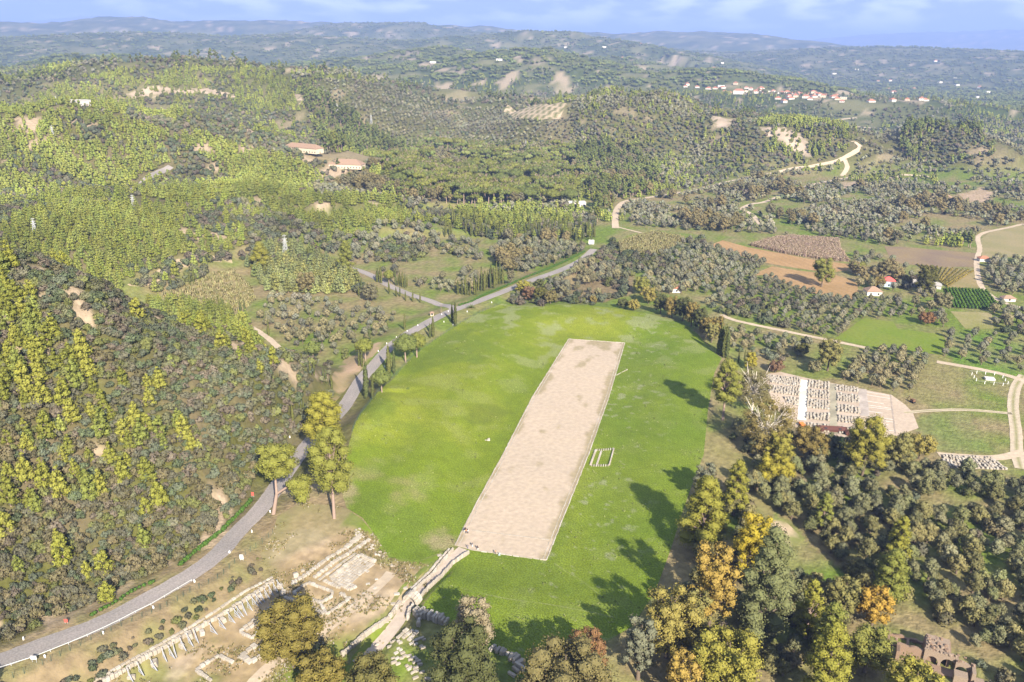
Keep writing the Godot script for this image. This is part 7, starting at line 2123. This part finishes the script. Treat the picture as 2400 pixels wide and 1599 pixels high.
func build_roadside() -> void:
	dice.seed = 71
	hedge("roadside_hedge", "bright green clipped hedge along the road's left side", HEDGE, 0.85, 1.5)
	hedge("low_hedge", "thin broken hedge lower along the road's left side", LOW_HEDGE, 0.6, 1.0)
	hedge("long_hedge", "long dark hedge beside the far stretch of the road", FAR_HEDGE, 0.8, 1.3)
	fence("wire_fence", "green wire fence between the road and the ruins", FENCE, 2.4, 1.9, M.post_green, M.wire_green)
	fence("wire_fence", "green wire fence along the lawn's left edge", LAWN_FENCE, 3.0, 1.9, M.post_green, M.wire_green)
	var p := outline(RAIL)
	var rail := thing("guard_rail", "low grey guard rail along the near stretch of the road", "guard rail", on(p[0].x, p[0].y))
	for k in p.size():
		var post := BoxMesh.new()
		post.size = Vector3(0.14, 0.8, 0.14)
		piece("post", post, M.steel, rail, Transform3D(Basis(), on(p[k].x, p[k].y, 0.4) - rail.position))
		if k:
			var s := Soup.new()
			var a := on(p[k - 1].x, p[k - 1].y, 0.62) - rail.position
			var b := on(p[k].x, p[k].y, 0.62) - rail.position
			var side := (b - a).cross(Vector3.UP).normalized() * 0.05
			for e in 3:
				var y := Vector3.UP * (e * 0.11 - 0.16)
				s.quad(a + y + side * (e % 2), b + y + side * (e % 2), b + y + Vector3.UP * 0.11 + side * ((e + 1) % 2), a + y + Vector3.UP * 0.11 + side * ((e + 1) % 2))
			s.limb(a - side, b - side, 0.05, 0.05, 4)
			piece("rail", s.mesh(), M.steel, rail)
	p = outline(MARKERS)
	for k in p.size():
		var s := Soup.new()
		s.box(Vector3(0, 0.32, 0), Vector3(0.42, 0.75, 0.3))
		s.limb(Vector3(0, 0.68, -0.14), Vector3(0, 0.68, 0.14), 0.21, 0.21, 8)
		place("marker_stone", s.mesh(), M.white_paint, "small white marker stone on the road verge", "marker stone", Transform3D(Basis(Vector3.UP, rnd(0, 3)), on(p[k].x, p[k].y)), "white marker stones along the road")
	for e in [["info", "pale information board on two posts by the guard rail", 1.5, 1.0, "white_paint", 1.0], ["panel", "white panel hung on the green fence below the road", 1.1, 1.6, "white_paint", 0.6], ["red_sign", "faded red board beside the road's shaded bend", 1.0, 1.0, "red_paint", 0.5], ["red_sign2", "small red board at the hedge's upper end", 0.9, 1.4, "red_paint", 0.6], ["signboard", "large white board at the road's far end", 4.5, 3.6, "white_paint", 1.0]]:
		var o := thing("sign_board", e[1], "sign", on(SPOTS[e[0]].x, SPOTS[e[0]].y), 0.25)
		var s := Soup.new()
		s.box(Vector3(0, e[5] + e[3] * 0.5, 0), Vector3(e[2], e[3], 0.08))
		piece("board", s.mesh(), M[e[4]], o)
		for k in [-1, 1]:
			var t := Soup.new()
			t.limb(Vector3(k * e[2] * 0.35, -0.2, -0.08), Vector3(k * e[2] * 0.35, e[5] + e[3] * 0.9, -0.08), 0.05, 0.05, 5)
			piece("post", t.mesh(), M.steel, o)
	var at: Vector2 = SPOTS.car
	var car := thing("parked_car", "small dark blue car on the far stretch of the road", "car", on(at.x, at.y, 0.12), 0.45)
	var body := Soup.new()
	body.box(Vector3(0, 0.62, 0), Vector3(1.75, 0.6, 4.2))
	body.box(Vector3(0, 0.5, 0), Vector3(1.79, 0.3, 4.3))
	piece("body", body.mesh(), M.blue_paint, car)
	var cab := Soup.new()
	for k in 4:
		cab.box(Vector3(0, 1.0 + k * 0.13, 0.1), Vector3(1.6 - k * 0.09, 0.135, 2.4 - k * 0.3))
	piece("cabin", cab.mesh(), M.glass, car)
	for x in [-0.8, 0.8]:
		for z in [-1.3, 1.3]:
			var s := Soup.new()
			s.limb(Vector3(x - 0.1, 0.32, z), Vector3(x + 0.1, 0.32, z), 0.32, 0.32, 10)
			piece("wheel", s.mesh(), M.rubber, car)
	for e in [["pole", "wooden power pole with white transformer by the farm", 12.0], ["pole2", "lamp post at the road fork", 7.0]]:
		var o := thing("power_pole", e[1], "pole", on(SPOTS[e[0]].x, SPOTS[e[0]].y, -0.2))
		var s := Soup.new()
		s.limb(Vector3.ZERO, Vector3(0, e[2], 0), 0.2, 0.14, 7)
		piece("pole", s.mesh(), M.post_wood, o)
		s = Soup.new()
		s.limb(Vector3(-0.9, e[2] - 0.6, 0), Vector3(0.9, e[2] - 0.6, 0), 0.09, 0.09, 4)
		piece("crossarm", s.mesh(), M.steel, o)
		if e[2] > 10.0:
			for k in 3:
				s = Soup.new()
				s.box(Vector3(0.9, 2.0 + k * 1.5, 0.3), Vector3(1.2, 1.1, 0.9))
				piece("transformer", s.mesh(), M.white_paint, o)
	# palm by the fork
	at = SPOTS.palm
	var palm := thing("palm_bush", "low dark palm with arching fronds at the road fork", "palm", on(at.x, at.y, -0.1))
	for k in 26:
		var a := k * 2.4
		var s := Soup.new()
		var rise := rnd(0.6, 1.6)
		var last := Vector3(0, 0.5, 0)
		for e in 5:
			var t := (e + 1) / 5.0
			var q := Vector3(cos(a) * 3.4 * t, 0.5 + rise * 2.4 * t - 2.2 * t * t, sin(a) * 3.4 * t)
			var side := Vector3(-sin(a), 0, cos(a)) * 0.34 * (1.0 - 0.6 * t)
			s.quad(last - side, last + side, q + side * 0.9, q - side * 0.9, Color(rnd(0.7, 1.2), rnd(0.8, 1.2), 0.9), Vector3.UP)
			last = q
		piece("frond", s.mesh(), leafy.tallpine_leaves[1], palm)
	at = SPOTS.kiosk
	house("brick_shrine", "tiny pale roadside shrine hut by the road fork", "shrine", at, 0.5, Vector3(1.8, 2.0, 1.8), "roof_old", "cream_wall", 1)

func build_houses() -> void:
	dice.seed = 81
	var p := outline(VILLAGE)
	var mid := 0.0
	for q in p: mid += q.y / p.size()
	for k in p.size():
		var two := dice.randf() < 0.35
		var size := Vector3(rnd(11, 18), 5.6 if two else 3.2, rnd(10, 14))
		if k == 6: size = Vector3(28, 9, 14)
		var flat := dice.randf() < 0.12
		var where: String = " in the far village's " + ["left", "middle", "right"][clampi(int((p[k].x - 60.0) / 130.0), 0, 2)] + (" upper" if p[k].y < mid else " lower") + " part"
		var shape := ("two storey " if two else "low ") + ("broad " if size.x > 14.5 else "")
		var label := (shape + "house with red tiled roof" if not flat else shape + "flat roofed white house") + where
		if k == 6: label = "largest white building at the far village's lower edge"
		house("village_house", label, "house", p[k], rnd(-0.5, 0.5) + 0.2, size, "white_wall" if flat else "roof_tile", ["white_wall", "white_wall", "cream_wall"][dice.randi() % 3], 6 if k == 6 else 3, 2 if two else 1, flat, "houses of the far village")
	house("hotel_wing", "long cream building with tiled roof beyond the brown meadow", "building", SPOTS.hotel, -0.25, Vector3(46, 5, 12), "roof_old", "cream_wall", 12, 1)
	house("hotel_hall", "broad tiled roof building at the brown meadow's near side", "building", SPOTS.hotel_big + Vector2(0, -6), 0.1, Vector3(36, 4.2, 15), "roof_old", "cream_wall", 11, 1)
	house("lodge", "low red roofed house among the middle woods", "house", SPOTS.red_roof, 0.1, Vector3(34, 4.5, 11), "roof_tile", "cream_wall", 7, 1)
	house("white_hall", "white flat roofed hall at the end of the umbrella pine grove", "building", SPOTS.white_hall, 0.3, Vector3(18, 4, 10), "white_wall", "white_wall", 6, 1, true)
	house("white_canopy", "white flat canopy behind the umbrella pines", "building", SPOTS.canopy, 0.3, Vector3(22, 3.2, 12), "white_wall", "white_wall", 3, 1, true)
	house("gate_booth", "small orange roofed booth near the far junction", "booth", SPOTS.booth, 0.3, Vector3(8, 3.2, 6), "roof_tile", "white_wall", 2)
	house("hill_house", "grey concrete house on the hilltop among pines", "house", SPOTS.hill_house, -0.2, Vector3(20, 5.5, 10), "grey_wall", "grey_wall", 4, 1, true)
	house("farmhouse", "white farmhouse beside the pale ploughed plot", "house", SPOTS.white_farm, 0.1, Vector3(22, 5, 11), "roof_old", "white_wall", 5)
	house("red_shed", "shed with bright red roof between two brown trees", "shed", SPOTS.shed_red, 0.1, Vector3(8.5, 4.4, 7), "roof_red", "blue_wall", 1)
	house("patched_shed", "patched shed with orange and white roof beside the tan field", "shed", SPOTS.shed_mixed, 0.2, Vector3(10, 3, 8), "roof_old", "white_wall", 2)
	house("long_shed", "long low sheet roofed shed below the round dark tree", "shed", SPOTS.shed_long, -0.15, Vector3(22, 2.6, 6), "roof_sheet", "grey_wall", 3)
	house("field_hut", "orange roofed hut at the edge of the tree belt", "hut", SPOTS.hut, 0.2, Vector3(6, 3, 5), "roof_tile", "white_wall", 1)
	house("track_hut", "orange roofed hut beside the farm track", "hut", SPOTS.hut2, 0.2, Vector3(8, 2.6, 5), "roof_tile", "grey_wall", 1)
	house("rust_hut", "rusty roofed hut at the farm track's lower end", "hut", SPOTS.hut3, 0.2, Vector3(8, 2.2, 5), "roof_old", "grey_wall", 1)
	house("work_shed", "long rust red shed roof under the trees before the stone yard", "shed", SPOTS.redshed, 0.12, Vector3(12, 1.2, 3), "rust_red", "rust_red", 2)
	house("work_shed", "second rust red shed roof behind the yellow green plane tree", "shed", SPOTS.redshed2, 0.12, Vector3(10, 1.2, 3), "rust_red", "rust_red", 2)
	for e in [["villa1", "far white villa on the left middle hill"], ["villa2", "far white villa on the round green hill"], ["villa3", "far pale quarry house below the round dome hill"], ["villa4", "small white house above the far village"]]:
		house("hill_villa", e[1], "house", SPOTS[e[0]], 0.2, Vector3(20, 6, 12), "white_wall", "white_wall", 3, 1, true)
	for k in 26:
		var a := rnd(0.05, 0.52) - LOOK
		var r := rnd(3200, 6000)
		house("distant_house", "tiny pale house on the hazy far plain", "house", Vector2(EYE.x + r * sin(a), EYE.z - r * cos(a)), rnd(0, 1), Vector3(rnd(14, 26), 7, 12), ["white_wall", "roof_tile"][k % 2], "white_wall", 0, 1, k % 2 == 0, "tiny houses on the far plain")
	# fenced concrete tank in the clearing
	var at: Vector2 = SPOTS.platform
	var o := thing("fenced_tank", "low concrete tank inside a square of white posts", "tank", on(at.x, at.y))
	var s := Soup.new()
	s.box(Vector3(0, 0.5, 0), Vector3(4.5, 1.1, 3.4))
	piece("tank", s.mesh(), M.grey_wall, o)
	for k in 12:
		var q := Vector2(cos(TAU * k / 12.0), sin(TAU * k / 12.0))
		q /= maxf(absf(q.x), absf(q.y))
		s = Soup.new()
		s.box(Vector3(q.x * 7.2, 0.8, q.y * 7.2), Vector3(0.2, 1.6, 0.2))
		piece("post", s.mesh(), M.white_paint, o)
	for k in 4:
		s = Soup.new()
		var turn := Basis(Vector3.UP, k * PI / 2)
		s.limb(turn * Vector3(-7.2, 1.3, 7.2), turn * Vector3(7.2, 1.3, 7.2), 0.04, 0.04, 4)
		piece("rail", s.mesh(), M.steel, o)
	at = SPOTS.digger
	o = thing("small_digger", "small dark digger at the sand heap beside the yard", "digger", on(at.x, at.y), 0.6)
	s = Soup.new(); s.box(Vector3(0, 0.4, 0), Vector3(1.6, 0.7, 2.4))
	piece("tracks", s.mesh(), M.rubber, o)
	s = Soup.new(); s.box(Vector3(0, 1.3, 0.1), Vector3(1.4, 1.1, 1.8))
	piece("cab", s.mesh(), M.door, o)
	s = Soup.new(); s.limb(Vector3(0, 1.2, -0.9), Vector3(0, 2.6, -2.2), 0.15, 0.12, 4); s.limb(Vector3(0, 2.6, -2.2), Vector3(0, 0.5, -3.2), 0.12, 0.1, 4)
	piece("boom", s.mesh(), M.door, o)
	at = SPOTS.cab
	o = thing("orange_cart", "orange work cart at the white walk's lower end", "cart", on(at.x, at.y), 0.3)
	s = Soup.new(); s.box(Vector3(0, 1.0, 0), Vector3(1.9, 1.0, 3.4))
	piece("body", s.mesh(), M.orange_paint, o)
	for k in [-1, 1]:
		s = Soup.new(); s.limb(Vector3(-1.0, 0.4, k), Vector3(1.0, 0.4, k), 0.4, 0.4, 8)
		piece("wheel", s.mesh(), M.rubber, o)
	for k in PYLONS.size():
		var e: Array = PYLONS[k]
		pylon(k, e[0], e[1], e[2], ["grey lattice pylon on the plantation's left crest", "grey lattice pylon below the hill road", "grey lattice pylon high on the left hillside", "grey lattice pylon in the valley of pines", "thin distant mast on the left hilltop", "grey lattice pylon right of the bare sand scar", "grey lattice pylon at the dark pines' edge", "grey lattice pylon behind the umbrella pine grove", "small lattice pylon on the far left ridge", "small lattice pylon on the far ridge's middle"][k])

func build_people() -> void:
	dice.seed = 91
	var what := [["person in white shorts and dark top in the group by the left kerb", 0.05, 0.05, 0.06, 0.6, 0.58, 0.55], ["person in tan top in the group by the left kerb", 0.5, 0.3, 0.18, 0.1, 0.1, 0.12], ["person in dark jacket in the group by the left kerb", 0.06, 0.05, 0.08, 0.15, 0.12, 0.12], ["person in white top at the right of the kerb group", 0.65, 0.62, 0.6, 0.07, 0.07, 0.1], ["person in black behind the kerb group", 0.03, 0.03, 0.03, 0.05, 0.05, 0.06],
		["person in dark clothes standing at the passage wall's top", 0.05, 0.05, 0.06, 0.12, 0.08, 0.06], ["person in blue jeans at the passage mouth", 0.12, 0.13, 0.2, 0.08, 0.12, 0.25], ["person in white trousers ahead of the others at the passage mouth", 0.1, 0.1, 0.12, 0.65, 0.65, 0.65], ["person in dark top on the near kerb", 0.06, 0.06, 0.1, 0.1, 0.12, 0.2], ["person in white skirt on the near kerb", 0.08, 0.06, 0.06, 0.7, 0.68, 0.66], ["person in tan coat standing at the near kerb's middle", 0.4, 0.25, 0.16, 0.1, 0.08, 0.08], ["person in light blue crouching at the near kerb's middle", 0.45, 0.62, 0.72, 0.5, 0.6, 0.66]]
	var p := outline(PEOPLE)
	for k in p.size():
		var w: Array = what[k]
		person(k, p[k].x, p[k].y, w[0], Color(w[1], w[2], w[3]), Color(w[4], w[5], w[6]), rnd(0, TAU), k == 11)

func _ready() -> void:
	# the camera
	var cam := Camera3D.new()
	cam.name = "camera"
	cam.transform = Transform3D(Basis(Vector3.UP, LOOK) * Basis(Vector3.RIGHT, -0.345253) * Basis(Vector3.BACK, 0.013783), EYE)
	cam.fov = 45.75
	cam.near = 1.0
	cam.far = 60000.0
	add_child(cam)
	# sky and air
	var sky := ProceduralSkyMaterial.new()
	sky.sky_top_color = lin(0.06, 0.095, 0.165)
	sky.sky_horizon_color = lin(0.186, 0.222, 0.233)
	sky.sky_curve = 0.19
	sky.ground_horizon_color = lin(0.2, 0.22, 0.2)
	sky.ground_bottom_color = lin(0.12, 0.12, 0.08)
	sky.sun_angle_max = 1.0
	var cloud := NoiseTexture2D.new()
	cloud.width = 1024; cloud.height = 2048; cloud.seamless = true
	var cn := FastNoiseLite.new()
	cn.seed = 12; cn.frequency = 0.06; cn.fractal_octaves = 5; cn.fractal_gain = 0.55
	cloud.noise = cn
	var ramp := Gradient.new()
	ramp.offsets = PackedFloat32Array([0.0, 0.42, 0.54, 0.7, 1.0])
	ramp.colors = PackedColorArray([Color(1, 1, 1, 0), Color(1, 1, 1, 0), Color(1, 1, 1, 0.35), Color(1, 0.99, 0.97, 0.75), Color(1, 0.98, 0.96, 0.9)])
	cloud.color_ramp = ramp
	while cloud.get_image() == null:
		await get_tree().process_frame
	var picture: Image = cloud.get_image()
	picture.resize(4096, 2048, Image.INTERPOLATE_CUBIC)
	sky.sky_cover = ImageTexture.create_from_image(picture)
	sky.sky_cover_modulate = Color(1, 1, 1, 0.36)
	var env := Environment.new()
	env.background_mode = Environment.BG_SKY
	env.sky = Sky.new()
	env.sky.sky_material = sky
	env.tonemap_mode = Environment.TONE_MAPPER_LINEAR
	env.tonemap_exposure = 3.4
	env.fog_enabled = true
	env.fog_density = 0.0001
	env.fog_light_color = Color(0.62, 0.73, 1.0)
	env.sdfgi_enabled = true; env.ssao_enabled = true; env.ssil_enabled = true
	var world := WorldEnvironment.new()
	world.name = "world"
	world.environment = env
	add_child(world)
	# the sun, behind the camera's right shoulder
	var sun := DirectionalLight3D.new()
	sun.name = "sun"
	sun.light_energy = 1.45
	sun.light_color = Color(1.0, 0.955, 0.88)
	sun.light_angular_distance = 0.55
	sun.shadow_enabled = true
	sun.look_at_from_position(Vector3(0.48, 0.515, 0.71), Vector3.ZERO)
	add_child(sun)

	n_fine.seed = 1; n_fine.frequency = 0.03; n_fine.fractal_octaves = 4; n_fine.noise_type = FastNoiseLite.TYPE_SIMPLEX_SMOOTH
	n_wide.seed = 2; n_wide.frequency = 0.0036; n_wide.fractal_octaves = 5; n_wide.noise_type = FastNoiseLite.TYPE_SIMPLEX_SMOOTH
	n_far.seed = 3; n_far.frequency = 0.0011; n_far.fractal_octaves = 5; n_far.noise_type = FastNoiseLite.TYPE_SIMPLEX_SMOOTH
	set_up_paints()
	for key in PATCHES:
		var p := outline(PATCHES[key])
		patches[key] = [p, bounds(p)]
	for key in PATHS:
		var a: Array = PATHS[key]
		var line := even(outline(a.slice(1)), 3.0)
		paths.append([line, a[0], bounds(line).grow(8), key])
	var road := PackedVector2Array()
	for k in range(0, ROAD.size(), 3): road.push_back(Vector2(ROAD[k], ROAD[k + 1]))
	road = even(road, 2.0)
	paths.append([road, 3.2, bounds(road).grow(8), "road"])
	for k in 6: blocks.append(rough_block(100 + k))
	var clock := Time.get_ticks_msec()
	survey()
	build_land()
	ground_part("lawn", sheet(patches.lawn[0], 0.9, 0.06, lawn_colour), M.grass, "bright green grass banks around the running track", "lawn")
	ground_part("dig_ground", sheet(patches.dig[0], 1.4, 0.05, dig_colour), M.sand, "dry trodden ground of the excavated ruins", "ground")
	for k in LAWN_LINES.size():
		ground_part("trodden_line", strip(even(outline(LAWN_LINES[k]), 1.5), 0.35 if k < 2 else 0.22, 0.1, func(x, z, t): return mixc(lawn_colour(x, z), Color(0.3, 0.31, 0.14), 0.3 + 0.5 * n_fine.get_noise_2d(x * 2.0, z * 2.0))), M.grass, "faint pale trodden line across the grass bank", "path")
	build_track()
	for q in paths:
		var key: String = q[3]
		if key == "road" or key in ["side_road", "hill_road"]:
			ground_part("road", strip(q[0], q[1], 0.13 if key == "road" else 0.16, road_colour, 0.3), M.asphalt, {"road": "pale asphalt road sweeping past the lawn", "side_road": "side road branching off at the fork", "hill_road": "short stretch of road climbing the pine hillside"}[key], "road")
		elif key in ["grass_track", "yard_lane"]:
			ground_part("farm_track", strip(q[0], q[1], 0.1, track_colour, 0.25), M.sand, "two rutted wheel marks of the " + key.replace("_", " "), "track")
		else:
			ground_part("dirt_path", strip(q[0], q[1], 0.11 if q[1] < 3.0 else 0.18, dirt_colour, 0.4), M.sand, "pale " + key.replace("_", " ") + " of dry earth", "path")
	ground_part("terraced_slope", sheet(patches.terrace[0], 6.0, 0.7, func(x, z):
		var row := sin((x * 0.94 + z * 0.34) * 0.42)
		return mixc(Color(0.45, 0.36, 0.25), Color(0.13, 0.14, 0.05), step_(0.0, 0.5, row + 0.6 * n_fine.get_noise_2d(x, z)))), M.land, "pale terraced orchard slope striped with rows", "field")
	field("tan", Color(0.35, 0.225, 0.11), Color(0.30, 0.19, 0.09), "long tan ploughed strip below the maize field", 0.35, 0.3)
	field("corn", Color(0.42, 0.29, 0.19), Color(0.36, 0.25, 0.15), "brown soil of the dry maize field")
	field("stubble", Color(0.35, 0.225, 0.11), Color(0.29, 0.19, 0.09), "tan stubble field around the lone tree", 0.3, 0.35)
	field("fallow", Color(0.19, 0.14, 0.1), Color(0.24, 0.18, 0.1), "dark brown fallow field")
	field("meadow", Color(0.135, 0.19, 0.022), Color(0.17, 0.2, 0.035), "bright green meadow above the dense orchard")
	field("dry", Color(0.3, 0.25, 0.14), Color(0.2, 0.2, 0.06), "dry pale plot below the dark vineyard")
	field("open", Color(0.27, 0.225, 0.12), Color(0.22, 0.2, 0.09), "open dry pasture at the right edge")
	field("canes", Color(0.26, 0.22, 0.09), Color(0.2, 0.19, 0.08), "ground under the yellow cane field")
	field("vine1", Color(0.15, 0.17, 0.06), Color(0.22, 0.18, 0.09), "soil of the dark vineyard")
	field("vine2", Color(0.27, 0.21, 0.1), Color(0.2, 0.18, 0.07), "soil of the yellowing vineyard")
	field("yard", Color(0.47, 0.38, 0.295), Color(0.40, 0.32, 0.25), "pinkish gravel ground of the stone yard")
	field("roadbank", Color(0.4, 0.28, 0.19), Color(0.24, 0.19, 0.1), "bare earth bank beside the road", 0.0, 0.0, 4.0)
	field("sandbank", Color(0.52, 0.41, 0.28), Color(0.33, 0.26, 0.18), "pale sandy cut bank below the plantation", 0.0, 0.0, 5.0)
	field("clearsoil", Color(0.48, 0.37, 0.26), Color(0.4, 0.31, 0.2), "patch of bare pale soil in the clearing", 0.0, 0.0, 4.0)
	for e in [["scarp_bare", "bare pale eroded face of the cut hill"], ["scarp_bare2", "small bare slip on the broad hill"], ["ridge_bare", "pale bare strip along the far ridge's slope"], ["gully_bare", "bare white gully beside the dark pines"], ["hill_bare", "bare stony ground on the left hillside"]]:
		field(e[0], Color(0.43, 0.345, 0.265), Color(0.27, 0.22, 0.16), e[1], 0.0, 0.0, 7.0)
	build_ruins()
	build_yard()
	build_bath()
	make_kinds()
	build_roadside()
	build_houses()
	build_people()
	for k in TALL_TREES.size():
		var e: Array = TALL_TREES[k]
		tall_tree(e[0], e[1], e[2], e[3], e[4], e[5], k)
	loose("dry_grass", "dry straw tufts over the trodden ground of the ruins", "grass", "dig", 2600, true)
	loose("rubble", "small loose stones strewn among the ruins", "stones", "dig", 700, false)
	loose("pale_grass", "pale taller grass tufts on the green banks", "grass", "lawn", 700, true)
	tufts("cane_field", "dense pale yellow canes beside the far road", "canes", "canes", "reed_leaves", 2600, 4.0, 1.6)
	tufts("maize_field", "dry pinkish brown maize stalks in the field", "maize", "corn", "corn_leaves", 5200, 2.3, 1.7)
	tufts("reeds", "dry reeds in the small valley field", "reeds", "reedfield", "reed_leaves", 900, 1.6, 1.6)
	vine_rows("vine1", 13, "dark vine row in the square vineyard", "hedge_leaves", 0.9, 2.0)
	vine_rows("vine2", 12, "yellowing vine row in the sloping vineyard", "vine_leaves", 0.6, 1.2)
	fill_woods()
	plant_all()

func loose(called: String, label: String, category: String, key: String, n: int, grassy: bool) -> void:
	# tufts or small stones strewn over a patch of ground
	dice.seed = n
	var mm := MultiMesh.new()
	mm.transform_format = MultiMesh.TRANSFORM_3D
	mm.use_colors = true
	if grassy:
		var s := Soup.new()
		for k in 14:
			var a := rnd(0, TAU)
			var foot := Vector3(cos(a), 0, sin(a)) * rnd(0, 0.35)
			var top := foot + Vector3(rnd(-0.3, 0.3), rnd(0.25, 0.5), rnd(-0.3, 0.3))
			var side := Vector3(cos(a * 3.0), 0, sin(a * 3.0)) * 0.09
			s.quad(foot - side, foot + side, top + side * 0.5, top - side * 0.5, Color.WHITE, Vector3.UP + Vector3(cos(a), 0, sin(a)) * 0.4)
		mm.mesh = s.mesh(M.person)
	else:
		mm.mesh = blocks[2]
	var p: PackedVector2Array = patches[key][0]
	var r: Rect2 = patches[key][1]
	var spots := []
	var tries := 0
	while spots.size() < n and tries < n * 40:
		tries += 1
		var q := r.position + Vector2(dice.randf(), dice.randf()) * r.size
		if not Geometry2D.is_point_in_polygon(q, p): continue
		if q.x > -3.0 and q.x < 36.0 and q.y > -216.0 and q.y < 4.0: continue
		if n_fine.get_noise_2d(q.x * 1.5, q.y * 1.5) + 0.3 * n_fine.get_noise_2d(q.x * 6.0, q.y * 6.0) < rnd(0.0, 0.35): continue
		spots.append(q)
	mm.instance_count = spots.size()
	for k in spots.size():
		var t := rnd(0.75, 1.25)
		var size := Vector3.ONE * rnd(0.6, 1.0) if grassy else Vector3(rnd(0.15, 0.5), rnd(0.12, 0.35), rnd(0.15, 0.45))
		mm.set_instance_transform(k, Transform3D(Basis(Vector3.UP, rnd(0, TAU)) * Basis.from_scale(size), on(spots[k].x, spots[k].y, 0.05)))
		mm.set_instance_color(k, (Color(0.24, 0.27, 0.09) if key == "lawn" else mixc(Color(0.33, 0.25, 0.13), Color(0.2, 0.2, 0.07), dice.randf())) * t)
	var o := MultiMeshInstance3D.new()
	o.name = called; o.multimesh = mm
	if not grassy: o.material_override = stones[1]
	tag(o, label, category, "", "stuff")
	add_child(o, true)

func vine_rows(key: String, n: int, label: String, leaves: String, half: float, high: float) -> void:
	dice.seed = 17
	var p: PackedVector2Array = patches[key][0]
	for k in n:
		var t := (k + 0.5) / n
		var a := p[0].lerp(p[1], t)
		var b := p[p.size() - 1].lerp(p[2] if p.size() == 4 else p[3], t)
		var m := int(a.distance_to(b) / 1.7)
		var s := Soup.new()
		for e in range(0, m, 8):
			var lobes := []
			for f in mini(8, m - e):
				var q := a.lerp(b, (e + f + 0.5) / m)
				lobes.append([on(q.x + rnd(-0.2, 0.2), q.y, high * 0.5), Vector3(half, high * 0.55, 1.1) * rnd(0.75, 1.15)])
			s.add(foliage(lobes, 130, 0.6, 0.85), Transform3D())
		place("vine_row", s.mesh(), leafy[leaves][k % 4], label, "vine row", Transform3D(), label)
